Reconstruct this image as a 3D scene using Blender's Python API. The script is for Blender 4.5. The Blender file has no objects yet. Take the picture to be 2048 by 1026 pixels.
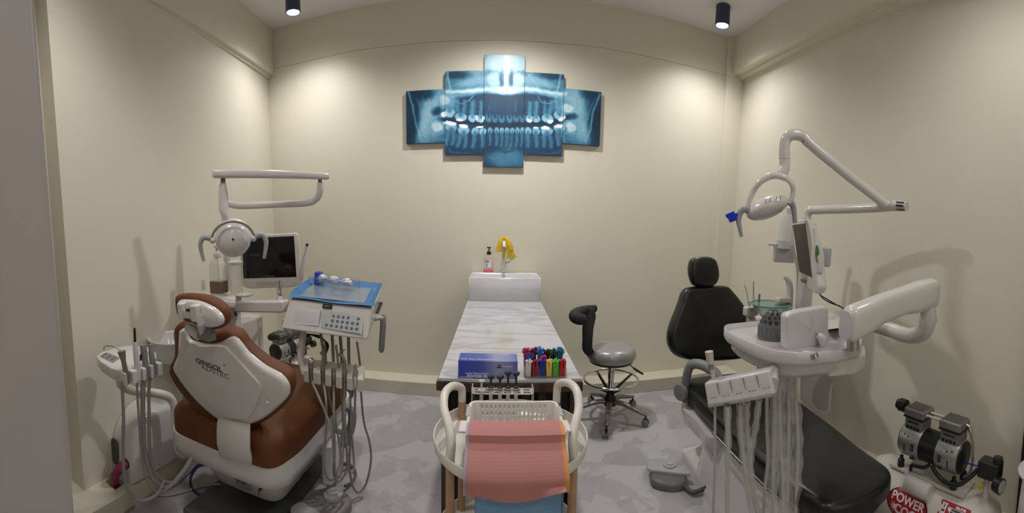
import bpy, bmesh, math, random
from math import pi, sin, cos, tan, radians
from mathutils import Vector as V, Matrix, Euler
random.seed(7)
SC = bpy.context.scene
COL = SC.collection

# ------------------------------------------------------------------ camera
F, CY, YAW, TX, TZ = 827.413, 522.416, -0.03357, -0.09688, -0.01669
H = 1.35


def _mat():
    rx = Matrix(((1, 0, 0), (0, cos(TX), -sin(TX)), (0, sin(TX), cos(TX))))
    ry = Matrix(((cos(TZ), 0, sin(TZ)), (0, 1, 0), (-sin(TZ), 0, cos(TZ))))
    rz = Matrix(((cos(YAW), -sin(YAW), 0), (sin(YAW), cos(YAW), 0), (0, 0, 1)))
    return rz @ ry @ rx


CM = _mat()
cam_data = bpy.data.cameras.new('camera')
cam = bpy.data.objects.new('camera', cam_data)
COL.objects.link(cam)
r_, f_, u_ = CM.col[0], CM.col[1], CM.col[2]
cam.matrix_world = Matrix(((r_.x, u_.x, -f_.x, 0), (r_.y, u_.y, -f_.y, 0), (r_.z, u_.z, -f_.z, H), (0, 0, 0, 1)))
cam_data.type = 'PANO'
cam_data.panorama_type = 'CENTRAL_CYLINDRICAL'
cam_data.central_cylindrical_range_u_min = -1024 / F
cam_data.central_cylindrical_range_u_max = 1024 / F
cam_data.central_cylindrical_range_v_max = CY / F
cam_data.central_cylindrical_range_v_min = -(1026 - CY) / F
cam_data.central_cylindrical_radius = 1.0
cam_data.clip_start = 0.02
SC.camera = cam

# ------------------------------------------------------------------ view, world
SC.view_settings.view_transform = 'Standard'
SC.view_settings.look = 'None'
SC.view_settings.gamma = 1
SC.view_settings.use_curve_mapping = False
SC.view_settings.exposure = 0.08
world = bpy.data.worlds.new('world')
SC.world = world
world.use_nodes = True
world.node_tree.nodes['Background'].inputs[0].default_value = (0.9, 0.85, 0.78, 1)
world.node_tree.nodes['Background'].inputs[1].default_value = 0.05


def lamp(kind, loc, power, color=(1, 1, 1), size=0.1, spot=None, blend=0.5, rot=(0, 0, 0), size_y=None):
    d = bpy.data.lights.new('light', kind)
    d.energy = power
    d.color = color
    if kind == 'AREA':
        d.shape = 'RECTANGLE'
        d.size = size
        d.size_y = size_y or size
    else:
        d.shadow_soft_size = size
    if kind == 'SPOT':
        d.spot_size = radians(spot)
        d.spot_blend = blend
    o = bpy.data.objects.new('light', d)
    o.location = loc
    o.rotation_euler = rot
    COL.objects.link(o)
    return o


# the downlights: (x, y, power); the first two are in the picture, the rest hang out of frame
DOWN = [(-1.44, 2.79, 48, 140, 1.0), (1.57, 2.80, 46, 140, 1.0), (0.05, 2.52, 98, 160, 0.9), (-1.2, 0.9, 50, 115, 1.0), (1.3, 0.7, 27, 160, 0.9), (0.1, -0.2, 30, 160, 0.9)]
for x, y, p, wide, soft in DOWN:
    lamp('SPOT', (x, y, 2.855), p, (1.0, 0.99, 0.985), 0.06 if y > 2 else 0.25, wide, soft)
# soft frontal fill light added behind the camera, not a seen source
lamp('AREA', (0.4, -1.4, 1.75), 8, (1.0, 0.93, 0.86), 2.2, rot=(radians(80), 0, 0), size_y=2.0)


# ------------------------------------------------------------------ from the picture to the place
def ray(u, v):
    a = (u - 1024) / F
    return CM @ V((sin(a), cos(a), -(v - CY) / F))


def W(u, v, d=None, x=None, y=None, z=None):
    r = ray(u, v)
    if x is not None:
        k = x / r.x
    elif y is not None:
        k = y / r.y
    elif z is not None:
        k = (z - H) / r.z
    else:
        k = d / math.hypot(r.x, r.y)
    return V((0, 0, H)) + r * k


def WP(u, v, p0, n):
    r = ray(u, v)
    o = V((0, 0, H))
    return o + r * ((V(p0) - o).dot(V(n)) / r.dot(V(n)))


class Frame:
    """A local frame: origin, X, Y (in the plane), Z (normal)."""

    def __init__(s, o, x, y):
        s.o = V(o)
        s.x = V(x).normalized()
        z = s.x.cross(V(y)).normalized()
        s.z = z
        s.y = z.cross(s.x)

    def __call__(s, a, b, c=0.0):
        return s.o + s.x * a + s.y * b + s.z * c

    def uv(s, u, v):
        p = WP(u, v, s.o, s.z) - s.o
        return (p.dot(s.x), p.dot(s.y))


def rotz(a):
    return Frame((0, 0, 0), (cos(a), sin(a), 0), (-sin(a), cos(a), 0))


# ------------------------------------------------------------------ materials
MATS = {}


def mat(name, color, rough=0.5, metal=0.0, coat=0.0, trans=0.0, ior=1.45, alpha=1.0, noise=0.0, nscale=8.0, bump=0.0, bscale=60.0, emit=None, estr=0.0, sheen=0.0):
    if name in MATS:
        return MATS[name]
    m = bpy.data.materials.new(name)
    m.use_nodes = True
    nt = m.node_tree
    b = nt.nodes['Principled BSDF']
    b.inputs['Base Color'].default_value = (*color, 1)
    b.inputs['Roughness'].default_value = rough
    b.inputs['Metallic'].default_value = metal
    b.inputs['Coat Weight'].default_value = coat
    b.inputs['Coat Roughness'].default_value = 0.08
    b.inputs['Transmission Weight'].default_value = trans
    b.inputs['IOR'].default_value = ior
    b.inputs['Alpha'].default_value = alpha
    b.inputs['Sheen Weight'].default_value = sheen
    if emit:
        b.inputs['Emission Color'].default_value = (*emit, 1)
        b.inputs['Emission Strength'].default_value = estr
    if noise or bump:
        tc = nt.nodes.new('ShaderNodeTexCoord')
    if noise:
        n = nt.nodes.new('ShaderNodeTexNoise')
        n.inputs['Scale'].default_value = nscale
        n.inputs['Detail'].default_value = 5
        nt.links.new(tc.outputs['Object'], n.inputs['Vector'])
        mr = nt.nodes.new('ShaderNodeMapRange')
        mr.inputs['From Min'].default_value = 0.3
        mr.inputs['From Max'].default_value = 0.7
        mr.inputs['To Min'].default_value = 1 - noise
        mr.inputs['To Max'].default_value = 1 + noise
        nt.links.new(n.outputs['Fac'], mr.inputs['Value'])
        mx = nt.nodes.new('ShaderNodeMix')
        mx.data_type = 'RGBA'
        mx.blend_type = 'MULTIPLY'
        mx.inputs['Factor'].default_value = 1
        mx.inputs['A'].default_value = (*color, 1)
        nt.links.new(mr.outputs['Result'], mx.inputs['B'])
        nt.links.new(mx.outputs['Result'], b.inputs['Base Color'])
    if bump:
        n2 = nt.nodes.new('ShaderNodeTexNoise')
        n2.inputs['Scale'].default_value = bscale
        n2.inputs['Detail'].default_value = 3
        nt.links.new(tc.outputs['Object'], n2.inputs['Vector'])
        bp = nt.nodes.new('ShaderNodeBump')
        bp.inputs['Strength'].default_value = bump
        bp.inputs['Distance'].default_value = 0.002
        nt.links.new(n2.outputs['Fac'], bp.inputs['Height'])
        nt.links.new(bp.outputs['Normal'], b.inputs['Normal'])
    MATS[name] = m
    return m


def N(m, kind, **kw):
    n = m.node_tree.nodes.new('ShaderNode' + kind)
    for k, v in kw.items():
        if k in n.inputs:
            n.inputs[k].default_value = v
        else:
            setattr(n, k, v)
    return n


def L(m, a, b):
    m.node_tree.links.new(a, b)


CREAM = (0.70, 0.66, 0.545)


# ------------------------------------------------------------------ mesh building
class MB:
    def __init__(s):
        s.v = []
        s.f = []

    def add(s, vs, fs):
        b = len(s.v)
        s.v.extend(V(p) for p in vs)
        s.f.extend(tuple(b + i for i in f) for f in fs)
        return s

    def box(s, c, size, fr=None):
        fr = fr or Frame((0, 0, 0), (1, 0, 0), (0, 1, 0))
        c = V(c)
        h = [x / 2 for x in size]
        vs = [c + fr.x * (i * h[0]) + fr.y * (j * h[1]) + fr.z * (k * h[2]) for i in (-1, 1) for j in (-1, 1) for k in (-1, 1)]
        return s.add(vs, [(0, 1, 3, 2), (4, 6, 7, 5), (0, 4, 5, 1), (2, 3, 7, 6), (0, 2, 6, 4), (1, 5, 7, 3)])

    def bb(s, lo, hi):
        return s.box([(a + b) / 2 for a, b in zip(lo, hi)], [b - a for a, b in zip(lo, hi)])

    def rings(s, rings, close=True, cap0=True, cap1=True):
        n = len(rings[0])
        vs = [p for r in rings for p in r]
        fs = []
        for i in range(len(rings) - 1):
            for j in range(n if close else n - 1):
                a, b = i * n + j, i * n + (j + 1) % n
                fs.append((a, b, b + n, a + n))
        if cap0:
            fs.append(tuple(range(n))[::-1])
        if cap1:
            fs.append(tuple(range((len(rings) - 1) * n, len(rings) * n)))
        return s.add(vs, fs)

    def tube(s, pts, r, n=12, cap=True, flat=1.0):
        pts = [V(p) for p in pts]
        rs = r if isinstance(r, (list, tuple)) else [r] * len(pts)
        tan_ = []
        for i in range(len(pts)):
            a, b = pts[max(0, i - 1)], pts[min(len(pts) - 1, i + 1)]
            t = (b - a)
            tan_.append(t.normalized() if t.length > 1e-9 else V((0, 0, 1)))
        ref = V((0, 0, 1)) if abs(tan_[0].z) < 0.9 else V((1, 0, 0))
        x = tan_[0].cross(ref).normalized()
        rings = []
        for p, t, q in zip(pts, tan_, rs):
            x = (x - t * x.dot(t))
            x = x.normalized() if x.length > 1e-6 else t.orthogonal().normalized()
            y = t.cross(x)
            rings.append([p + (x * cos(2 * pi * k / n) + y * sin(2 * pi * k / n) * flat) * q for k in range(n)])
        return s.rings(rings, cap0=cap, cap1=cap)

    def cyl(s, a, b, r, r2=None, n=24):
        return s.tube([a, b], [r, r2 if r2 is not None else r], n)

    def lathe(s, prof, o=(0, 0, 0), axis=(0, 0, 1), n=32, ref=None):
        """prof: (radius, height) pairs along the axis."""
        ax = V(axis).normalized()
        x = (V(ref) if ref else ax.orthogonal()).normalized()
        y = ax.cross(x)
        rings = []
        for r, h in prof:
            r = max(r, 1e-5)
            rings.append([V(o) + ax * h + (x * cos(2 * pi * k / n) + y * sin(2 * pi * k / n)) * r for k in range(n)])
        return s.rings(rings, cap0=prof[0][0] > 1e-4, cap1=prof[-1][0] > 1e-4)

    def ball(s, c, r, n=20, m=12, fr=None):
        r = r if isinstance(r, (list, tuple)) else (r, r, r)
        fr = fr or Frame((0, 0, 0), (1, 0, 0), (0, 1, 0))
        rings = []
        for i in range(m + 1):
            t = pi * i / m
            q = max(sin(t), 1e-4)
            rings.append([V(c) + fr.x * (r[0] * q * cos(2 * pi * k / n)) + fr.y * (r[1] * q * sin(2 * pi * k / n)) - fr.z * (r[2] * cos(t)) for k in range(n)])
        return s.rings(rings, cap0=False, cap1=False)

    def slab(s, out, fr, z0, z1, r=0.0, r0=None, seg=4, dome=0.0, drings=4, dome0=0.0):
        """A plate with outline OUT (2D in FR) from height z0 to z1; edge radius r at the z1 side, r0 at the z0 side; dome puffs the z1 side."""
        r0 = r if r0 is None else r0
        if area(out) < 0:
            out = out[::-1]
        rings = []
        if dome0:
            inn = offset(out, r0)
            c = centroid(inn)
            for i in range(drings - 1, 0, -1):
                k = i / drings
                rings.append([fr(c[0] + (p[0] - c[0]) * k, c[1] + (p[1] - c[1]) * k, z0 - dome0 * (1 - k * k)) for p in inn])
        if r0 > 0:
            for i in range(seg + 1):
                t = pi / 2 * i / seg
                o2 = offset(out, r0 * (1 - sin(t)))
                rings.append([fr(p[0], p[1], z0 + r0 * (1 - cos(t))) for p in o2])
        else:
            rings.append([fr(p[0], p[1], z0) for p in out])
        if r > 0:
            for i in range(seg + 1):
                t = pi / 2 * i / seg
                o2 = offset(out, r * (1 - cos(t)))
                rings.append([fr(p[0], p[1], z1 - r + r * sin(t)) for p in o2])
        else:
            rings.append([fr(p[0], p[1], z1) for p in out])
        if dome:
            inn = offset(out, r)
            c = centroid(inn)
            for i in range(1, drings):
                k = 1 - i / drings
                rings.append([fr(c[0] + (p[0] - c[0]) * k, c[1] + (p[1] - c[1]) * k, z1 + dome * (1 - k * k)) for p in inn])
        return s.rings(rings)

    def sheet(s, grid, t=0.0):
        """grid: rows of points -> a surface with thickness t along the normals."""
        n, m = len(grid), len(grid[0])
        vs = [V(p) for row in grid for p in row]
        fs = [(i * m + j, i * m + j + 1, (i + 1) * m + j + 1, (i + 1) * m + j) for i in range(n - 1) for j in range(m - 1)]
        if not t:
            return s.add(vs, fs)
        nor = [V((0, 0, 0)) for _ in vs]
        for f in fs:
            nn = (vs[f[1]] - vs[f[0]]).cross(vs[f[2]] - vs[f[0]])
            for i in f:
                nor[i] += nn
        vs2 = [p - q.normalized() * t for p, q in zip(vs, nor)]
        N_ = len(vs)
        fs2 = [tuple(i + N_ for i in f)[::-1] for f in fs]
        edge = [j for j in range(m)] + [i * m + m - 1 for i in range(1, n)] + [(n - 1) * m + j for j in range(m - 2, -1, -1)] + [i * m for i in range(n - 2, 0, -1)]
        side = [(edge[k], edge[k] + N_, edge[(k + 1) % len(edge)] + N_, edge[(k + 1) % len(edge)]) for k in range(len(edge))]
        return s.add(vs + vs2, fs + fs2 + side)

    def build(s, name, material, parent=None, smooth=40, bevel=0.0, bseg=3, at=None, weld=True):
        me = bpy.data.meshes.new(name)
        org = V(at) if at is not None else (V(parent.location) if parent is not None else V((0, 0, 0)))
        me.from_pydata([tuple(p - org) for p in s.v], [], s.f)
        bm = bmesh.new()
        bm.from_mesh(me)
        if weld:
            bmesh.ops.remove_doubles(bm, verts=bm.verts, dist=1e-5)
        bmesh.ops.recalc_face_normals(bm, faces=bm.faces)
        bm.to_mesh(me)
        bm.free()
        me.materials.append(material)
        o = bpy.data.objects.new(name, me)
        COL.objects.link(o)
        if parent is not None:
            o.parent = parent
            if at is not None:
                o.location = org - V(parent.matrix_basis.translation)
        else:
            o.location = org
        if smooth:
            me.polygons.foreach_set('use_smooth', [True] * len(me.polygons))
            if not bevel:
                me.set_sharp_from_angle(angle=radians(smooth))
        if bevel:
            md = o.modifiers.new('bevel', 'BEVEL')
            md.width = bevel
            md.segments = bseg
            md.limit_method = 'ANGLE'
            md.angle_limit = radians(35)
            md.harden_normals = True
        return o


def area(o):
    return sum(o[i][0] * o[(i + 1) % len(o)][1] - o[(i + 1) % len(o)][0] * o[i][1] for i in range(len(o))) / 2


def centroid(o):
    return (sum(p[0] for p in o) / len(o), sum(p[1] for p in o) / len(o))


def offset(o, d):
    """Shrinks a counter-clockwise outline by d."""
    if d == 0:
        return list(o)
    n = len(o)
    res = []
    for i in range(n):
        a, b, c = o[i - 1], o[i], o[(i + 1) % n]
        e1 = (b[0] - a[0], b[1] - a[1])
        e2 = (c[0] - b[0], c[1] - b[1])
        l1 = math.hypot(*e1) or 1e-9
        l2 = math.hypot(*e2) or 1e-9
        n1 = (-e1[1] / l1, e1[0] / l1)
        n2 = (-e2[1] / l2, e2[0] / l2)
        m = (n1[0] + n2[0], n1[1] + n2[1])
        q = m[0] * m[0] + m[1] * m[1]
        k = 2 / q if q > 0.5 else 2
        res.append((b[0] + m[0] * k * d, b[1] + m[1] * k * d))
    return res


def smooth_closed(pts, k=6):
    """Catmull-Rom through a closed outline (points of any dimension)."""
    n = len(pts)
    out = []
    dim = len(pts[0])
    for i in range(n):
        p0, p1, p2, p3 = pts[i - 1], pts[i], pts[(i + 1) % n], pts[(i + 2) % n]
        for j in range(k):
            t = j / k
            out.append(tuple(0.5 * (2 * p1[a] + (p2[a] - p0[a]) * t + (2 * p0[a] - 5 * p1[a] + 4 * p2[a] - p3[a]) * t * t + (3 * p1[a] - p0[a] - 3 * p2[a] + p3[a]) * t ** 3) for a in range(dim)))
    return out


def spline(pts, k=8):
    """Catmull-Rom through open points."""
    P = [V(p) for p in pts]
    P = [P[0] * 2 - P[1]] + P + [P[-1] * 2 - P[-2]]
    out = []
    for i in range(1, len(P) - 2):
        p0, p1, p2, p3 = P[i - 1:i + 3]
        for j in range(k):
            t = j / k
            out.append(0.5 * (2 * p1 + (p2 - p0) * t + (2 * p0 - 5 * p1 + 4 * p2 - p3) * t * t + (3 * p1 - p0 - 3 * p2 + p3) * t ** 3))
    out.append(P[-2])
    return out


def rrect(w, h, r, k=5, cx=0.0, cy=0.0):
    out = []
    for sx, sy, a0 in ((1, 1, 0), (-1, 1, 90), (-1, -1, 180), (1, -1, 270)):
        for i in range(k + 1):
            a = radians(a0 + 90 * i / k)
            out.append((cx + sx * (w / 2 - r) + r * cos(a), cy + sy * (h / 2 - r) + r * sin(a)))
    return out


def roundpoly(pts, r, k=5):
    """Rounds the corners of a polygon; r a number or one per corner."""
    n = len(pts)
    out = []
    for i in range(n):
        q = r[i] if isinstance(r, (list, tuple)) else r
        b = V((*pts[i], 0))
        a = V((*pts[i - 1], 0)) - b
        c = V((*pts[(i + 1) % n], 0)) - b
        q = min(q, a.length * 0.45, c.length * 0.45)
        pa, pc = b + a.normalized() * q, b + c.normalized() * q
        for j in range(k + 1):
            t = j / k
            p = pa * (1 - t) ** 2 + b * (2 * t * (1 - t)) + pc * t * t
            out.append((p.x, p.y))
    return out


# ------------------------------------------------------------------ things, parts, setting
def tag(o, label=None, cat=None, group=None, kind=None):
    if label:
        o['label'] = label
    if cat:
        o['category'] = cat
    if group:
        o['group'] = group
    if kind:
        o['kind'] = kind
    return o


def thing(name, label, cat, loc=(0, 0, 0), group=None):
    o = bpy.data.objects.new(name, None)
    o.location = loc
    o.empty_display_size = 0.05
    COL.objects.link(o)
    return tag(o, label, cat, group)


def struct(o):
    o['kind'] = 'structure'
    return o


def writing(name, text, fr, size, material, parent, align='CENTER', depth=0.0006, stretch=1.0, bold=0.0):
    """Lettering laid on the plane of FR at its origin, turned into a mesh."""
    cu = bpy.data.curves.new(name, 'FONT')
    cu.body = text
    cu.size = size
    cu.align_x = align
    cu.align_y = 'CENTER'
    cu.extrude = depth
    cu.offset = bold
    tmp = bpy.data.objects.new('tmp_text', cu)
    COL.objects.link(tmp)
    bpy.context.view_layer.update()
    me = bpy.data.meshes.new_from_object(tmp.evaluated_get(bpy.context.evaluated_depsgraph_get()))
    bpy.data.objects.remove(tmp)
    bpy.data.curves.remove(cu)
    org = V(parent.matrix_basis.translation) if parent is not None else V((0, 0, 0))
    q = parent
    while q is not None and q.parent is not None:
        q = q.parent
        org += V(q.matrix_basis.translation)
    for vv in me.vertices:
        c = vv.co
        vv.co = fr(c.x * stretch, c.y, c.z) - org
    me.materials.clear()
    me.materials.append(material)
    me.name = name
    o = bpy.data.objects.new(name, me)
    COL.objects.link(o)
    o.parent = parent
    return o


def child(mb, name, material, parent, **kw):
    """A part (or sub-part) built in world coordinates under PARENT, whatever the depth."""
    o = mb.build(name, material, None, **kw)
    org = V((0, 0, 0))
    q = parent
    while q is not None:
        org += V(q.matrix_basis.translation)
        q = q.parent
    o.parent = parent
    o.location = V(o.location) - org
    return o

# ================================================================== THE SETTING
YB = 3.2


def xl(y):
    return -1.916 - 0.1037 * (y - YB) if y >= 0.98 else -1.80


def xr(y):
    return 2.027 + 0.0495 * (y - YB)


# back wall: cream paint, with the hairline joint where the upper wall begins
mw = mat('cream_wall_paint', CREAM, 0.55, noise=0.03, nscale=1.3, bump=0.15, bscale=25)
mwb = mat('cream_wall_paint_with_joint', CREAM, 0.5, noise=0.02, nscale=1.3)
b = mwb.node_tree.nodes['Principled BSDF']
tc = N(mwb, 'TexCoord')
nz = N(mwb, 'TexNoise', Scale=1.6)
L(mwb, tc.outputs['Object'], nz.inputs['Vector'])
sp = N(mwb, 'SeparateXYZ')
L(mwb, tc.outputs['Object'], sp.inputs[0])
m1 = N(mwb, 'Math', operation='MULTIPLY_ADD')
m1.inputs[1].default_value = 0.03
L(mwb, nz.outputs['Fac'], m1.inputs[0])
L(mwb, sp.outputs['Z'], m1.inputs[2])
m2 = N(mwb, 'Math', operation='COMPARE')
m2.inputs[1].default_value = 2.678 + 0.015
m2.inputs[2].default_value = 0.0017
L(mwb, m1.outputs[0], m2.inputs[0])
mx = N(mwb, 'Mix', data_type='RGBA')
src = b.inputs['Base Color'].links[0].from_socket
L(mwb, m2.outputs[0], mx.inputs['Factor'])
L(mwb, src, mx.inputs['A'])
mx.inputs['B'].default_value = (0.30, 0.26, 0.18, 1)
L(mwb, mx.outputs['Result'], b.inputs['Base Color'])

struct(MB().bb((-2.3, YB, 0), (2.4, YB + 0.12, 3.0)).build('wall_back', mwb))
# left wall: skewed, with the thicker stretch that begins at y = 0.98
m = MB()
m.add([(xl(YB), YB, 0), (xl(0.98), 0.98, 0), (-1.80, 0.98, 0), (-1.80, -1.6, 0), (-2.3, -1.6, 0), (-2.3, YB, 0)] +
      [(xl(YB), YB, 3), (xl(0.98), 0.98, 3), (-1.80, 0.98, 3), (-1.80, -1.6, 3), (-2.3, -1.6, 3), (-2.3, YB, 3)],
      [(0, 1, 7, 6), (1, 2, 8, 7), (2, 3, 9, 8), (3, 4, 10, 9), (4, 5, 11, 10), (5, 0, 6, 11), (5, 4, 3, 2, 1, 0), (6, 7, 8, 9, 10, 11)])
struct(m.build('wall_left', mw, smooth=0))
m = MB()
m.add([(xr(YB), YB, 0), (xr(-1.6), -1.6, 0), (2.4, -1.6, 0), (2.4, YB, 0), (xr(YB), YB, 3), (xr(-1.6), -1.6, 3), (2.4, -1.6, 3), (2.4, YB, 3)],
      [(0, 1, 5, 4), (1, 2, 6, 5), (2, 3, 7, 6), (3, 0, 4, 7), (3, 2, 1, 0), (4, 5, 6, 7)])
struct(m.build('wall_right', mw, smooth=0))
struct(MB().bb((-2.3, -1.72, 0), (2.4, -1.6, 3.0)).build('wall_front', mw, smooth=0))
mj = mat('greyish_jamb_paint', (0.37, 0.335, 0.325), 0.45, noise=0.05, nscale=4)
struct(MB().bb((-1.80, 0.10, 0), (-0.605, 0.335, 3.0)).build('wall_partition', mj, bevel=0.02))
mc = mat('white_ceiling_paint', (0.80, 0.77, 0.77), 0.7, noise=0.03, nscale=1)
struct(MB().bb((-2.3, -1.72, 3.0), (2.4, YB + 0.12, 3.12)).build('ceiling', mc, smooth=0))

# floor: grey vinyl with angular pale patches
mf = mat('grey_marbled_vinyl', (0.3, 0.3, 0.31), 0.42)
b = mf.node_tree.nodes['Principled BSDF']
tc = N(mf, 'TexCoord')
nz = N(mf, 'TexNoise', Scale=3.0, Detail=4)
L(mf, tc.outputs['Object'], nz.inputs['Vector'])
mxv = N(mf, 'Mix', data_type='RGBA')
mxv.inputs['Factor'].default_value = 0.12
L(mf, tc.outputs['Object'], mxv.inputs['A'])
L(mf, nz.outputs['Color'], mxv.inputs['B'])
vo = N(mf, 'TexVoronoi', Scale=5.5)
L(mf, mxv.outputs['Result'], vo.inputs['Vector'])
vo2 = N(mf, 'TexVoronoi', Scale=13.0)
L(mf, mxv.outputs['Result'], vo2.inputs['Vector'])
sh = N(mf, 'SeparateColor')
L(mf, vo.outputs['Color'], sh.inputs[0])
sh2 = N(mf, 'SeparateColor')
L(mf, vo2.outputs['Color'], sh2.inputs[0])
ad = N(mf, 'Math', operation='MULTIPLY_ADD')
ad.inputs[1].default_value = 0.45
L(mf, sh2.outputs[0], ad.inputs[0])
L(mf, sh.outputs[0], ad.inputs[2])
n2 = N(mf, 'TexNoise', Scale=9.0, Detail=8)
L(mf, tc.outputs['Object'], n2.inputs['Vector'])
ad2 = N(mf, 'Math', operation='MULTIPLY_ADD')
ad2.inputs[1].default_value = 0.7
L(mf, n2.outputs['Fac'], ad2.inputs[0])
L(mf, ad.outputs[0], ad2.inputs[2])
cr = N(mf, 'ValToRGB')
cr.color_ramp.elements[0].position = 0.3
cr.color_ramp.elements[0].color = (0.325, 0.317, 0.318, 1)
cr.color_ramp.elements[1].position = 1.6
cr.color_ramp.elements[1].color = (0.44, 0.432, 0.438, 1)
e = cr.color_ramp.elements.new(0.95)
e.color = (0.38, 0.372, 0.374, 1)
L(mf, ad2.outputs[0], cr.inputs[0])
L(mf, cr.outputs[0], b.inputs['Base Color'])
struct(MB().bb((-2.3, -1.72, -0.1), (2.4, YB + 0.12, 0.0)).build('floor', mf, smooth=0))

# the raised concrete ledge along the foot of three walls
LZ, LD = 0.1025, 0.165
ml = mat('cream_ledge_paint', (0.60, 0.56, 0.45), 0.6, noise=0.06, nscale=6, bump=0.2)
struct(MB().bb((xl(YB) - 0.02, YB - LD, 0), (xr(YB) + 0.02, YB + 0.01, LZ)).build('baseboard_back', ml, bevel=0.004))
hx0, hx1, hy0, hy1 = xl(1.1) + 0.02, xl(1.1) + 0.105, 1.10, 1.17   # the square hole the hoses go through


def ledge_l(y0, y1, a, c, z1=LZ):
    """A stretch of the left ledge: y0..y1, from a to c metres out of the wall."""
    m = MB()
    p = [(xl(max(y0, 0.981)) + a, y0), (xl(max(y0, 0.981)) + c, y0), (xl(max(y1, 0.981)) + c, y1), (xl(max(y1, 0.981)) + a, y1)]
    m.add([(x, y, 0) for x, y in p] + [(x, y, z1) for x, y in p], [(0, 1, 5, 4), (1, 2, 6, 5), (2, 3, 7, 6), (3, 0, 4, 7), (3, 2, 1, 0), (4, 5, 6, 7)])
    return m


m = MB()
for seg in (ledge_l(0.33, 1.10, -0.14, LD), ledge_l(1.10, 1.17, -0.02, 0.02), ledge_l(1.10, 1.17, 0.105, LD), ledge_l(1.17, YB - LD, -0.02, LD), ledge_l(1.10, 1.17, 0.0, LD, 0.02)):
    m.add(seg.v, seg.f)
struct(m.build('baseboard_left', ml, smooth=0))
m = MB()
p = [(xr(0.3) - LD - 0.02, 0.3), (xr(0.3) + 0.02, 0.3), (xr(3.03) + 0.02, YB - LD - 0.0005), (xr(3.03) - LD, YB - LD - 0.0005)]
m.add([(x, y, 0) for x, y in p] + [(x, y, LZ) for x, y in p], [(0, 1, 5, 4), (1, 2, 6, 5), (2, 3, 7, 6), (3, 0, 4, 7), (3, 2, 1, 0), (4, 5, 6, 7)])
struct(m.build('baseboard_right', ml, smooth=0))

# ceiling beams along both side walls and the corner pilaster


def beam(xf, side, dep, zb, name):
    m = MB()
    pts = []
    for y in (YB, 0.34):
        w = xf(max(y, 0.981)) if side > 0 else xf(y)
        pts.append((w - side * 0.12, w + side * dep, y))
    vs = []
    for z in (zb, 3.0):
        for a, c, y in pts:
            vs += [(a, y, z), (c, y, z)]
    m.add(vs, [(0, 1, 3, 2), (4, 6, 7, 5), (0, 4, 5, 1), (2, 3, 7, 6), (1, 5, 7, 3), (0, 2, 6, 4)])
    # the shallow step under the beam
    vs = []
    for z in (zb - 0.022, zb):
        for a, c, y in pts:
            vs += [(a, y, z), (a + side * 0.12 + (c - a - side * 0.12) * 0.5, y, z)]
    m.add(vs, [(0, 1, 3, 2), (4, 6, 7, 5), (0, 4, 5, 1), (2, 3, 7, 6), (1, 5, 7, 3), (0, 2, 6, 4)])
    return struct(m.build(name, mw, smooth=0))


beam(xl, 1, 0.058, 2.63, 'trim_beam_left')
beam(xr, -1, 0.118, 2.69, 'trim_beam_right')
struct(MB().bb((1.855, YB - 0.03, 0.1035), (2.05, YB + 0.01, 3.0)).build('trim_pilaster', mw, bevel=0.003))

# the dark doorway at the near end of the right wall
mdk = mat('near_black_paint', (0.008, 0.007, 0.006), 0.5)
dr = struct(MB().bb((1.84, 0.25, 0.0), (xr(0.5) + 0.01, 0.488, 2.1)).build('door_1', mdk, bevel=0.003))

# ---- downlights
mdl = mat('slate_blue_lacquer', (0.035, 0.045, 0.10), 0.45)
mem = mat('lit_lens', (1, 1, 1), 0.5, emit=(1.0, 0.97, 0.93), estr=28)
mch = mat('chrome', (0.75, 0.75, 0.75), 0.12, metal=1)
lights_lab = ['slate blue cylinder downlight on the ceiling above the brown dental chair', 'slate blue cylinder downlight on the ceiling above the black dental chair',
              'cylinder downlight on the ceiling above the radiograph canvases', 'cylinder downlight on the ceiling near the wall recess', 'cylinder downlight on the ceiling above the black chair foot end', 'cylinder downlight on the ceiling above the doorway']
for i, (x, y, p, wide, soft) in enumerate(DOWN):
    lab = lights_lab[i]
    t = thing('downlight', lab, 'ceiling light', (x, y, 3.0), 'cylinder downlights on the ceiling')
    child(MB().lathe([(0.05, 3.0), (0.054, 2.997), (0.054, 2.862), (0.05, 2.858), (0.046, 2.862), (0.044, 2.90), (0.0, 2.905)], (x, y, 0)), 'housing', mdl, t)
    child(MB().lathe([(0.0, 2.874), (0.030, 2.872), (0.043, 2.870), (0.043, 2.878), (0.0, 2.88)], (x, y, 0)), 'lens', mem, t)

# ================================================================== materials of the things
white = mat('glossy_white_plastic', (0.61, 0.58, 0.555), 0.22, coat=0.4)
whitem = mat('satin_white_plastic', (0.58, 0.55, 0.53), 0.38)
warmw = mat('warm_white_plastic', (0.62, 0.58, 0.52), 0.4)
lgrey = mat('light_grey_plastic', (0.42, 0.42, 0.42), 0.4)
grey = mat('mid_grey_plastic', (0.20, 0.20, 0.20), 0.42)
dgrey = mat('dark_grey_plastic', (0.07, 0.075, 0.08), 0.4)
hose = mat('grey_rubber_hose', (0.27, 0.255, 0.235), 0.5)
hosel = mat('light_grey_hose', (0.44, 0.42, 0.39), 0.45)
black = mat('black_plastic', (0.012, 0.012, 0.012), 0.35)
blackr = mat('black_rubber', (0.015, 0.015, 0.015), 0.7)
steel = mat('brushed_steel', (0.45, 0.44, 0.43), 0.3, metal=1)
brown = mat('brown_leatherette', (0.115, 0.034, 0.0055), 0.62, coat=0.0, noise=0.18, nscale=9, bump=0.5, bscale=180)
clear = mat('clear_acrylic', (0.95, 0.96, 0.97), 0.05, trans=1.0, ior=1.3, alpha=0.45)
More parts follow.
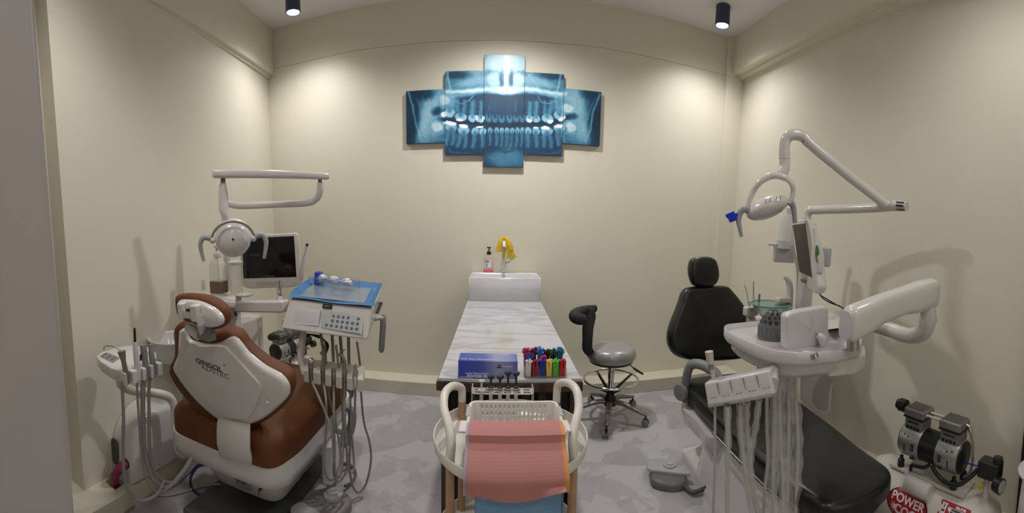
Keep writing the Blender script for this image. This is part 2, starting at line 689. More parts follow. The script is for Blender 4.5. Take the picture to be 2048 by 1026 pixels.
sleeve = mat('clear_plastic_sleeve', (0.88, 0.87, 0.85), 0.22, trans=0.3, ior=1.2, alpha=0.30, bump=1.5, bscale=35)
blueg = mat('blue_plastic', (0.02, 0.07, 0.42), 0.35)
lettering = mat('dark_lettering', (0.05, 0.05, 0.055), 0.5)
letterw = mat('white_lettering', (0.75, 0.75, 0.78), 0.5)

# ================================================================== COUNTER WITH SINK
CX0, CX1, CY0, CZ = -0.207, 0.307, 1.408, 0.793
mwood = mat('dark_walnut_wood', (0.035, 0.018, 0.012), 0.35)
bsdf = mwood.node_tree.nodes['Principled BSDF']
tc = N(mwood, 'TexCoord')
mp = N(mwood, 'Mapping')
mp.inputs['Scale'].default_value = (14, 14, 1.2)
L(mwood, tc.outputs['Object'], mp.inputs['Vector'])
nz = N(mwood, 'TexNoise', Scale=3.0, Detail=6)
L(mwood, mp.outputs[0], nz.inputs['Vector'])
cr = N(mwood, 'ValToRGB')
cr.color_ramp.elements[0].color = (0.02, 0.010, 0.007, 1)
cr.color_ramp.elements[0].position = 0.35
cr.color_ramp.elements[1].color = (0.085, 0.042, 0.026, 1)
cr.color_ramp.elements[1].position = 0.7
L(mwood, nz.outputs['Fac'], cr.inputs[0])
L(mwood, cr.outputs[0], bsdf.inputs['Base Color'])

mmar = mat('white_veined_marble', (0.6, 0.6, 0.62), 0.12, coat=0.3)
bsdf = mmar.node_tree.nodes['Principled BSDF']
tc = N(mmar, 'TexCoord')
mp = N(mmar, 'Mapping')
mp.inputs['Rotation'].default_value = (0, 0, radians(20))
mp.inputs['Scale'].default_value = (0.9, 2.6, 1)
L(mmar, tc.outputs['Object'], mp.inputs['Vector'])
nz = N(mmar, 'TexNoise', Scale=1.7, Detail=6, Distortion=0.9)
L(mmar, mp.outputs[0], nz.inputs['Vector'])
cr = N(mmar, 'ValToRGB')
el = cr.color_ramp.elements
el[0].position, el[0].color = 0.38, (0.50, 0.50, 0.52, 1)
el[1].position, el[1].color = 0.60, (0.505, 0.505, 0.525, 1)
for ps, c in ((0.45, (0.48, 0.48, 0.50, 1)), (0.495, (0.36, 0.365, 0.395, 1)), (0.53, (0.47, 0.47, 0.49, 1))):
    e = el.new(ps)
    e.color = c
L(mmar, nz.outputs['Fac'], cr.inputs[0])
L(mmar, cr.outputs[0], bsdf.inputs['Base Color'])

cab = thing('sink_cabinet', 'dark walnut counter cabinet with vertical slats under the marble worktop', 'cabinet', (0.05, 2.3, 0))
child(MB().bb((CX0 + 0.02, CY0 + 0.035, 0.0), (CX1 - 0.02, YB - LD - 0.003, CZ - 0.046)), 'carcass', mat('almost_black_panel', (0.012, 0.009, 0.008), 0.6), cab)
m = MB()
for i in range(9):
    x = CX0 + 0.012 + i * (CX1 - CX0 - 0.024 - 0.028) / 8
    m.bb((x, CY0 + 0.008, 0.0), (x + 0.028, CY0 + 0.034, CZ - 0.046))
child(m, 'front_slats', mwood, cab, bevel=0.002, bseg=2)
for s_ in (CX0 + 0.008, CX1 - 0.026):
    m = MB()
    for i in range(27):
        y = CY0 + 0.04 + i * 0.06
        m.bb((s_, y, 0.0), (s_ + 0.018, y + 0.035, CZ - 0.046))
    child(m, 'side_slats', mwood, cab, bevel=0.002, bseg=2)
child(MB().bb((CX0 - 0.004, CY0 - 0.004, CZ - 0.046), (CX1 + 0.004, YB - 0.002, CZ - 0.012)), 'top_rail', mwood, cab, bevel=0.002)
top = MB().bb((CX0 + 0.002, CY0, CZ - 0.0115), (CX1 - 0.002, YB - 0.003, CZ)).build('marble_worktop', mmar, at=(0.05, 2.3, CZ), bevel=0.0015)
tag(top, 'white marble worktop with grey veins lying on the walnut cabinet', 'countertop')

# basin
SX0, SX1, SY0, SY1, SZ0, SZ1 = -0.200, 0.306, 2.835, 3.190, CZ + 0.0008, 0.957
sk = thing('wash_basin', 'white rectangular ceramic basin at the wall end of the marble worktop', 'sink', (0.05, 3.0, CZ))
ceram = mat('white_glazed_ceramic', (0.60, 0.60, 0.605), 0.1, coat=0.5)
w_, d_ = SX1 - SX0, SY1 - SY0
cx, cy = (SX0 + SX1) / 2, (SY0 + SY1) / 2
rg = []
for (ww, dd, r, z, oy) in ((w_ - 0.004, d_ - 0.004, 0.008, SZ0, 0), (w_, d_, 0.008, SZ0 + 0.004, 0), (w_, d_, 0.008, SZ1 - 0.004, 0), (w_ - 0.006, d_ - 0.006, 0.008, SZ1, 0),
                           (w_ - 0.030, d_ - 0.10, 0.02, SZ1, -0.035), (w_ - 0.040, d_ - 0.11, 0.02, SZ1 - 0.006, -0.035), (w_ - 0.07, d_ - 0.14, 0.03, SZ1 - 0.10, -0.035), (w_ - 0.11, d_ - 0.18, 0.03, SZ1 - 0.115, -0.035)):
    rg.append([V((p[0], p[1], z)) for p in rrect(ww, dd, r, 5, cx, cy + oy)])
child(MB().rings(rg), 'bowl', ceram, sk, smooth=50)
child(MB().lathe([(0.0, 0.0), (0.013, 0.0), (0.0135, 0.002), (0.0, 0.003)], (0.047, SY1 - 0.088, SZ1 - 0.022), (0, -1, 0.25)), 'overflow_hole', black, sk)
child(MB().lathe([(0.02, 0.0), (0.022, 0.003), (0.0, 0.006)], (0.05, cy - 0.035, SZ1 - 0.1148)), 'drain_plug', steel, sk)

# faucet
fx, fy = 0.047, 3.150
fc = thing('basin_faucet', 'tall white mixer faucet on the back rim of the basin', 'faucet', (fx, fy, SZ1))
fm = mat('white_enamel', (0.72, 0.70, 0.68), 0.15, coat=0.4)
child(MB().lathe([(0.024, SZ1 + 0.0008), (0.024, SZ1 + 0.006), (0.019, SZ1 + 0.01), (0.017, SZ1 + 0.10), (0.0145, SZ1 + 0.14), (0.0145, SZ1 + 0.225), (0.011, SZ1 + 0.245), (0, SZ1 + 0.248)], (fx, fy, 0)), 'body', fm, fc)
child(MB().tube(spline([(fx, fy - 0.005, SZ1 + 0.225), (fx, fy - 0.05, SZ1 + 0.236), (fx, fy - 0.10, SZ1 + 0.225), (fx, fy - 0.118, SZ1 + 0.20)], 6), 0.0115, 14), 'spout', fm, fc)
child(MB().lathe([(0.0115, 0), (0.012, 0.012), (0.009, 0.014), (0, 0.013)], (fx, fy - 0.118, SZ1 + 0.2), (0, -0.25, -1)), 'aerator', grey, fc)
child(MB().tube([(fx + 0.015, fy - 0.006, SZ1 + 0.075), (fx + 0.035, fy - 0.015, SZ1 + 0.08), (fx + 0.075, fy - 0.02, SZ1 + 0.115)], [0.009, 0.007, 0.0035]), 'lever', steel, fc)
child(MB().lathe([(0.0149, SZ1 + 0.137), (0.0155, SZ1 + 0.139), (0.0149, SZ1 + 0.141)], (fx, fy, 0)), 'ring', steel, fc)

# rubber glove hung over the spout
gl = mat('yellow_rubber', (0.62, 0.42, 0.03), 0.45, bump=0.3, bscale=40)
gt = thing('rubber_glove', 'yellow rubber glove hung over the spout of the faucet', 'glove', (fx, fy - 0.06, SZ1 + 0.25))
gy = fy - 0.06


def limb(pts, widths, n=14, flat=0.42):
    """A flattened soft tube whose broad side faces the room."""
    P_ = spline(pts, 5)
    k_ = len(P_) - 1
    rgs = []
    for i, p in enumerate(P_):
        t_ = i / k_ * (len(widths) - 1)
        a_ = min(int(t_), len(widths) - 2)
        w2 = widths[a_] + (widths[a_ + 1] - widths[a_]) * (t_ - a_)
        d_ = (P_[min(k_, i + 1)] - P_[max(0, i - 1)]).normalized()
        sx_d = V((d_.z, 0, -d_.x)).normalized()
        rgs.append([p + sx_d * (w2 * cos(2 * pi * q / n)) + V((0, 1, 0)) * (w2 * flat * sin(2 * pi * q / n) + 0.0) for q in range(n)])
    return MB().rings(rgs)


top_z = SZ1 + 0.262
child(limb([(fx + 0.006, gy, top_z - 0.004), (fx - 0.012, gy - 0.004, top_z - 0.002), (fx - 0.024, gy - 0.010, top_z - 0.022), (fx - 0.031, gy - 0.014, top_z - 0.055), (fx - 0.036, gy - 0.016, top_z - 0.098)], [0.010, 0.017, 0.020, 0.022, 0.027]), 'cuff', gl, gt, smooth=80)
child(limb([(fx - 0.004, gy, top_z - 0.004), (fx + 0.014, gy - 0.004, top_z - 0.004), (fx + 0.030, gy - 0.010, top_z - 0.026), (fx + 0.040, gy - 0.014, top_z - 0.060), (fx + 0.048, gy - 0.016, top_z - 0.088)], [0.010, 0.016, 0.022, 0.027, 0.024]), 'hand', gl, gt, smooth=80)
for k, (ax, bx_, bz, r) in enumerate(((0.030, 0.030, -0.150, 0.0085), (0.043, 0.054, -0.158, 0.009), (0.056, 0.076, -0.156, 0.009), (0.064, 0.092, -0.138, 0.0085))):
    child(MB().tube(spline([(fx + ax - 0.006, gy - 0.016 + 0.003 * k, top_z - 0.07), (fx + ax, gy - 0.018 + 0.003 * k, top_z - 0.095), (fx + (ax + bx_) / 2, gy - 0.020 + 0.003 * k, top_z + (bz - 0.095) / 2 - 0.003), (fx + bx_, gy - 0.020, top_z + bz)], 5), [r] * 12 + [r * 0.95, r * 0.8, r * 0.6, r * 0.3], 10), 'finger', gl, gt, smooth=80)
child(MB().tube(spline([(fx + 0.020, gy - 0.022, top_z - 0.045), (fx + 0.008, gy - 0.030, top_z - 0.085), (fx - 0.002, gy - 0.030, top_z - 0.135), (fx + 0.002, gy - 0.030, top_z - 0.155)], 5), [0.010] * 12 + [0.009, 0.008, 0.006, 0.003], 10), 'thumb', gl, gt, smooth=80)

# soap bottle
bx, by = -0.066, 3.155
sb = thing('soap_bottle', 'clear hand soap pump bottle with pink soap at the bottom, on the basin rim', 'soap bottle', (bx, by, SZ1))
sx = lambda w, d, z, r=0.012: [V((p[0], p[1], z)) for p in rrect(w, d, r, 4, bx, by)]
child(MB().rings([sx(0.066, 0.034, SZ1 + 0.0008), sx(0.07, 0.038, SZ1 + 0.006), sx(0.07, 0.038, SZ1 + 0.105), sx(0.055, 0.032, SZ1 + 0.122), sx(0.026, 0.024, SZ1 + 0.132), sx(0.024, 0.023, SZ1 + 0.138)]), 'bottle', mat('clear_pink_plastic', (0.93, 0.74, 0.72), 0.12, trans=0.6, alpha=0.75), sb)
child(MB().rings([sx(0.0715, 0.0395, SZ1 + 0.0009), sx(0.0715, 0.0395, SZ1 + 0.018)]), 'soap', mat('pink_soap', (0.75, 0.10, 0.14), 0.25), sb)
child(MB().lathe([(0.016, SZ1 + 0.136), (0.017, SZ1 + 0.140), (0.0165, SZ1 + 0.155), (0.007, SZ1 + 0.164), (0.005, SZ1 + 0.166), (0.005, SZ1 + 0.182), (0, SZ1 + 0.183)], (bx, by, 0)), 'pump', black, sb)
child(MB().tube([(bx - 0.016, by - 0.002, SZ1 + 0.188), (bx - 0.005, by, SZ1 + 0.190), (bx + 0.010, by, SZ1 + 0.188), (bx + 0.016, by, SZ1 + 0.184)], [0.0045, 0.006, 0.006, 0.004], 10), 'nozzle', black, sb)
lfr = Frame((bx - 0.006, by - 0.0212, SZ1 + 0.085), (1, 0, 0), (0, 0, 1))
lb = child(MB().slab(rrect(0.048, 0.06, 0.004, 3, 0, -0.02), lfr, -0.001, 0.0002), 'label', mat('pale_label', (0.80, 0.70, 0.68), 0.5), sb)
writing('lettering', 'Liv', Frame(lfr(-0.008, 0.0, 0.0008), lfr.x, lfr.y), 0.027, mat('navy_ink', (0.02, 0.04, 0.22), 0.5), lb, bold=0.0008)
child(MB().tube([lfr(-0.016, -0.02, 0.001), lfr(-0.010, -0.044, 0.001)], 0.0022, 6).tube([lfr(-0.004, -0.018, 0.001), lfr(-0.010, -0.044, 0.001)], 0.0022, 6), 'printed_sprig', mat('brown_ink', (0.2, 0.09, 0.06), 0.5), lb)

# ================================================================== RADIOGRAPH ON FIVE CANVASES
import numpy as np


def radiograph():
    """A plain panoramic dental radiograph as a 1592 x 1026 grid sampled at quarter size: brightness 0..1."""
    S = 4
    w, h = 1592 // S, 1026 // S
    yy, xx = np.mgrid[0:h, 0:w].astype(float)
    xx, yy = xx * S, yy * S
    x_, y_ = xx.copy(), yy.copy()
    xx = xx + 2.5 * np.sin(y_ / 41 + 1.3) + 3 * np.sin(x_ / 57 + y_ / 71) + 1.2 * np.sin(y_ / 13)
    yy = yy + 2.0 * np.sin(x_ / 49) + 2.5 * np.sin(y_ / 43 + x_ / 71) + 1.5 * np.sin(x_ / 11 + 2)
    t = np.full((h, w), 0.22)

    def el(cx, cy, rx, ry, val, soft=0.5, rot=0.0, mode='mix', amt=1.0):
        nonlocal t
        c, s = cos(radians(rot)), sin(radians(rot))
        a = ((xx - cx) * c + (yy - cy) * s) / rx
        b = (-(xx - cx) * s + (yy - cy) * c) / ry
        d = np.sqrt(a * a + b * b)
        k = np.clip((1 + soft - d) / (2 * soft), 0, 1)
        k = k * k * (3 - 2 * k) * amt
        t = t + k * val if mode == 'add' else t * (1 - k) + val * k

    def line(pts, wd, val, amt=0.8, soft=1.0):
        nonlocal t
        d = np.full(t.shape, 1e9)
        for (x0, y0), (x1, y1) in zip(pts[:-1], pts[1:]):
            dx, dy = x1 - x0, y1 - y0
            q = np.clip(((xx - x0) * dx + (yy - y0) * dy) / (dx * dx + dy * dy + 1e-9), 0, 1)
            d = np.minimum(d, np.hypot(xx - x0 - q * dx, yy - y0 - q * dy))
        k = np.exp(-(d / wd) ** 2 * soft) * amt
        t = t * (1 - k) + val * k

    # background masses
    el(815, 250, 480, 120, 0.52, 0.5)
    el(260, 480, 170, 260, 0.52, 0.35)
    el(1340, 480, 160, 260, 0.52, 0.35)
    for k in range(9):
        line([(640 + 50 * k, 610), (638 + 50 * k, 790)], 9, 0.40, 0.25)
    el(260, 520, 110, 170, 0.62, 0.6, 20)
    el(1350, 520, 100, 170, 0.62, 0.6, -20)
    el(240, 375, 70, 50, 0.22, 0.5)
    el(1400, 375, 60, 40, 0.30, 0.5)
    el(130, 560, 70, 300, 0.10, 0.5, 8)
    el(1480, 600, 80, 260, 0.10, 0.5, -10)
    el(470, 245, 90, 28, 0.20, 0.6)
    el(1150, 250, 110, 26, 0.20, 0.6, 4)
    el(560, 300, 110, 22, 0.58, 0.7, -14)
    el(1060, 300, 110, 22, 0.58, 0.7, 14)
    el(820, 160, 170, 80, 0.76, 0.5)
    el(710, 235, 60, 22, 0.45, 0.5)
    el(935, 235, 60, 22, 0.45, 0.5)
    el(735, 278, 46, 50, 0.72, 0.35)
    el(905, 280, 48, 50, 0.78, 0.35)
    el(790, 270, 18, 60, 0.25, 0.5)
    el(855, 270, 18, 60, 0.25, 0.5)
    line([(820, 105), (822, 350)], 20, 0.93, 0.9)
    line([(400, 372), (600, 352), (820, 340), (1040, 352), (1235, 385)], 15, 0.97, 0.85)
    line([(430, 400), (620, 372), (820, 372), (1000, 372), (1200, 400)], 12, 0.72, 0.6)
    el(820, 360, 90, 24, 0.98, 0.7)
    # mouth cavity
    el(680, 440, 170, 62, 0.13, 0.35)
    el(960, 440, 160, 62, 0.13, 0.35)
    el(820, 450, 260, 48, 0.20, 0.5)
    line([(350, 560), (450, 570), (620, 588), (820, 600), (1000, 592), (1150, 575), (1260, 545)], 16, 0.05, 0.95)
    el(820, 600, 160, 22, 0.06, 0.5)
    el(330, 500, 40, 30, 0.12, 0.5)
    el(1285, 540, 40, 26, 0.14, 0.5)
    line([(400, 190), (410, 290), (430, 370)], 8, 0.72, 0.6)
    line([(990, 250), (1040, 330), (1090, 370)], 8, 0.66, 0.5)
    line([(1210, 230), (1190, 330), (1170, 400)], 8, 0.72, 0.6)
    line([(460, 430), (510, 445), (560, 420), (580, 390)], 4, 0.65, 0.7)
    line([(1040, 395), (1070, 440), (1120, 450), (1170, 430)], 4, 0.65, 0.7)
    # jaw borders
    line([(130, 370), (160, 470), (180, 600), (225, 712)], 8, 0.62, 0.7)
    line([(1480, 380), (1440, 500), (1420, 620), (1380, 715)], 8, 0.62, 0.7)
    line([(225, 715), (380, 700), (430, 790), (560, 800)], 6, 0.5, 0.6)
    line([(1380, 715), (1230, 700), (1200, 790), (1060, 805)], 6, 0.5, 0.6)
    line([(250, 520), (330, 440), (420, 400)], 24, 0.66, 0.5)
    line([(1380, 520), (1300, 440), (1230, 400)], 24, 0.66, 0.5)
    el(820, 830, 130, 70, 0.42, 0.7)
    el(600, 740, 180, 60, 0.17, 0.6)
    el(1080, 740, 150, 60, 0.17, 0.6)
    line([(770, 770), (820, 790), (880, 770)], 10, 0.2, 0.6)

    def tooth(cx, cy, wd, ht, root, up, br=0.68, n=2, lean=0):
        s = -1 if up else 1
        el(cx, cy + s * 4, wd * 0.62, ht * 0.62, 0.10, 0.25, 0, 'mix', 0.6)
        for k in range(n):
            o = (k - (n - 1) / 2) * wd * 0.55
            line([(cx + o * 0.7, cy + s * ht * 0.2), (cx + o + lean, cy + s * (ht * 0.4 + root * 0.6)), (cx + o * 1.1 + lean * 2, cy + s * (ht * 0.4 + root))], wd * (0.22 if n > 1 else 0.34), br - 0.14, 0.75, 1.3)
        el(cx, cy, wd * 0.5, ht * 0.5, br, 0.18)
        el(cx, cy + s * ht * 0.3, wd * 0.22, ht * 0.3, br - 0.22, 0.6)

    for (x, y, wd, ht, n) in ((425, 515, 82, 62, 2), (500, 545, 84, 58, 2), (580, 552, 60, 52, 1), (640, 556, 54, 54, 1), (1200, 530, 80, 62, 2), (1115, 552, 80, 56, 2), (1035, 560, 60, 52, 1), (985, 560, 54, 54, 1)):
        tooth(x, y, wd, ht, 95, True, 0.66, n)
    for x in (700, 745, 790, 845, 890, 935):
        tooth(x, 550, 44, 66, 70, True, 0.40, 1)
    for (x, y, wd, ht, n, l) in ((430, 620, 84, 56, 2, -10), (515, 635, 88, 58, 2, -4), (600, 640, 60, 52, 1, -6), (655, 645, 52, 52, 1, 0), (1190, 625, 82, 56, 2, 12), (1105, 640, 86, 56, 2, 4), (1030, 642, 58, 50, 1, 4), (975, 642, 52, 50, 1, 2)):
        tooth(x, y, wd, ht, 90, False, 0.62, n, l)
    for x in (705, 748, 785, 820, 858, 895, 932):
        tooth(x, 640, 34, 46, 85, False, 0.56, 1)
    # wisdom teeth
    for cx, cy, rx, ry, ro in ((380, 425, 46, 34, 12), (1255, 480, 44, 28, -12), (330, 610, 42, 40, 30), (1278, 616, 38, 38, -30)):
        el(cx, cy, rx * 1.5, ry * 1.45, 0.56, 0.35, ro, amt=0.7)
        el(cx - 9, cy - 8, rx * 0.62, ry * 0.72, 0.82, 0.4, ro)
        el(cx + 12, cy + 5, rx * 0.62, ry * 0.66, 0.86, 0.4, ro)
        el(cx - 4, cy + 14, rx * 0.60, ry * 0.55, 0.80, 0.5, ro)
    for k in range(26):
        q_ = (k * 61) % 1150 + 220
        line([(q_, 640 + (k * 37) % 60), (q_ + 14 - (k % 5) * 7, 700 + (k * 23) % 80)], 5, 0.42, 0.35)
        line([(q_, 390 + (k * 29) % 50), (q_ + 10 - (k % 4) * 6, 470 + (k * 17) % 40)], 6, 0.40, 0.25)
    for k in range(14):
        line([(180 + k * 14, 400 + (k % 3) * 20), (230 + k * 10, 560 + (k % 4) * 25)], 7, 0.60, 0.22)
        line([(1450 - k * 13, 400 + (k % 3) * 20), (1400 - k * 9, 560 + (k % 4) * 25)], 7, 0.60, 0.22)
        line([(700 + k * 18, 130 + (k % 4) * 12), (715 + k * 16, 200 + (k % 3) * 16)], 9, 0.8, 0.25)
    # fillings
    for x, y, rx, ry, ro in ((425, 590, 44, 15, 8), (515, 607, 32, 13, 6), (385, 523, 20, 20, 30), (490, 566, 24, 10, 0), (612, 553, 7, 22, -10), (660, 556, 7, 20, 10), (635, 612, 30, 7, -6), (1095, 617, 30, 12, 0), (1190, 605, 34, 13, -6), (1213, 553, 26, 14, -25), (1135, 572, 20, 12, -20), (985, 572, 22, 8, 15), (1030, 620, 22, 5, 0)):
        el(x, y, rx, ry, 1.08, 0.2, ro)
    # softness and grain
    rng = np.random.default_rng(3)
    g = rng.normal(0, 1, (h, w))
    for ax in (0, 1):
        g = (np.roll(g, 1, ax) + g * 2 + np.roll(g, -1, ax)) / 4
    t = t + g * 0.035 + 0.03 * np.sin(xx / 23.0 + 2 * np.sin(yy / 90)) * np.cos(yy / 160)
    return np.clip(t, 0, 1.1), S


XR_T, XR_S = radiograph()


def xray_color(u, v):
    """Photograph pixel -> printed colour (linear)."""
    zx, zy = (u - 780) * 3.538, (v - 80) * 3.538
    i, j = min(max(int(zy / XR_S), 0), XR_T.shape[0] - 1), min(max(int(zx / XR_S), 0), XR_T.shape[1] - 1)
    t = float(XR_T[i, j])
    stops = ((0, (0.004, 0.014, 0.03)), (0.25, (0.010, 0.055, 0.12)), (0.45, (0.060, 0.22, 0.35)), (0.65, (0.27, 0.50, 0.62)), (0.85, (0.55, 0.71, 0.78)), (1.1, (0.88, 0.88, 0.90)))
    for (a, ca), (b_, cb) in zip(stops[:-1], stops[1:]):
        if t <= b_:
            k = (t - a) / (b_ - a)
            return tuple(p + (q - p) * k for p, q in zip(ca, cb))
    return stops[-1][1]


mxr = bpy.data.materials.new('printed_radiograph')
mxr.use_nodes = True
bs = mxr.node_tree.nodes['Principled BSDF']
bs.inputs['Roughness'].default_value = 0.4
at = N(mxr, 'Attribute', attribute_name='print')
L(mxr, at.outputs['Color'], bs.inputs['Base Color'])
medge = mat('canvas_edge', (0.01, 0.03, 0.06), 0.6)
PY = YB - 0.032
pan = [(812, 890, 180, 286, 'outermost blue radiograph canvas on the side of the brown chair'),
       (890, 967.5, 141.5, 309, 'tall blue radiograph canvas between the outermost on the brown chair side and the centre canvas'),
       (967.5, 1048.5, 110, 333.5, 'centre and tallest canvas of the blue dental radiograph'),
       (1048.5, 1126.5, 146, 310, 'tall blue radiograph canvas between the centre canvas and the outermost above the stool'),
       (1126.5, 1202, 180, 289, 'outermost blue radiograph canvas on the side of the black chair')]
edges = [W(u, 225, y=PY).x for u in (812, 890, 967.5, 1048.5, 1126.5, 1202)]
for i, (u0, u1, v0, v1, lab) in enumerate(pan):
    um = (u0 + u1) / 2
    z1, z0 = W(um, v0, y=PY).z, W(um, v1, y=PY).z
    x0, x1 = edges[i] + 0.0015, edges[i + 1] - 0.0015
    t = thing('radiograph_canvas', lab, 'wall art', ((x0 + x1) / 2, YB, (z0 + z1) / 2), 'canvases of the dental radiograph')
    child(MB().bb((x0, PY + 0.0005, z0), (x1, YB - 0.001, z1)), 'stretcher', medge, t)
    nx, nz_ = max(2, int((x1 - x0) / 0.0036)), max(2, int((z1 - z0) / 0.0036))
    me = bpy.data.meshes.new('print')
    vs, fs, cs = [], [], []
    for a in range(nz_ + 1):
        for c in range(nx + 1):
            X, Z = x0 + (x1 - x0) * c / nx, z0 + (z1 - z0) * a / nz_
            vs.append((X - t.location.x, PY - t.location.y, Z - t.location.z))
            r = CM.transposed() @ V((X, PY, Z - H))
            u = 1024 + F * math.atan2(r.x, r.y)
            v = CY - F * r.z / math.hypot(r.x, r.y)
            cs.append((*xray_color(u, v), 1))
    for a in range(nz_):
        for c in range(nx):
            q = a * (nx + 1) + c
            fs.append((q, q + 1, q + nx + 2, q + nx + 1))
    me.from_pydata(vs, [], fs)
    ca = me.color_attributes.new('print', 'FLOAT_COLOR', 'POINT')
    ca.data.foreach_set('color', [k for c in cs for k in c])
    me.materials.append(mxr)
    o = bpy.data.objects.new('print', me)
    COL.objects.link(o)
    o.parent = t

# ================================================================== ON THE COUNTER
gb = thing('glove_box', 'blue and silver cardboard box of gloves on the front of the marble worktop', 'box', (-0.03, 1.46, CZ))
mgb = mat('blue_printed_card', (0.05, 0.09, 0.42), 0.3)
bsdf = mgb.node_tree.nodes['Principled BSDF']
tc = N(mgb, 'TexCoord')
sp = N(mgb, 'SeparateXYZ')
L(mgb, tc.outputs['Object'], sp.inputs[0])
cr = N(mgb, 'ValToRGB')
el = cr.color_ramp.elements
el[0].position, el[0].color = 0.0, (0.035, 0.06, 0.36, 1)
el[1].position, el[1].color = 1.0, (0.04, 0.07, 0.36, 1)
for ps, c in ((0.28, (0.06, 0.085, 0.36, 1)), (0.52, (0.26, 0.29, 0.46, 1)), (0.72, (0.20, 0.23, 0.44, 1)), (0.9, (0.035, 0.06, 0.36, 1))):
    el.new(ps).color = c
ma = N(mgb, 'Math', operation='MULTIPLY_ADD')
ma.inputs[1].default_value = 4.6
ma.inputs[2].default_value = 0.5
L(mgb, sp.outputs['X'], ma.inputs[0])
L(mgb, ma.outputs[0], cr.inputs[0])
L(mgb, cr.outputs[0], bsdf.inputs['Base Color'])
gx0, gx1, gy0, gy1, gz = -0.134, 0.076, 1.415, 1.50, 0.858
child(MB().bb((gx0, gy0, CZ + 0.0006), (gx1, gy1, gz)), 'carton', mgb, gb, bevel=0.0012)
ffr = Frame(((gx0 + gx1) / 2, gy0 - 0.0002, (CZ + gz) / 2), (1, 0, 0), (0, 0, 1))
ft = Frame(((gx0 + gx1) / 2, (gy0 + gy1) / 2, gz + 0.0002), (1, 0, 0), (0, 1, 0))
writing('front_lettering', 'Latex Examination', Frame(ffr(-0.037, -0.013), ffr.x, ffr.y), 0.011, letterw, gb)
writing('front_lettering', 'POWDER FREE', Frame(ffr(-0.032, -0.024), ffr.x, ffr.y), 0.0125, letterw, gb, bold=0.0003)
writing('front_lettering', 'Protection', Frame(ffr(0.070, 0.014), ffr.x, ffr.y), 0.008, letterw, gb)
child(MB().bb((gx0 + 0.006, gy0 - 0.0008, CZ + 0.004), (gx0 + 0.05, gy0, CZ + 0.0052)), 'printed_line', letterw, gb)
m = MB()
for k in range(3):
    a = radians(90 + 120 * k)
    m.ball(ffr(0.040 + 0.005 * cos(a), 0.013 + 0.005 * sin(a), 0.0), (0.0036, 0.0008, 0.0036), 12, 8)
child(m, 'printed_emblem', mat('dark_navy_ink', (0.01, 0.015, 0.08), 0.5), gb)
writing('top_lettering', 'Latex Examination Gloves', Frame(ft(-0.035, -0.025), ft.x, ft.y), 0.012, letterw, gb)
writing('top_lettering', 'POWDER FREE', Frame(ft(-0.035, -0.002), ft.x, ft.y), 0.012, mat('pale_blue_ink', (0.2, 0.25, 0.5), 0.5), gb)
writing('top_lettering', '100 PCS', Frame(ft(0.065, 0.03), ft.x, ft.y), 0.009, letterw, gb)

# ligature stand with six compartments and the bundles of elastic ties
lx0, lx1, ly0 = 0.103, 0.253, 1.415
ls = thing('ligature_stand', 'clear acrylic stand holding bundles of coloured elastic ties on the worktop', 'organiser', ((lx0 + lx1) / 2, ly0 + 0.05, CZ))
m = MB()
z0 = CZ + 0.0006
m.bb((lx0, ly0, z0), (lx1, ly0 + 0.1, z0 + 0.002))
m.bb((lx0, ly0, z0), (lx1, ly0 + 0.002, z0 + 0.035))
m.bb((lx0, ly0 + 0.05, z0), (lx1, ly0 + 0.052, z0 + 0.045))
m.bb((lx0, ly0 + 0.098, z0), (lx1, ly0 + 0.1, z0 + 0.055))
for i in range(7):
    x = lx0 + (lx1 - lx0 - 0.002) * i / 6
    m.bb((x, ly0, z0), (x + 0.002, ly0 + 0.1, z0 + 0.035))
child(m, 'compartments', clear, ls, smooth=0)
cols = {'white': (0.68, 0.62, 0.56), 'dark red': (0.30, 0.015, 0.04), 'blue': (0.02, 0.035, 0.28), 'yellow': (0.72, 0.52, 0.10), 'green': (0.12, 0.45, 0.03), 'red': (0.50, 0.02, 0.03),
        'magenta': (0.40, 0.02, 0.14), 'plum': (0.16, 0.015, 0.08), 'navy': (0.01, 0.04, 0.22), 'black': (0.012, 0.015, 0.018), 'dark green': (0.01, 0.05, 0.03), 'teal': (0.01, 0.13, 0.25), 'sky blue': (0.03, 0.2, 0.55)}


def bundle(x, y, c, zb, hgt, w, lab, knobs=True, lean=0.0, rnd=0):
    rd = random.Random(rnd)
    t = thing('tie_bundle', lab, 'elastic ties', (x, y, zb), 'bundles of elastic ties in the acrylic stand')
    mt = mat('elastic_' + c.replace(' ', '_'), cols[c], 0.4)
    m = MB()
    k = MB()
    for i in range(4):
        dx, dy = (i % 2 - 0.5) * w * 0.5, (i // 2 - 0.5) * w * 0.5
        b0 = V((x + dx * 0.8, y + dy, zb))
        t0 = V((x + dx * 1.1 + lean + rd.uniform(-1, 1) * w * 0.1, y + dy * 1.2, zb + hgt * rd.uniform(0.9, 1)))
        m.tube([b0, (b0 + t0) / 2 + V((0, 0, 0)), t0], w * 0.27, 8)
        for q in range(3 if knobs else 1):
            k.ball(t0 + V((rd.uniform(-1, 1) * w * 0.35, rd.uniform(-1, 1) * w * 0.35, 0.001 - q * w * 0.35)), w * (0.28 if knobs else 0.26), 8, 6)
    child(m, 'stems', mt, t, smooth=60)
    child(k, 'loops', mt, t, smooth=60)
    return t


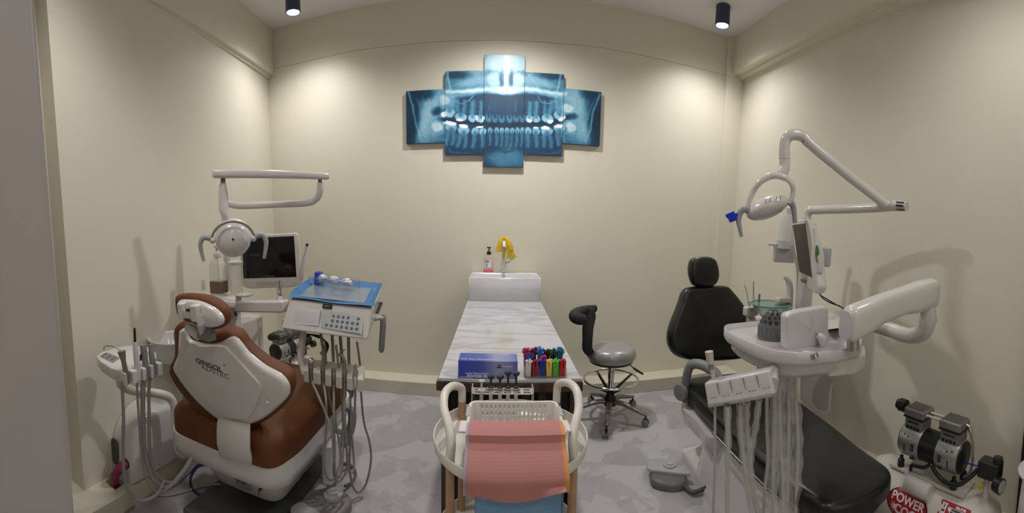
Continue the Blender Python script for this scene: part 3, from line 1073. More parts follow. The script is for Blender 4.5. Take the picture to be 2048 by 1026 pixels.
cw = (lx1 - lx0) / 6
for i, c in enumerate(('white', 'dark red', 'blue', 'yellow', 'green', 'red')):
    bundle(lx0 + cw * (i + 0.5), ly0 + 0.026, c, z0 + 0.003, 0.057, 0.021, c + ' bundle of elastic ties standing in the front row of the acrylic stand', False, rnd=i)
for i, c in enumerate(('magenta', 'plum', 'sky blue', 'black', 'dark green', 'teal')):
    bundle(lx0 + cw * (i + 0.5) - 0.003, ly0 + 0.074, c, z0 + 0.003, 0.086 if i not in (3, 4) else 0.078, 0.020, c + ' bundle of knotted elastic ties in the back row of the acrylic stand', True, rnd=i + 9)
for i, c in enumerate(('navy', 'magenta')):
    bundle(lx0 + cw * (i * 2 + 0.6) + 0.004, ly0 + 0.04, c, z0 + 0.004, 0.068, 0.018, c + (' bundle of ties leaning over the white bundle in the acrylic stand' if i == 0 else ' bundle of ties leaning over the blue and yellow ones'), True, rnd=i + 30)

# ================================================================== ROUND TROLLEY
TX_, TY_, TZ_, TR = 0.045, 1.158, 0.735, 0.226
tr = thing('round_trolley', 'cream round two-tier trolley with wooden legs and white loop handles before the counter', 'trolley', (TX_, TY_, 0))
cream = mat('cream_enamel', (0.66, 0.62, 0.55), 0.35)
beech = mat('tan_wood', (0.40, 0.24, 0.14), 0.45, noise=0.15, nscale=20)


def tray_at(z, r, name):
    child(MB().lathe([(0, z - 0.036), (r - 0.012, z - 0.036), (r - 0.003, z - 0.030), (r, z - 0.002), (r - 0.001, z), (r - 0.004, z), (r - 0.006, z - 0.028), (r - 0.014, z - 0.033), (0, z - 0.033)], (TX_, TY_, 0), n=72), name, cream, tr)


tray_at(TZ_, TR, 'upper_tray')
tray_at(0.42, TR * 0.98, 'lower_tray')
for s_, hz, hx in ((-1, 0.0, 0.0), (1, 0.012, 0.0)):
    xb = TX_ + s_ * 0.166
    yb, yf = TY_ + 0.135, TY_ - 0.135
    p0 = V((xb - s_ * 0.012, yb, 0.79))
    pts = spline([p0, p0 + V((s_ * 0.004, -0.006, 0.022 + hz)), V((xb + s_ * 0.014, yb - 0.06, 0.838 + hz)), V((xb + s_ * 0.028, TY_ + 0.01, 0.842 + hz * .8)), V((xb + s_ * 0.024, TY_ - 0.05, 0.825)), V((xb + s_ * 0.004, yf + 0.035, 0.80)), V((xb - s_ * 0.006, yf + 0.006, 0.770)), V((xb - s_ * 0.004, yf, 0.735)), V((xb - s_ * 0.004, yf, 0.715))], 6)
    child(MB().tube([V((p0.x, p0.y, 0.765))] + pts, 0.0125, 14), 'handle', cream, tr)
    child(MB().tube([(p0.x, yb, 0.0), (p0.x, yb, 0.765)], 0.0122, 14), 'leg', beech, tr)
    child(MB().tube([(xb - s_ * 0.004, yf, 0.0), (xb - s_ * 0.004, yf, 0.715)], 0.0122, 14), 'leg', beech, tr)

# perforated basket
bk = thing('storage_basket', 'white perforated plastic basket with grey clips standing on the upper trolley tray', 'basket', (0.065, 1.12, TZ_ - 0.033))
bwm = mat('white_basket_plastic', (0.68, 0.61, 0.57), 0.4)
BX0, BX1, BY0, BY1, BZ0, BZ1 = -0.072, 0.180, 1.004, 1.200, TZ_ - 0.0325, 0.807
cxx, cyy = (BX0 + BX1) / 2, (BY0 + BY1) / 2
bw, bd = BX1 - BX0, BY1 - BY0
# front wall, side walls and floor as a shell, back wall with real holes
rgo = []
for (dw, z, rr) in ((-0.030, BZ0, 0.02), (0.0, BZ1 - 0.004, 0.022), (0.012, BZ1 - 0.004, 0.024), (0.012, BZ1, 0.024), (-0.002, BZ1, 0.022), (-0.006, BZ1 - 0.004, 0.02), (-0.034, BZ0 + 0.002, 0.018)):
    rgo.append([V((p[0], p[1], z)) for p in rrect(bw + dw, bd + dw, rr, 5, cxx, cyy)])
sh_ = MB()
n_ = len(rgo[0])
vs = [p for r in rgo for p in r]
fs = []
for i in range(len(rgo) - 1):
    for j in range(n_):
        a, b = i * n_ + j, i * n_ + (j + 1) % n_
        # the straight back wall (top edge between the two back corners) is left open between the floor and the rim
        mid = (vs[a] + vs[b]) / 2
        if abs(vs[a].x - vs[b].x) > 0.1 and mid.y > cyy and i in (0, 5):
            continue
        fs.append((a, b, b + n_, a + n_))
fs.append(tuple(range(n_))[::-1])
fs.append(tuple(range((len(rgo) - 1) * n_, len(rgo) * n_)))
sh_.add(vs, fs)
child(sh_, 'shell', bwm, bk, smooth=50)
# the back wall: a grid of cells, each a square with an octagonal hole
pw = MB()
wt, wb_ = (bw - 0.044 - 0.004), (bw - 0.07 - 0.002)
nxh, nzh = 15, 5


def backpt(a, c, t):
    """a 0..1 across, c 0..1 up, t through the wall."""
    w2 = wb_ + (wt - wb_) * c
    yy_ = (cyy + (bd - 0.030) / 2) * (1 - c) + (cyy + bd / 2) * c
    return V((cxx + (a - 0.5) * w2, yy_ - t, BZ0 + 0.001 + (BZ1 - 0.004 - BZ0) * c))


for i in range(nxh):
    for j in range(nzh):
        sq, ho = [], []
        for k in range(8):
            an = radians(22.5 + 45 * k)
            q = 1 / max(abs(cos(an)), abs(sin(an)))
            sq.append((0.5 + 0.5 * cos(an) * q, 0.5 + 0.5 * sin(an) * q))
            ho.append((0.5 + 0.29 * cos(an), 0.5 + 0.36 * sin(an)))
        sq = [(1, 0.7071 * 0 + 0.7), (0.7, 1), (0.3, 1), (0, 0.7), (0, 0.3), (0.3, 0), (0.7, 0), (1, 0.3)]
        ring_ = lambda src, t: [backpt((i + p[0]) / nxh, (j + p[1]) / nzh, t) for p in src]
        a_, b_, c_, d_ = ring_(sq, 0.0), ring_(ho, 0.0), ring_(ho, 0.0026), ring_(sq, 0.0026)
        order = [0, 1, 2, 3, 4, 5, 6, 7]
        ho8 = ho[0:1] + ho[1:]
        vs = a_ + b_ + c_ + d_
        fs = []
        for k in range(8):
            k2 = (k + 1) % 8
            fs += [(k, k2, 8 + k2, 8 + k), (8 + k, 8 + k2, 16 + k2, 16 + k), (16 + k, 16 + k2, 24 + k2, 24 + k)]
        cor = [backpt((i + p[0]) / nxh, (j + p[1]) / nzh, t) for t in (0.0, 0.0026) for p in ((1, 1), (0, 1), (0, 0), (1, 0))]
        vs += cor
        fs += [(0, 32, 1), (2, 33, 3), (4, 34, 5), (6, 35, 7), (24, 25, 36), (26, 27, 37), (28, 29, 38), (30, 31, 39)]
        pw.add(vs, fs)
child(pw, 'perforated_wall', bwm, bk, smooth=0)
for s_ in (-1, 1):
    x = cxx + s_ * (bw / 2 + 0.006)
    child(MB().bb((x - 0.006, cyy + 0.0, BZ1 - 0.045), (x + 0.006, cyy + 0.06, BZ1 + 0.003)), 'clip', mat('grey_green_plastic', (0.36, 0.40, 0.40), 0.4), bk, bevel=0.003)
    child(MB().slab([(-0.012, -0.03), (0.008, -0.03), (0.008, 0.03), (-0.012, 0.03)], Frame((cxx + s_ * (bw / 2 + 0.012), cyy - 0.045, BZ1 - 0.006), (1, 0, 0), (0, 1, 0)), -0.004, 0.002, 0.002), 'handle', bwm, bk)

# contents: green tray seen through the holes
tag(MB().bb((cxx - 0.08, cyy - 0.03, BZ0 + 0.0045), (cxx + 0.08, cyy + 0.055, BZ0 + 0.018)).build('instrument_case', mat('green_plastic', (0.03, 0.30, 0.19), 0.4), at=(cxx, cyy, BZ0 + 0.003), bevel=0.003), 'small green case lying inside the perforated basket', 'case')

# paper bibs folded over the front rim of the basket


def bib(x0, x1, zb, lift, c, lab, wav, skew=0.0, peel=0.0):
    mt = mat('paper_bib_' + c[0], c[1], 0.75, bump=0.0)
    if not mt.node_tree.nodes.get('Wave Texture'):
        wv = N(mt, 'TexWave', Scale=55.0, bands_direction='Z')
        tcn = N(mt, 'TexCoord')
        L(mt, tcn.outputs['Object'], wv.inputs['Vector'])
        bp = N(mt, 'Bump', Strength=0.25, Distance=0.0006)
        L(mt, wv.outputs['Fac'], bp.inputs['Height'])
        L(mt, bp.outputs[0], mt.node_tree.nodes['Principled BSDF'].inputs['Normal'])
    rows = []
    yf = BY0 - 0.0075 - lift
    path = [(BY0 + 0.05, BZ1 + 0.000 + lift), (BY0 + 0.02, BZ1 + 0.0035 + lift), (BY0 + 0.0, BZ1 + 0.0035 + lift), (yf + 0.002, BZ1 + 0.001 + lift * 0.6), (yf, BZ1 - 0.010)]
    yr = TY_ - TR - 0.004 - lift          # the sheets lie against the near rim of the tray
    path.append((yf * 0.6 + yr * 0.4, BZ1 - 0.022))
    path.append((yf * 0.2 + yr * 0.8, BZ1 - 0.045))
    for k in range(1, 11):
        path.append((yr - 0.004 * min(1, k / 3), BZ1 - 0.055 - (BZ1 - 0.055 - zb) * k / 10))
    n = 16
    for i, (y, z) in enumerate(path):
        row = []
        for j in range(n + 1):
            q = j / n
            s = max(0, i - 4) / 12
            x = x0 + (x1 - x0) * q + skew * s * (q - 0.3) * 0.02
            sag = -0.012 * sin(pi * q) * max(0, i - 8) / 8 * wav
            row.append((x, y - 0.002 * s * sin(x * 40) - (0.03 * peel * max(0, q - 0.75) * 4 * max(0, s - 0.7) * 3), z + sag + (0.080 * peel * max(0, q - 0.72) * 3 * max(0, s - 0.6))))
        rows.append(row)
    o = MB().sheet(rows, -0.0008).build('paper_bib', mt, at=((x0 + x1) / 2, yf, BZ1), smooth=60)
    tag(o, lab, 'paper bib', 'paper bibs folded over the basket')
    return o


bib(-0.046, 0.166, 0.60, 0.0004, ('blue', (0.09, 0.20, 0.33)), 'light blue paper bib at the bottom of the stack, hanging lowest', 0.4)
bib(-0.044, 0.160, 0.64, 0.0032, ('pale_blue', (0.16, 0.30, 0.46)), 'pale blue paper bib just under the yellow one', 0.3)
bib(-0.048, 0.165, 0.706, 0.0060, ('yellow', (0.72, 0.50, 0.22)), 'yellow paper bib under the orange one in the stack', 1.0)
bib(-0.074, 0.130, 0.703, 0.0088, ('lilac', (0.38, 0.30, 0.36)), 'lilac paper bib sticking out on the side of the brown chair', 0.2)
bib(-0.044, 0.178, 0.712, 0.0116, ('orange', (0.60, 0.26, 0.09)), 'orange paper bib sticking out on the side of the stool', 0.7)
bib(-0.065, 0.166, 0.708, 0.0148, ('pink', (0.43, 0.185, 0.165)), 'pink paper bib on top of the stack over the basket', 1.2, peel=1.0)

# syringe rack and syringes behind the basket
ry, rz = 1.315, 0.80
ry = 1.300
rk = thing('syringe_rack', 'clear acrylic rack with oblong slots standing behind the basket', 'rack', (0.022, ry, TZ_ - 0.033))
clearr = mat('frosted_acrylic', (0.80, 0.79, 0.78), 0.15, trans=0.5, alpha=0.75)
m = MB()
rx0, rx1 = -0.078, 0.122
for yy_ in (ry - 0.024, ry - 0.004, ry + 0.016):
    m.bb((rx0, yy_, rz - 0.004), (rx1, yy_ + 0.007, rz - 0.001))
for i in range(7):
    x = rx0 + (rx1 - rx0 - 0.010) * i / 6
    m.bb((x, ry - 0.024, rz - 0.0041), (x + 0.010, ry + 0.023, rz - 0.0011))
m.bb((rx0, ry - 0.026, TZ_ - 0.0325), (rx0 + 0.003, ry + 0.026, rz + 0.012))
m.bb((rx1 - 0.003, ry - 0.026, TZ_ - 0.0325), (rx1, ry + 0.026, rz + 0.012))
m.bb((rx0, ry - 0.024, TZ_ - 0.0325), (rx1, ry + 0.023, TZ_ - 0.0295))
child(m, 'frame', clearr, rk, smooth=0)


def syringe(x, y, c, top, lab, tip=False):
    t = thing('syringe', lab, 'syringe', (x, y, TZ_ - 0.029), 'syringes standing in the acrylic rack')
    zb = TZ_ - 0.029
    mt = clearr if c == 'clear' else black
    child(MB().lathe([(0.003, zb + 0.001), (0.004, zb + 0.01), (0.0062, zb + 0.014), (0.0062, rz + 0.004), (0.012, rz + 0.005), (0.012, rz + 0.007), (0.0055, rz + 0.008), (0, rz + 0.008)], (x, y, 0), n=14), 'barrel', clearr if c == 'clear' else whitem, t)
    if c == 'clear':
        child(MB().lathe([(0.0035, rz + 0.008), (0.0035, top - 0.003), (0.0105, top - 0.002), (0.0105, top), (0, top)], (x, y, 0), n=14), 'plunger', clearr, t)
    else:
        child(MB().lathe([(0.010, rz + 0.002), (0.0105, rz + 0.011), (0.006, rz + 0.016), (0.0035, rz + 0.022), (0.003, top - 0.018), (0.005, top - 0.012), (0.0115, top - 0.005), (0.0125, top), (0.009, top + 0.003), (0, top + 0.002)], (x, y, 0), n=16), 'plunger', mt, t)


syringe(-0.046, ry - 0.012, 'clear', 0.838, 'clear syringe with a clear plunger in the acrylic rack')
syringe(-0.016, ry + 0.008, 'black', 0.846, 'thin black plunger syringe next to the clear one')
syringe(0.014, ry + 0.006, 'black', 0.846, 'black plunger syringe in the middle of the acrylic rack')
syringe(0.040, ry + 0.006, 'black', 0.860, 'tallest black plunger syringe in the acrylic rack')
syringe(0.066, ry + 0.006, 'black', 0.858, 'black plunger syringe at the stool end of the acrylic rack')

# ================================================================== STOOL
CX_, CY_ = 0.785, 2.66
st = thing('dental_stool', 'silver-seated stool with curved black back and chrome foot ring by the back wall', 'stool', (CX_, CY_, 0))
silver = mat('silver_vinyl', (0.33, 0.32, 0.31), 0.3, coat=0.3, metal=0.25)
sx_, sy_ = CX_ - 0.010, CY_ - 0.02
child(MB().lathe([(0.0, 0.43), (0.135, 0.43), (0.158, 0.437), (0.168, 0.455), (0.170, 0.480), (0.162, 0.505), (0.145, 0.522), (0.10, 0.529), (0, 0.532)], (sx_, sy_, 0), n=56), 'seat', silver, st)
child(MB().lathe([(0.0, 0.420), (0.15, 0.422), (0.152, 0.430), (0, 0.4301)], (sx_, sy_, 0), n=40), 'seat_plate', black, st)
# curved black backrest on the counter side
bkp = [W(1182, 632, d=2.66), W(1181, 655, d=2.64), W(1178, 680, d=2.62), W(1176, 698, d=2.62), W(1180, 707, d=2.64)]
bkp = spline(bkp, 5)
child(limb([W(1184, 616, d=2.68), W(1180, 632, d=2.67), W(1176, 655, d=2.64), W(1175, 680, d=2.62), W(1175, 697, d=2.62), W(1182, 708, d=2.65)], [0.020, 0.042, 0.038, 0.034, 0.034, 0.026], 20, 0.42), 'back_post', blackr, st, smooth=80)
arc = spline([W(1170, 640, d=2.50), W(1155, 637, d=2.49), W(1149, 630, d=2.52), W(1158, 624, d=2.62), W(1176, 619, d=2.70), W(1190, 617, d=2.74)], 5)
child(MB().tube([arc[0] + V((0.012, 0, 0))] + arc + [arc[-1] + V((0.010, 0.005, 0))], [0.012] + [0.024 + 0.010 * math.sin(pi * min(1, (k + 3) / len(arc))) for k in range(len(arc))] + [0.010], 14, flat=1.15), 'back_pad', blackr, st, smooth=80)
child(MB().lathe([(0.026, 0.37), (0.028, 0.375), (0.028, 0.40), (0.022, 0.405), (0.022, 0.4205)], (CX_, CY_, 0)), 'collar', black, st)
child(MB().lathe([(0.020, 0.15), (0.020, 0.29), (0.0235, 0.292), (0.0235, 0.37), (0.0, 0.371)], (CX_, CY_, 0)), 'gas_lift', mch, st)
child(MB().lathe([(0.042, 0.10), (0.042, 0.15), (0.026, 0.18), (0.024, 0.215), (0, 0.22)], (CX_, CY_, 0)), 'hub', black, st)
ring_pts = [V((CX_ + 0.186 * cos(2 * pi * i / 56), CY_ + 0.186 * sin(2 * pi * i / 56), 0.285)) for i in range(56)]
rm = MB()
rr_ = []
for i in range(56):
    a = 2 * pi * i / 56
    rr_.append([V((CX_ + (0.186 + 0.009 * cos(2 * pi * k / 10)) * cos(a), CY_ + (0.186 + 0.009 * cos(2 * pi * k / 10)) * sin(a), 0.285 + 0.009 * sin(2 * pi * k / 10))) for k in range(10)])
rm.rings(rr_ + [rr_[0]], cap0=False, cap1=False)
child(rm, 'foot_ring', mch, st)
for k in range(4):
    a = radians(20 + 90 * k)
    child(MB().tube([(CX_ + 0.02 * cos(a), CY_ + 0.02 * sin(a), 0.19), (CX_ + 0.178 * cos(a), CY_ + 0.178 * sin(a), 0.283)], [0.014, 0.010], 10, flat=0.6), 'ring_spoke', black, st)
for k in range(5):
    a = radians(-110 + 72 * k)
    d = V((cos(a), sin(a), 0))
    c = V((CX_, CY_, 0))
    child(MB().tube(spline([c + d * 0.02 + V((0, 0, 0.125)), c + d * 0.10 + V((0, 0, 0.125)), c + d * 0.20 + V((0, 0, 0.095)), c + d * 0.265 + V((0, 0, 0.075))], 5), [0.022, 0.022, 0.022, 0.021, 0.021, 0.02, 0.02, 0.019, 0.019, 0.018, 0.018, 0.017, 0.016, 0.015, 0.014, 0.013], 12, flat=0.75), 'leg', mat('grey_alloy', (0.20, 0.19, 0.18), 0.35, metal=0.6), st)
    e = c + d * 0.262
    pr_ = V((-d.y, d.x, 0))
    cs_ = child(MB().tube([e + V((0, 0, 0.042)), e + V((0, 0, 0.085))], 0.006, 10).box(e + V((0, 0, 0.040)), (0.03, 0.018, 0.02), rotz(a)), 'castor', black, st)
    for s_ in (-1, 1):
        child(MB().lathe([(0.012, -0.007), (0.0235, -0.006), (0.025, 0), (0.0235, 0.006), (0.012, 0.007)], e + pr_ * (0.013 * s_) + V((0, 0, 0.0255)), pr_, n=20), 'wheel', grey, cs_)
child(MB().tube(spline([(sx_ + 0.09, sy_ - 0.03, 0.424), (sx_ + 0.115, sy_ - 0.06, 0.405), (sx_ + 0.140, sy_ - 0.08, 0.385)], 4), 0.0035, 8).tube([(sx_ + 0.135, sy_ - 0.077, 0.388), (sx_ + 0.155, sy_ - 0.09, 0.375), (sx_ + 0.195, sy_ - 0.115, 0.352)], [0.006, 0.009, 0.007], 10), 'height_lever', black, st)

# ================================================================== BROWN CHAIR (left), long axis along +y
ch = thing('dental_chair', 'brown leatherette dental chair with white shell, seen from behind its backrest', 'dental chair', (-1.07, 1.75, 0))
ang = radians(15)
BF = Frame((-1.05, 1.30, 0.50), (1, 0, 0), (0, -sin(ang), cos(ang)))
shell_px = [(363, 661), (366, 657), (373, 657), (381, 676), (398, 684), (420, 687), (441, 684), (458, 675), (471, 673), (484, 684), (498, 702), (515, 717), (536, 732), (562, 746), (577, 762), (581, 777), (577, 792), (556, 813), (530, 833), (512, 841), (501, 843), (470, 840), (441, 833), (403, 802), (375, 770), (354, 739), (352, 727), (360, 706), (362, 680)]
cush_px = [(356, 656), (363, 644), (376, 642), (386, 652), (402, 663), (424, 660), (452, 656), (468, 656), (483, 664), (499, 686), (520, 706), (545, 722), (572, 736), (587, 752), (590, 772), (581, 797), (557, 820), (530, 838), (500, 850), (440, 840), (398, 808), (370, 776), (350, 745), (347, 727), (357, 706), (358, 680)]


def out_uv(fr, px, k=4):
    return smooth_closed([fr.uv(*p) for p in px], k)


child(MB().slab(out_uv(BF, shell_px), Frame(BF.o + BF.z * 0.0, BF.x, BF.y), 0.0, 0.026, 0.018, 0.0, dome=0.012), 'back_shell', white, ch, smooth=60)
CF = Frame(BF.o - BF.z * 0.045, BF.x, BF.y)
child(MB().slab(out_uv(CF, cush_px), CF, -0.04, 0.046, 0.03, 0.035, dome0=0.01), 'back_cushion', brown, ch, smooth=60)
# raised middle panel of the shell
pf = Frame(BF.o + BF.z * 0.0385, BF.x, BF.y)
mid_px = [(383, 688), (400, 693), (440, 693), (455, 700), (500, 748), (522, 775), (516, 800), (500, 832), (488, 838), (452, 832), (402, 790), (372, 745), (366, 720)]
child(MB().slab(out_uv(pf, mid_px), pf, -0.012, 0.0015, 0.0014, 0.0), 'back_panel', white, ch, smooth=60)
wf = Frame(pf.o + pf.z * 0.002, pf.x, pf.y)
a0 = wf.uv(417, 730)
a1 = wf.uv(430, 744)
lf1 = Frame(wf(*a0), wf.x * cos(-0.16) + wf.y * sin(-0.16), wf.y * cos(0.16) + wf.x * sin(0.16))
lf2 = Frame(wf(*a1), wf.x * cos(-0.16) + wf.y * sin(-0.16), wf.y * cos(0.16) + wf.x * sin(0.16))
writing('maker_lettering', 'QINGOL', lf1, 0.030, lettering, ch, stretch=1.1, bold=0.0006)
writing('maker_lettering', 'ADSTEC', lf2, 0.032, mat('grey_lettering', (0.16, 0.16, 0.16), 0.5), ch, stretch=1.15)
child(MB().ball(wf(*wf.uv(448, 730)), (0.003, 0.003, 0.003)), 'screw_cover', dgrey, ch)
child(MB().ball(wf(*wf.uv(534, 806), -0.004), (0.008, 0.008, 0.006)), 'screw_cover', whitem, ch)

# headrest
a2 = radians(4)
HF = Frame((-1.05, 1.10, 1.05), (1, 0, 0), (0, -sin(a2), cos(a2)))
hs_px = [(361, 601), (380, 599), (402, 602), (424, 611), (440, 622), (449, 635), (448, 646), (438, 652), (420, 653), (407, 646), (393, 638), (374, 634), (363, 624)]
hc_px = [(358, 593), (366, 587), (382, 586), (404, 588), (426, 593), (443, 602), (455, 616), (460, 632), (457, 645), (447, 654), (430, 657), (414, 655), (394, 645), (374, 638), (362, 625)]
child(MB().slab(out_uv(HF, hs_px), HF, 0.0, 0.022, 0.014, 0.0, dome=0.006), 'headrest_shell', white, ch, smooth=60)
HC = Frame(HF.o - HF.z * 0.035, HF.x, HF.y)
child(MB().slab(out_uv(HC, hc_px), HC, -0.03, 0.036, 0.026, 0.028, dome0=0.01), 'headrest_cushion', brown, ch, smooth=60)


def atp(fr, u, v, z=0.0):
    a, b_ = fr.uv(u, v)
    return fr(a, b_, z)


nb = MB()
BKF = Frame(HF.o + HF.z * 0.03, HF.x, HF.y)
nb.box(atp(BKF, 366, 621, 0.004), (0.022, 0.062, 0.034), BKF)
nb.box(atp(BKF, 394, 625, 0.004), (0.032, 0.062, 0.036), BKF)
nb.box(atp(BKF, 380, 628, 0.0), (0.06, 0.034, 0.022), BKF)
child(nb, 'headrest_bracket', white, ch, bevel=0.007)
child(MB().box(atp(BKF, 382, 619, 0.004), (0.03, 0.007, 0.02), BKF), 'bracket_slot', black, ch)
child(MB().tube([atp(BKF, 397, 628), atp(BKF, 402, 645, -0.004), W(409, 668, y=1.13)], [0.024, 0.022, 0.026], 8, flat=0.6), 'neck_bar', white, ch, bevel=0.004)
child(MB().tube([W(377, 655, y=1.14), W(388, 661, y=1.135), W(399, 672, y=1.13)], [0.020, 0.024, 0.020], 12), 'neck_knuckle', warmw, ch)
kf = Frame(W(413, 668, y=1.115), (1, 0, -0.08), (0, 0, 1))
child(MB().box(kf.o + V((0, 0, -0.006)), (0.062, 0.030, 0.04), kf).box(kf.o + V((0.016, 0, 0.014)), (0.026, 0.036, 0.035), kf), 'neck_clamp', mat('greenish_grey_plastic', (0.15, 0.16, 0.145), 0.35), ch, bevel=0.005)

# white strap between the backrest and the base
rows = []
for vl, vr, y in ((832, 842, 1.285), (848, 858, 1.245), (865, 876, 1.228), (885, 897, 1.228), (900, 913, 1.243), (909, 924, 1.27)):
    rows.append([W(ul + (ur - ul) * k / 8, vl + (vr - vl) * k / 8, y=y - 0.012 * sin(pi * k / 8)) for k in range(9) for ul, ur in ((442 if vl < 840 else 438 if vl < 890 else 442, 501 if vl < 890 else 505),)])
child(MB().sheet(rows, 0.012), 'back_support', white, ch, smooth=70)

child(MB().tube([W(440, 906, y=1.274), W(470, 916, y=1.268), W(507, 927, y=1.274)], 0.007, 8), 'support_slot', black, ch)
# seat
SF = Frame((0, 0, 0), (1, 0, 0), (0, 1, 0))
seat_o = roundpoly([(-1.385, 1.275), (-0.80, 1.255), (-0.765, 1.42), (-0.775, 2.03), (-1.33, 2.10), (-1.385, 1.5)], [0.13, 0.10, 0.07, 0.08, 0.08, 0.05], 7)
child(MB().slab(seat_o, SF, 0.405, 0.545, 0.06, 0.02, seg=6, dome=0.012), 'seat_cushion', brown, ch, smooth=70)
# leg rest sloping down
LF = Frame((-1.06, 2.03, 0.50), (1, 0, 0), (0, cos(radians(38)), -sin(radians(38))))
child(MB().slab(rrect(0.46, 0.42, 0.08, 6, -0.02, 0.18), LF, -0.03, 0.04, 0.03, 0.02), 'leg_rest_cushion', brown, ch, smooth=70)
child(MB().slab(rrect(0.40, 0.36, 0.08, 6, -0.02, 0.18), LF, -0.06, -0.029, 0.004, 0.015), 'leg_rest_shell', white, ch, smooth=60)


def rr3(x0, x1, y0, y1, r, z):
    return [V((p[0], p[1], z)) for p in rrect(x1 - x0, y1 - y0, r, 6, (x0 + x1) / 2, (y0 + y1) / 2)]


child(MB().rings([rr3(-1.38, -0.80, 1.305, 2.05, 0.09, 0.300), rr3(-1.40, -0.78, 1.28, 2.08, 0.10, 0.312), rr3(-1.405, -0.775, 1.275, 2.09, 0.10, 0.355), rr3(-1.40, -0.772, 1.27, 2.09, 0.10, 0.412), rr3(-1.38, -0.79, 1.29, 2.07, 0.09, 0.416)]), 'seat_skirt', white, ch, smooth=60)
child(MB().rings([rr3(-1.235, -0.955, 1.515, 1.93, 0.05, 0.085), rr3(-1.265, -0.925, 1.485, 1.96, 0.06, 0.095), rr3(-1.285, -0.905, 1.46, 1.98, 0.065, 0.12), rr3(-1.315, -0.875, 1.395, 2.0, 0.07, 0.24), rr3(-1.325, -0.865, 1.375, 2.0, 0.075, 0.292)]), 'base_cover', white, ch, smooth=60)
child(MB().bb((-1.34, 1.30, 0.0), (-0.90, 2.35, 0.028)), 'base_plate', mat('dark_slate_plate', (0.085, 0.09, 0.095), 0.5), ch, bevel=0.006)
child(MB().bb((-1.22, 1.62, 0.02), (-0.99, 1.95, 0.30)), 'lift_column', black, ch)
fn_ = V((0, -0.12, -0.085)).normalized()
nf = Frame(WP(486, 963, (0, 1.453, 0.12), fn_) + fn_ * 0.004, V((1, 0, 0)), V((0, -0.085, 0.12)))
child(MB().slab([nf.uv(*p) for p in ((470, 948), (502, 957), (503, 981), (473, 971))], nf, -0.004, 0.0035, 0.001, 0), 'rating_plate', mat('plate_grey', (0.27, 0.27, 0.235), 0.35), ch)
writing('plate_lettering', '220V 50Hz\nNo 0816', Frame(nf(0, 0.010, 0.004), nf.x, nf.y), 0.013, lettering, ch)
kk = WP(522, 976, (0, 1.453, 0.12), fn_)
child(MB().lathe([(0.007, -0.003), (0.007, 0.006), (0, 0.006)], kk, (0, -1, 0.5)), 'key_switch', steel, ch)
child(MB().slab(rrect(0.018, 0.014, 0.005, 4), Frame(kk + V((0.004, -0.012, 0.004)), (0.9, -0.4, 0), (0, 0, 1)), -0.001, 0.001).slab(rrect(0.006, 0.02, 0.001, 2), Frame(kk + V((-0.002, -0.014, -0.010)), (0.9, -0.4, 0), (0.3, 0, 1)), -0.001, 0.001), 'key', black, ch)
# armrest beyond the seat
ar = [W(652, 826, d=2.05), W(668, 818, d=2.06), W(690, 815, d=2.08), W(703, 822, d=2.08), W(704, 845, d=2.06), W(696, 875, d=2.04), W(688, 893, d=2.03)]
child(MB().tube(spline(ar, 5), [0.018] + [0.024] * 14 + [0.028] * 14 + [0.022, 0.016], 14, flat=0.8), 'armrest', grey, ch, smooth=70)
child(MB().rings([rr3(-0.81, -0.755, 1.70, 1.84, 0.02, 0.10), rr3(-0.81, -0.755, 1.70, 1.84, 0.02, 0.285)]), 'armrest_mount', white, ch, smooth=50)

# ================================================================== UNIT TOWER WITH SPITTOON
un = thing('spittoon_unit', 'white side cabinet with round ceramic spittoon bowl behind the brown chair', 'dental unit', (-1.48, 1.95, 0))
child(MB().slab(roundpoly([W(376, 585, z=0.965).xy[:], W(420, 578, z=0.965).xy[:], W(472, 592, z=0.965).xy[:], W(470, 604, z=0.965).xy[:], W(425, 600, z=0.965).xy[:], W(385, 592, z=0.965).xy[:]], 0.015, 4), SF, 0.93, 0.966, 0.008, 0.01), 'top_shelf', white, un, smooth=60)
tc_ = W(447, 610, d=2.42)
child(MB().rings([[V((tc_.x, tc_.y, z)) + V((a * 1.0, b_ * 0.8, 0)) for a, b_ in rrect(w2, 0.20, 0.045, 6)] for w2, z in ((0.20, 0.43), (0.205, 0.72), (0.17, 0.78), (0.175, 0.86), (0.19, 0.90), (0.19, 0.935))]), 'column', white, un, smooth=60)
bfc = W(470, 690, d=2.50)
child(MB().bb((tc_.x - 0.10, tc_.y + 0.02, 0.03), (-1.42, tc_.y + 0.30, 0.775)), 'body', white, un, bevel=0.02)
bl = W(497, 661, d=2.43)
blf = Frame((bl.x, tc_.y + 0.019, bl.z), (1, 0, 0), (0, 0, 1))
writing('cabinet_lettering', 'B', blf, 0.045, mat('dark_green_lettering', (0.03, 0.07, 0.06), 0.5), un, bold=0.002)
child(MB().lathe([(0, 0.934), (0.05, 0.936), (0.058, 0.946), (0.055, 0.946), (0.048, 0.940), (0, 0.939)], tuple(W(488, 592, d=2.40).xy) + (0,), n=32), 'cup_shelf', white, un)
bc = W(345, 680, d=2.28)
child(MB().lathe([(0.03, 0.60), (0.07, 0.603), (0.105, 0.63), (0.128, 0.68), (0.135, 0.735), (0.142, 0.742), (0.140, 0.748), (0.128, 0.742), (0.115, 0.70), (0.085, 0.65), (0.03, 0.635), (0, 0.633)], (bc.x, bc.y, 0), n=48), 'spittoon_bowl', ceram, un)
child(MB().tube([(bc.x + 0.03, bc.y + 0.02, 0.60), (tc_.x - 0.02, tc_.y + 0.02, 0.56)], [0.05, 0.06], 16), 'bowl_support', white, un)
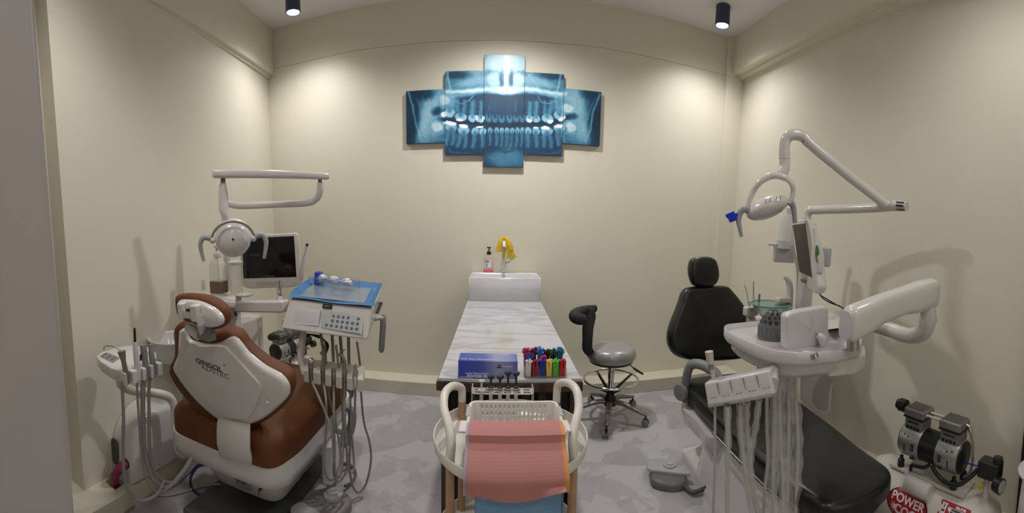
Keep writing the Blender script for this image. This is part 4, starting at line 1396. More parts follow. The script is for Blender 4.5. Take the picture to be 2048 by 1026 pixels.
# drains and cables hanging under the bowl, seen between bowl arm and chair
for i, (u0, u1, r) in enumerate(((366, 372, 0.006), (376, 384, 0.008), (388, 380, 0.005))):
    child(MB().tube(spline([W(u0, 745, d=2.33), W(u0 + 2, 800, d=2.33), W(u1, 850, d=2.33), W(u1 + 6, 878, d=2.34)], 6), r, 8), 'drain_hose', hose, un)
child(MB().lathe([(0.018, 0), (0.034, 0.006), (0.034, 0.04), (0.025, 0.05), (0.025, 0.14), (0, 0.14)], W(388, 850, d=2.3) + V((0, 0, -0.06)), n=20), 'filter_cup', mat('milky_plastic', (0.5, 0.5, 0.48), 0.3), un)
# swing arm to the console
aa, ab = W(474, 612, d=2.36), W(572, 612, d=2.12)
dd_ = (ab - aa).normalized()
afr = Frame((aa + ab) / 2, dd_, (-dd_.y, dd_.x, 0))
child(MB().box((aa + ab) / 2, ((ab - aa).length, 0.07, 0.062), afr), 'swing_arm', white, un, bevel=0.012)
child(MB().tube([W(470, 622, d=2.33), W(472, 632, d=2.32)], [0.004, 0.008], 10), 'lock_knob', black, un)

# ---- bottles on the unit
bp_ = W(438, 580, d=2.38)
b1 = thing('pump_bottle', 'clear pump bottle with brown liquid on the shelf of the brown chair unit', 'bottle', (bp_.x, bp_.y, 0.966))
clearb = mat('clear_bottle_plastic', (0.80, 0.77, 0.68), 0.10, trans=0.35, ior=1.2, alpha=0.55)
bs_ = lambda w2, z, r: [V((bp_.x + p[0], bp_.y + p[1], z)) for p in rrect(w2, w2 * 0.8, r, 5)]
child(MB().rings([bs_(0.088, 0.967, 0.015), bs_(0.092, 0.975, 0.018), bs_(0.092, 1.125, 0.018), bs_(0.07, 1.15, 0.018), bs_(0.04, 1.16, 0.014), bs_(0.038, 1.175, 0.014)]), 'bottle', clearb, b1, smooth=60)
child(MB().rings([bs_(0.093, 0.9675, 0.018), bs_(0.0935, 0.972, 0.018), bs_(0.0935, 1.035, 0.018)]), 'liquid', mat('brown_liquid', (0.14, 0.085, 0.05), 0.3), b1, smooth=60)
child(MB().lathe([(0.018, 1.172), (0.022, 1.176), (0.022, 1.195), (0.009, 1.205), (0.008, 1.225), (0.02, 1.23), (0.02, 1.238), (0, 1.24)], (bp_.x, bp_.y, 0)), 'pump', whitem, b1)
child(MB().tube([(bp_.x, bp_.y, 1.18), (bp_.x + 0.005, bp_.y, 0.98)], 0.004, 8), 'dip_tube', whitem, b1)
cp_ = W(474, 586, d=2.36)
b2 = thing('cup_dispenser', 'clear cylindrical canister with white lid next to the pump bottle', 'canister', (cp_.x, cp_.y, 0.946))
child(MB().lathe([(0.036, 0.947), (0.038, 0.952), (0.040, 1.13), (0.036, 1.13), (0.034, 0.955), (0, 0.953)], (cp_.x, cp_.y, 0), n=32), 'canister', mat('very_clear_plastic', (0.82, 0.80, 0.72), 0.08, trans=0.3, ior=1.2, alpha=0.28), b2)
child(MB().lathe([(0.043, 1.126), (0.045, 1.130), (0.044, 1.143), (0.030, 1.150), (0, 1.151)], (cp_.x, cp_.y, 0), n=32), 'lid', whitem, b2)

# ================================================================== LAMP OVER THE BROWN CHAIR
lp = thing('operating_lamp', 'white operating lamp with two grey side handles on the articulated arm above the brown chair', 'dental lamp', tuple(tc_[:2]) + (0.97,))
DL = 2.22
pole = W(456, 560, d=2.44)
child(MB().tube([(pole.x, pole.y, 0.9665), (pole.x, pole.y, 1.45)], 0.021, 18), 'pole', white, lp)
pa = spline([V((pole.x, pole.y, 1.44)), V((pole.x + 0.015, pole.y + 0.005, 1.478)), W(480, 412, d=2.40), W(550, 409, d=2.34), W(612, 406, d=2.28), W(632, 398, d=2.26), W(640, 383, d=2.25), W(641, 366, d=2.25)], 6)
child(MB().tube(pa, [0.021] * 8 + [0.019] * (len(pa) - 8), 18), 'lower_arm', white, lp, smooth=60)
child(MB().cyl(W(640, 367, d=2.25), W(640, 357, d=2.25), 0.011), 'pivot', mat('brown_grey_metal', (0.16, 0.14, 0.12), 0.4, metal=0.5), lp)
l0, l1 = W(424, 348, d=2.16), W(657, 353, d=2.26)
dd_ = (l1 - l0).normalized()
sec = rrect(0.048, 0.044, 0.016, 5)
fr_ = Frame(l0, V((-dd_.y, dd_.x, 0)), V((0, 0, 1)))
rgs = []
for k, sc in ((0, 0.6), (0.006, 0.85), (0.014, 1.0), (0.10, 1.0), ((l1 - l0).length - 0.12, 0.86), ((l1 - l0).length - 0.01, 0.80), ((l1 - l0).length, 0.62)):
    rgs.append([l0 + dd_ * k + fr_.x * p[0] * sc + V((0, 0, 1)) * p[1] * sc for p in sec])
child(MB().rings(rgs), 'upper_arm', white, lp, smooth=60)
child(MB().cyl(W(446, 357, d=DL - .04), W(446, 367, d=DL - .04), 0.013), 'pivot', mat('brown_grey_metal', (0, 0, 0)), lp)
dp = spline([W(446, 366, d=DL - .04), W(446, 378, d=DL - .04), W(447, 400, d=DL - .04), W(447, 415, d=DL - .045), W(449, 425, d=DL - .05), W(454, 437, d=DL - .05), W(458, 446, d=DL - .05)], 4)
child(MB().tube(dp, [0.016, 0.017, 0.018, 0.020, 0.022, 0.0245, 0.0255, 0.026, 0.026, 0.026, 0.026, 0.025] + [0.022] * 4 + [0.020] * 4 + [0.019] * 20, 18)if False else MB().tube(dp, [0.016 + 0.010 * min(1, i / 6) - 0.008 * max(0, (i - 12) / (len(dp) - 13)) for i in range(len(dp))], 18), 'drop_tube', white, lp, smooth=60)
hc = W(466, 478, d=DL - 0.06)
to = V((-hc.x, -hc.y, 0)).normalized()
sd = V((-to.y, to.x, 0))
hfr = Frame(hc, -sd, V((0, 0, 1)))
child(MB().ball(hc, (0.094, 0.096, 0.060), 32, 20, hfr), 'reflector_housing', white, lp)
child(MB().ball(hc + V((0, 0, 0.045)) - to * 0.012, (0.090, 0.062, 0.055), 28, 16, hfr), 'rear_cover', whitem, lp)
child(MB().slab([(x, y) for x, y in smooth_closed([(-0.045, 0.085), (0, 0.098), (0.045, 0.085), (0.045, 0.062), (0, 0.046), (-0.045, 0.062)], 5)], Frame(hc + to * 0.030 + V((0, 0, 0.0)), hfr.x, V((0, 0, 1)) - to * 0.45), -0.004, 0.014, 0.003, 0), 'switch_panel', lgrey, lp, smooth=50)
child(MB().lathe([(0.006, 0.0), (0.006, 0.004), (0, 0.004)], hc + to * 0.0585, to), 'sensor', black, lp)
yk = [hc + hfr.x * (0.108 * cos(t)) + V((0, 0, 0.090 * sin(t) + 0.0)) + to * (0.052 + 0.010 * sin(t)) for t in [radians(-8 + 196 * i / 24) for i in range(25)]]
child(MB().tube(yk, 0.0065, 10), 'yoke', mat('warm_grey_plastic', (0.24, 0.21, 0.18), 0.4), lp, smooth=70)
for s_ in (-1, 1):
    bsx = hc + hfr.x * (0.104 * s_) + to * 0.05 + V((0, 0, 0.0))
    child(MB().ball(bsx, 0.017, 14, 10), 'joint', whitem, lp)
    hp = spline([bsx + hfr.x * (0.012 * s_) + V((0, 0, 0.012)), bsx + hfr.x * (0.045 * s_) + V((0, 0, 0.016)), bsx + hfr.x * (0.064 * s_) + V((0, 0, -0.015)), bsx + hfr.x * (0.060 * s_) + V((0, 0, -0.06)), bsx + hfr.x * (0.050 * s_) + V((0, 0, -0.105))], 5)
    child(MB().tube(hp, [0.016 - 0.008 * (i / (len(hp) - 1)) for i in range(len(hp))], 12), 'handle', mat('pale_grey_plastic', (0.33, 0.34, 0.34), 0.4), lp, smooth=70)

# ================================================================== MONITOR
ml_, mr_ = W(480, 520, d=2.60), W(600, 520, d=2.52)
mx_ = (mr_ - ml_).normalized()
MF = Frame(ml_, mx_, V((0, 0, 1)))
mo = thing('monitor', 'white-framed monitor with a black screen behind the lamp of the brown chair', 'monitor', tuple(((ml_ + mr_) / 2)[:]))
fo = [MF.uv(*p) for p in ((479, 473), (597, 465), (603, 566), (590, 574), (494, 578), (482, 569))]
child(MB().slab(roundpoly(fo, [0.02, 0.025, 0.015, 0.05, 0.03, 0.03], 6), MF, -0.035, 0.0, 0.006, 0.012), 'casing', white, mo, smooth=50)
so = [MF.uv(*p) for p in ((484, 477), (588, 472), (593, 554), (487, 557))]
child(MB().slab(so, MF, -0.002, 0.0012), 'screen', mat('black_glass', (0.004, 0.004, 0.005), 0.06, coat=0.5), mo, smooth=0)
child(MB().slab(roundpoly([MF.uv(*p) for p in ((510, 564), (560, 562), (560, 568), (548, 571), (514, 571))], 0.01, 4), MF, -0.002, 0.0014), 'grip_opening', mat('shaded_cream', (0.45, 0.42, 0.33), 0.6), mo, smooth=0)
child(MB().tube([MF(*MF.uv(559, 571), -0.02), MF(*MF.uv(558, 585), -0.01), MF(*MF.uv(560, 600), -0.03), V((ab.x - 0.05, ab.y + 0.03, ab.z + 0.034))], 0.012, 10), 'stand', whitem, mo)
child(MB().tube([MF(*MF.uv(559, 560), 0.004), MF(*MF.uv(559, 572), 0.006), MF(*MF.uv(562, 583), 0.006)], 0.003, 6), 'cable', grey, mo)
child(MB().cyl(MF(*MF.uv(492, 564), 0.0), MF(*MF.uv(492, 564), 0.0015), 0.004), 'power_button', grey, mo)

# intraoral camera in its holder at the side of the monitor
ic = thing('intraoral_camera', 'slim white handpiece with black tip in the holder beside the monitor', 'camera wand', tuple(W(602, 545, d=2.5)[:]))
child(MB().tube([W(614, 488, d=2.48), W(612, 500, d=2.48), W(607, 525, d=2.48), W(603, 548, d=2.49), W(604, 560, d=2.49)], [0.007, 0.007, 0.013, 0.018, 0.010], 14), 'body', whitem, ic, smooth=70)
child(MB().cyl(W(614.3, 487, d=2.47), W(614, 492, d=2.47), 0.0078), 'lens', black, ic)
child(MB().tube([W(598, 546, d=2.5), W(604, 548, d=2.49)], 0.012, 10), 'holder_clip', whitem, ic)
child(MB().tube(spline([W(604, 558, d=2.49), W(602, 575, d=2.45), W(603, 585, d=2.42), W(600, 610, d=2.42)], 5), 0.003, 6), 'cable', hose, ic)

# ================================================================== CONSOLE OVER THE BROWN CHAIR
ZC = 1.0
cA, cB, cC, cD = W(580, 597, z=ZC), W(746, 616, z=ZC), W(763, 575, z=ZC), W(624, 562, z=ZC)
cE, cF = W(561, 658, z=0.874), W(736, 681, z=0.874)
cs = thing('instrument_console', 'white instrument console with keypad and blue-covered tray beside the brown chair', 'dental console', tuple(((cA + cB + cC + cD) / 4 + V((0, 0, -0.10)))[:]))


def hexa(a, b, c, d, e, f, g, h):
    """top a b c d (ccw), bottom e f g h."""
    return MB().add([a, b, c, d, e, f, g, h], [(0, 1, 2, 3), (7, 6, 5, 4), (0, 4, 5, 1), (1, 5, 6, 2), (2, 6, 7, 3), (3, 7, 4, 0)])


dn = V((0, 0, -1))
child(hexa(cA, cB, cC, cD, cE, cF, cC + dn * 0.075 + (cB - cC) * 0.10, cD + dn * 0.075 + (cA - cD) * 0.10), 'casing', white, cs, bevel=0.012)
# face frame for the keypad
fx_ = (cB - cA).normalized()
KF = Frame((cA + cB + cE + cF) / 4, ((cB - cA) + (cF - cE)), ((cA + cB) - (cE + cF)))


def on(u, v, z=0.0):
    a, b_ = KF.uv(u, v)
    return (a, b_)


kz = 0.0015
px2 = lambda zx, zy: (540 + zx / 4.277, 520 + zy / 4.277)
scr = [on(*px2(*p)) for p in ((190, 392), (432, 430), (415, 568), (155, 548))]
child(MB().slab(roundpoly(scr, 0.004, 3), KF, -0.003, 0.004, 0.002, 0), 'display_frame', ceram, cs)
scr = [on(*px2(*p)) for p in ((222, 430), (425, 456), (412, 552), (205, 528))]
child(MB().slab(roundpoly(scr, 0.003, 3), KF, -0.001, 0.0046, 0.0004, 0), 'display', mat('grey_lcd', (0.55, 0.55, 0.57), 0.2), cs)
pad = [on(*px2(*p)) for p in ((448, 432), (800, 462), (778, 632), (440, 580))]
child(MB().slab(roundpoly(pad, 0.003, 3), KF, -0.003, 0.0014, 0.0005, 0), 'keypad', mat('pale_blue_grey', (0.46, 0.49, 0.50), 0.35), cs)
pad2 = [on(*px2(*p)) for p in ((785, 458), (806, 460), (786, 640), (768, 636))]
child(MB().slab(roundpoly(pad2, 0.003, 3), KF, -0.001, 0.003, 0.001, 0), 'keypad_rim', whitem, cs)
kb = [(545, 480), (588, 485), (628, 490), (671, 494), (757, 504), (536, 520), (579, 525), (621, 531), (664, 537), (707, 542), (750, 547), (484, 556), (527, 562), (570, 568), (613, 574), (656, 579), (699, 586), (743, 591)]
for b0 in kb:
    a, b_ = on(*px2(*b0))
    bt = child(MB().lathe([(0.0062, 0.001), (0.0062, 0.0028), (0.0045, 0.0034), (0, 0.0034)], KF(a, b_), KF.z, n=14), 'button', dgrey, cs)
    child(MB().lathe([(0.0022, 0.003), (0.0022, 0.0037), (0, 0.0037)], KF(a, b_), KF.z, n=8), 'button_symbol', lgrey, bt)
a, b_ = on(*px2(493, 398))
child(MB().slab(rrect(0.048, 0.019, 0.001, 2, a, b_), KF, -0.004, 0.0036), 'name_badge', black, cs)
writing('badge_lettering', 'ADSTEC', Frame(KF(a, b_, 0.0040), KF.x, KF.y), 0.008, lgrey, cs)
# rim and blue sheet on the tray
tp = Frame(V((0, 0, ZC)), (1, 0, 0), (0, 1, 0))
tq = [(p.x, p.y) for p in (cA * 0.93 + cC * 0.07, cB * 0.95 + cD * 0.05, cC * 0.96 + cA * 0.04, cD * 0.96 + cB * 0.04)]
blue_sheet = mat('blue_nonwoven_sheet', (0.03, 0.135, 0.30), 0.6, bump=0.5, bscale=30)
sheet = MB()


def bil(s, t, z):
    p = (cA * (1 - s) + cB * s) * (1 - t) + (cD * (1 - s) + cC * s) * t
    return V((p.x, p.y, z))


rows = []
for j in range(21):
    t_ = -0.02 + 1.04 * j / 20
    row = []
    for i in range(27):
        s = -0.015 + 1.03 * i / 26
        e_ = min(s + 0.015, 1.015 - s, (t_ + 0.02) * 1.0, 1.02 - t_)
        z = ZC + 0.0025 + 0.022 * max(0, 1 - max(0, e_ - 0.02) / 0.05) ** 1.0 * (1 if t_ > 0.06 else 0.25)
        z += 0.002 * sin(9 * s + 3 * t_) * (1 if e_ < 0.12 else 0.1) + 0.0012 * sin(40 * t_ + 8 * s) * (e_ < 0.1)
        row.append(bil(s, t_, z))
    rows.append(row)
o = sheet.sheet(rows, 0.0008).build('tray_cover', blue_sheet, at=tuple(((cA + cC) / 2)[:]), smooth=50)
tag(o, 'blue sheet covering the tray on top of the white instrument console', 'tray cover')
rows = [[bil(0.09 + 0.80 * i / 8, 0.10 + 0.72 * j / 8, ZC + 0.0055) for i in range(9)] for j in range(9)]
o = MB().sheet(rows, 0.0012).build('tray_mat', mat('pale_blue_mat', (0.16, 0.215, 0.30), 0.22, coat=0.3), at=tuple(((cA + cC) / 2)[:]), smooth=50)
tag(o, 'pale blue glossy mat lying inside the blue tray cover', 'mat')

# cup and organiser on the tray
q = W(638, 566, z=1.012)
t = thing('bur_block', 'blue hollow cylinder standing on the blue tray cover', 'holder', tuple(q[:]))
child(MB().lathe([(0.026, 1.0075), (0.0275, 1.012), (0.0275, 1.042), (0.024, 1.046), (0.024, 1.072), (0.021, 1.075), (0.010, 1.075), (0.010, 1.02), (0, 1.02)], (q.x, q.y, 0), n=28), 'body', blueg, t)
q0, q1 = W(622, 566, z=1.01), W(703, 582, z=1.01)
dx_ = (q1 - q0).normalized()
ofr = Frame((q0 + q1) / 2 + V((0, 0.035, 0.002)), dx_, V((-dx_.y, dx_.x, 0)))
t = thing('clear_organiser', 'clear plastic box of wrapped cotton rolls on the blue tray', 'organiser', tuple(ofr.o[:]))
ln = (q1 - q0).length
m = MB()
for a, b_, c_, sa, sb_, sc_ in ((0, 0, 0.001, ln, 0.075, 0.002), (0, -0.037, 0.017, ln, 0.002, 0.034), (0, 0.037, 0.026, ln, 0.002, 0.05), (-ln / 2, 0, 0.02, 0.002, 0.075, 0.038), (ln / 2, 0, 0.02, 0.002, 0.075, 0.038), (-ln / 6, 0, 0.02, 0.0015, 0.073, 0.036), (ln / 6, 0, 0.02, 0.0015, 0.073, 0.036)):
    m.box(ofr(a, b_, c_), (sa, sb_, sc_), ofr)
child(m, 'box', clear, t, smooth=0)
wrap = mat('crinkled_wrap', (0.66, 0.66, 0.70), 0.2, trans=0.2, bump=2.5, bscale=90)
for i in range(3):
    c_ = ofr(-ln / 3 + 0.024 + i * ln / 3.3, 0.002, 0.030)
    m = MB()
    rd = random.Random(i)
    rows = []
    for a in range(10):
        rows.append([c_ + ofr.x * (0.036 * cos(2 * pi * b_ / 14) * sin(pi * (a + .3) / 9.6) * rd.uniform(.6, 1.1)) + ofr.y * (0.030 * sin(2 * pi * b_ / 14) * sin(pi * (a + .3) / 9.6) * rd.uniform(.7, 1.05)) + V((0, 0, -0.022 * cos(pi * (a + .3) / 9.6))) for b_ in range(14)])
    m.rings(rows)
    o = m.build('wrapped_roll', wrap, at=tuple(c_[:]), smooth=0)
    tag(o, ['wrapped white roll next to the blue cylinder in the clear box', 'middle wrapped white roll in the clear box', 'wrapped white roll at the far end of the clear box from the blue cylinder'][i], 'wrapped supplies', 'wrapped rolls in the clear box')

# side handle, knob row, supports and hoses
hx_ = [W(747, 638, d=1.86), W(757, 636, d=1.88), W(767, 636, d=1.90)]
child(MB().tube(hx_, 0.011, 12), 'handle_stem', lgrey, cs)
g0, g1 = W(767, 634, d=1.90), W(763, 700, d=1.90)
child(MB().tube([g0 + V((0, 0, 0.012)), g0, g0 * 0.8 + g1 * 0.2, g1, g1 - V((0, 0, 0.012))], [0.007, 0.0135, 0.0145, 0.0135, 0.007], 14), 'side_handle', mat('handle_grey', (0.25, 0.255, 0.26), 0.4), cs, smooth=60)
for i in range(5):
    p = W(753 + i * 1.9, 624 - i * 4.3, d=1.86 + i * 0.03)
    child(MB().lathe([(0.006, -0.012), (0.0075, 0), (0.0075, 0.010), (0, 0.011)], p, (1, 0, -0.1), n=12), 'tray_knob', dgrey, cs)
child(MB().tube(spline([W(607, 660, d=1.88), W(604, 690, d=1.86), W(601, 712, d=1.85), W(606, 735, d=1.84), W(612, 750, d=1.82)], 5), 0.020, 14, flat=0.7), 'support_pole', mat('milky_tube', (0.55, 0.52, 0.47), 0.3), cs, smooth=70)
for i, (u, v) in enumerate(((641, 668), (664, 670), (680, 673), (697, 676))):
    child(MB().tube([W(u, v - 4, d=1.84), W(u + (9, 3, 5, 1)[i], 722 + 2 * i, d=1.80)], 0.0075, 8), 'supply_tube', mat('brown_grey_hose', (0.16, 0.145, 0.12), 0.5), cs)
# coiled cord and dark red cables under the left end
m = MB()
pts = []
for i in range(190):
    t_ = i / 189
    an = pi * 1.15 * t_ - 0.3
    cc_ = W(585, 650, d=1.95) + V((0.048 * cos(an + pi), 0.02 * t_, 0.048 * sin(an + pi) * 1.0))
    w2 = 2 * pi * 26 * t_
    pts.append(cc_ + V((cos(an + pi), 0, sin(an + pi))) * 0.010 * cos(w2) + V((0, 1, 0)) * 0.010 * sin(w2))
child(MB().tube(pts, 0.0028, 6), 'coiled_cord', lgrey, cs, smooth=80)
for k in range(4):
    child(MB().tube(spline([W(612 + 2 * k, 668, d=1.95), W(640 + 3 * k, 672 + 3 * k, d=1.97), W(651 + 2 * k, 690 + k, d=1.98), W(640 + 3 * k, 708 + 2 * k, d=1.98)], 6), 0.003, 6), 'control_cable', mat('dark_red_cable', (0.07, 0.02, 0.018), 0.5) if k < 2 else black, cs, smooth=80)

# instrument holder bar below the console (part of the console) with handpieces
ZH = 0.70
hA, hB, hC, hD = W(607, 740, z=ZH), W(726, 760, z=ZH), W(729, 732, z=ZH), W(607, 715, z=ZH)
hb = MB()
nsl = 5
lo = -0.055
# comb shaped block: solid back strip plus teeth between the slots
bilh = lambda s, t_, z: V((*(((hA * (1 - s) + hB * s) * (1 - t_) + (hD * (1 - s) + hC * s) * t_)[:2]), ZH + z))


def prism4(m, s0, s1, t0, t1, z0, z1):
    m.add([bilh(s0, t0, z1), bilh(s1, t0, z1), bilh(s1, t1, z1), bilh(s0, t1, z1), bilh(s0, t0, z0), bilh(s1, t0, z0), bilh(s1, t1, z0), bilh(s0, t1, z0)], [(0, 1, 2, 3), (7, 6, 5, 4), (0, 4, 5, 1), (1, 5, 6, 2), (2, 6, 7, 3), (3, 7, 4, 0)])


prism4(hb, 0, 1, 0.62, 1.0, lo, 0)
slots = [0.13, 0.34, 0.52, 0.70, 0.87]
ed = [0.0] + [x + o_ for x in slots for o_ in (-0.038, 0.038)] + [1.0]
for k in range(0, len(ed), 2):
    prism4(hb, ed[k], ed[k + 1], 0.0, 0.64, lo, 0)
child(hb, 'instrument_holder', mat('milky_white_plastic', (0.50, 0.47, 0.42), 0.35), cs, bevel=0.004)

hpcol = mat('handpiece_metal', (0.30, 0.28, 0.25), 0.3, metal=0.7)
hp_lab = ['air-water syringe with round grey head in the console holder by the brown backrest', 'thin dark handpiece second from the brown backrest in the console holder', 'short dark handpiece in the middle slot of the console holder', 'handpiece with hooked metal head in the console holder', 'handpiece with conical dark tip at the free end of the console holder']


def handpiece(i, kind, c0, c1, hosepts, lab, rh=0.0055, grp='handpieces hanging in the console holder', hr=None):
    """c0 bottom of the piece in its slot, c1 its top."""
    t = thing('dental_handpiece', lab, 'handpiece', tuple(c0[:]), grp)
    d = (c1 - c0)
    if kind == 'syringe':
        child(MB().tube([c0, c0 + d * 0.3, c0 + d * 0.8, c1], [0.006, 0.009, 0.008, 0.012], 12), 'body', hpcol, t, smooth=60)
        child(MB().lathe([(0.010, -0.012), (0.015, -0.006), (0.015, 0.006), (0.008, 0.010), (0, 0.010)], c1, (0.2, -0.6, 0.5), n=18), 'head', hpcol, t)
        child(MB().tube([c1 + V((0.008, 0, 0)), c1 + V((0.04, -0.02, -0.004)), c1 + V((0.075, -0.03, -0.018))], 0.0022, 6), 'nozzle', steel, t)
    elif kind == 'hook':
        pts = spline([c0, c0 + d * 0.5, c0 + d * 0.85 + V((0.002, 0, 0)), c1 + V((-0.012, 0, 0.004)), c1 + V((-0.024, 0, 0.001))], 4)
        child(MB().tube(pts, [0.0085 - 0.0035 * (k / len(pts)) for k in range(len(pts))], 12), 'body', hpcol, t, smooth=60)
        child(MB().tube([c1 + V((-0.020, 0, 0.012)), c1 + V((0.004, 0, 0.028))], 0.0035, 8), 'head', hpcol, t)
    elif kind == 'cone':
        child(MB().tube([c0, c0 + d * 0.55, c0 + d * 0.56, c0 + d * 0.6, c1 - d * 0.12], [0.008, 0.0095, 0.011, 0.011, 0.005], 14), 'body', whitem, t, smooth=40)
        child(MB().tube([c0 + d * 0.5, c0 + d * 0.6, c1 - d * 0.1, c1], [0.0115, 0.0115, 0.006, 0.001], 14), 'tip', grey, t, smooth=40)
    else:
        child(MB().tube([c0, c0 + d * 0.2, c0 + d * 0.9, c1], [0.005, 0.0075, 0.006, 0.004], 12), 'body', hpcol, t, smooth=60)
    pts = spline(hosepts, 7)
    child(MB().tube(pts, hr or rh, 8), 'hose', hose, t, smooth=80)
    return t


tops = [(622, 722, 'syringe'), (645, 712, 'plain'), (668, 746, 'plain'), (688, 712, 'hook'), (711, 727, 'cone')]
hoses = [
    [(626, 764, 1.66), (638, 795, 1.66), (652, 828, 1.67), (664, 866, 1.68), (668, 920, 1.72), (675, 955, 1.76), (684, 935, 1.80), (686, 850, 1.84), (680, 760, 1.85), (672, 690, 1.86)],
    [(646, 768, 1.67), (652, 800, 1.67), (652, 860, 1.69), (647, 925, 1.72), (656, 958, 1.74), (670, 955, 1.78), (681, 915, 1.82), (672, 850, 1.84), (656, 780, 1.85), (650, 690, 1.86)],
    [(668, 772, 1.68), (668, 830, 1.68), (669, 900, 1.71), (668, 950, 1.76), (680, 962, 1.80), (694, 930, 1.83), (690, 840, 1.85), (684, 760, 1.86), (682, 690, 1.86)],
    [(688, 772, 1.70), (689, 830, 1.70), (694, 900, 1.74), (699, 945, 1.80), (708, 930, 1.85), (702, 850, 1.87), (700, 760, 1.88), (698, 690, 1.88)],
    [(711, 779, 1.71), (709, 830, 1.72), (702, 880, 1.74), (699, 930, 1.78), (705, 970, 1.82), (716, 985, 1.85), (732, 968, 1.86), (742, 920, 1.86), (738, 880, 1.86), (728, 845, 1.86), (722, 783, 1.86), (720, 730, 1.86), (714, 684, 1.86)]]
for i, ((u, v, kind), hp) in enumerate(zip(tops, hoses)):
    s = slots[i]
    c0 = bilh(s, 0.22, lo + 0.002)
    top = W(u, v, d=math.hypot(c0.x, c0.y) + 0.01)
    pts = [c0] + [W(a, b_, d=d_ + (-0.05, 0.0, 0.02, -0.01, 0.06)[i] * min(1, k / 2)) for k, (a, b_, d_) in enumerate(hp[1:])]
    handpiece(i, kind, c0, top, pts, hp_lab[i])

# ================================================================== ASSISTANT'S HOLDER BESIDE THE BROWN CHAIR
ZA = 0.80
ah = thing('assistant_tray', 'white assistant tray with small keypad on a pipe arm beside the brown chair', 'instrument tray', tuple(W(250, 715, z=ZA)[:]))
ao = [W(*p, z=ZA).xy[:] for p in ((192, 712), (203, 704), (235, 694), (262, 690), (300, 694), (312, 705), (313, 716), (306, 724), (262, 735), (243, 741), (222, 736), (200, 722))]
AF = Frame((0, 0, ZA), (1, 0, 0), (0, 1, 0))
child(MB().slab(roundpoly(ao, 0.01, 3), AF, -0.055, 0.0, 0.006, 0.02), 'tray_body', white, ah, smooth=50)
kp = [W(*p, z=ZA).xy[:] for p in ((199, 713), (213, 705), (240, 716), (226, 726))]
child(MB().slab(roundpoly(kp, 0.006, 3), AF, -0.001, 0.0015), 'keypad', grey, ah)
for i in range(2):
    for j in range(3):
        p = W(206 + 9 * j + 5 * i, 712 + 3.6 * j - 3.5 * i, z=ZA + 0.0015)
        child(MB().lathe([(0.0055, 0), (0.0055, 0.0015), (0, 0.0015)], p, n=12), 'button', dgrey, ah)
# slotted front edge
f0, f1 = W(243, 742, z=ZA), W(312, 722, z=ZA)
fd = (f1 - f0).normalized()
fn = V((fd.y, -fd.x, 0))
ffr = Frame(f0, fd, -fn)
m = MB()
L_ = (f1 - f0).length
asl = [0.08, 0.38, 0.62, 0.84]
ed = [-0.04] + [x + o_ for x in asl for o_ in (-0.07, 0.07)] + [1.04]
for k in range(0, len(ed), 2):
    a, b_ = ed[k] * L_, ed[k + 1] * L_
    m.box(ffr((a + b_) / 2, -0.018, -0.026), (b_ - a, 0.042, 0.052), ffr)
child(m, 'slotted_edge', white, ah, bevel=0.004)
pp = [W(240, 760, d=1.92), W(245, 772, d=1.93), W(265, 781, d=1.96), W(300, 785, d=1.98), W(325, 789, d=2.0), W(341, 797, d=2.02), W(349, 815, d=2.02), W(352, 845, d=2.02), W(355, 880, d=2.02), W(358, 900, d=2.02), W(368, 909, d=2.03), W(382, 902, d=2.06), W(400, 888, d=2.12)]
child(MB().tube(spline([W(240, 735, d=1.90)] + pp, 6), 0.0215, 16), 'pipe_arm', warmw, ah, smooth=70)
ag = 'instruments in the assistant tray'
al = ['short suction nozzle with flared grey head by the keypad of the assistant tray', 'tall white suction piece with thin black tip in the assistant tray', 'thick grey suction handpiece with dark clip in the assistant tray', 'grey handpiece at the end of the assistant tray away from the keypad']
atop = [(243, 702), (270, 684), (286, 690), (300, 689)]
ahose = [
    [(245, 765), (247, 830), (246, 900), (250, 960), (262, 990), (285, 1001), (312, 990), (330, 960)],
    [(274, 770), (278, 840), (282, 900), (287, 935), (295, 965), (318, 985), (345, 970)],
    [(286, 770), (286, 840), (288, 890), (294, 925), (308, 960), (335, 975), (365, 945), (385, 915)],
    [(299, 765), (298, 830), (299, 890), (303, 925), (318, 955), (345, 965), (370, 945), (385, 925)]]
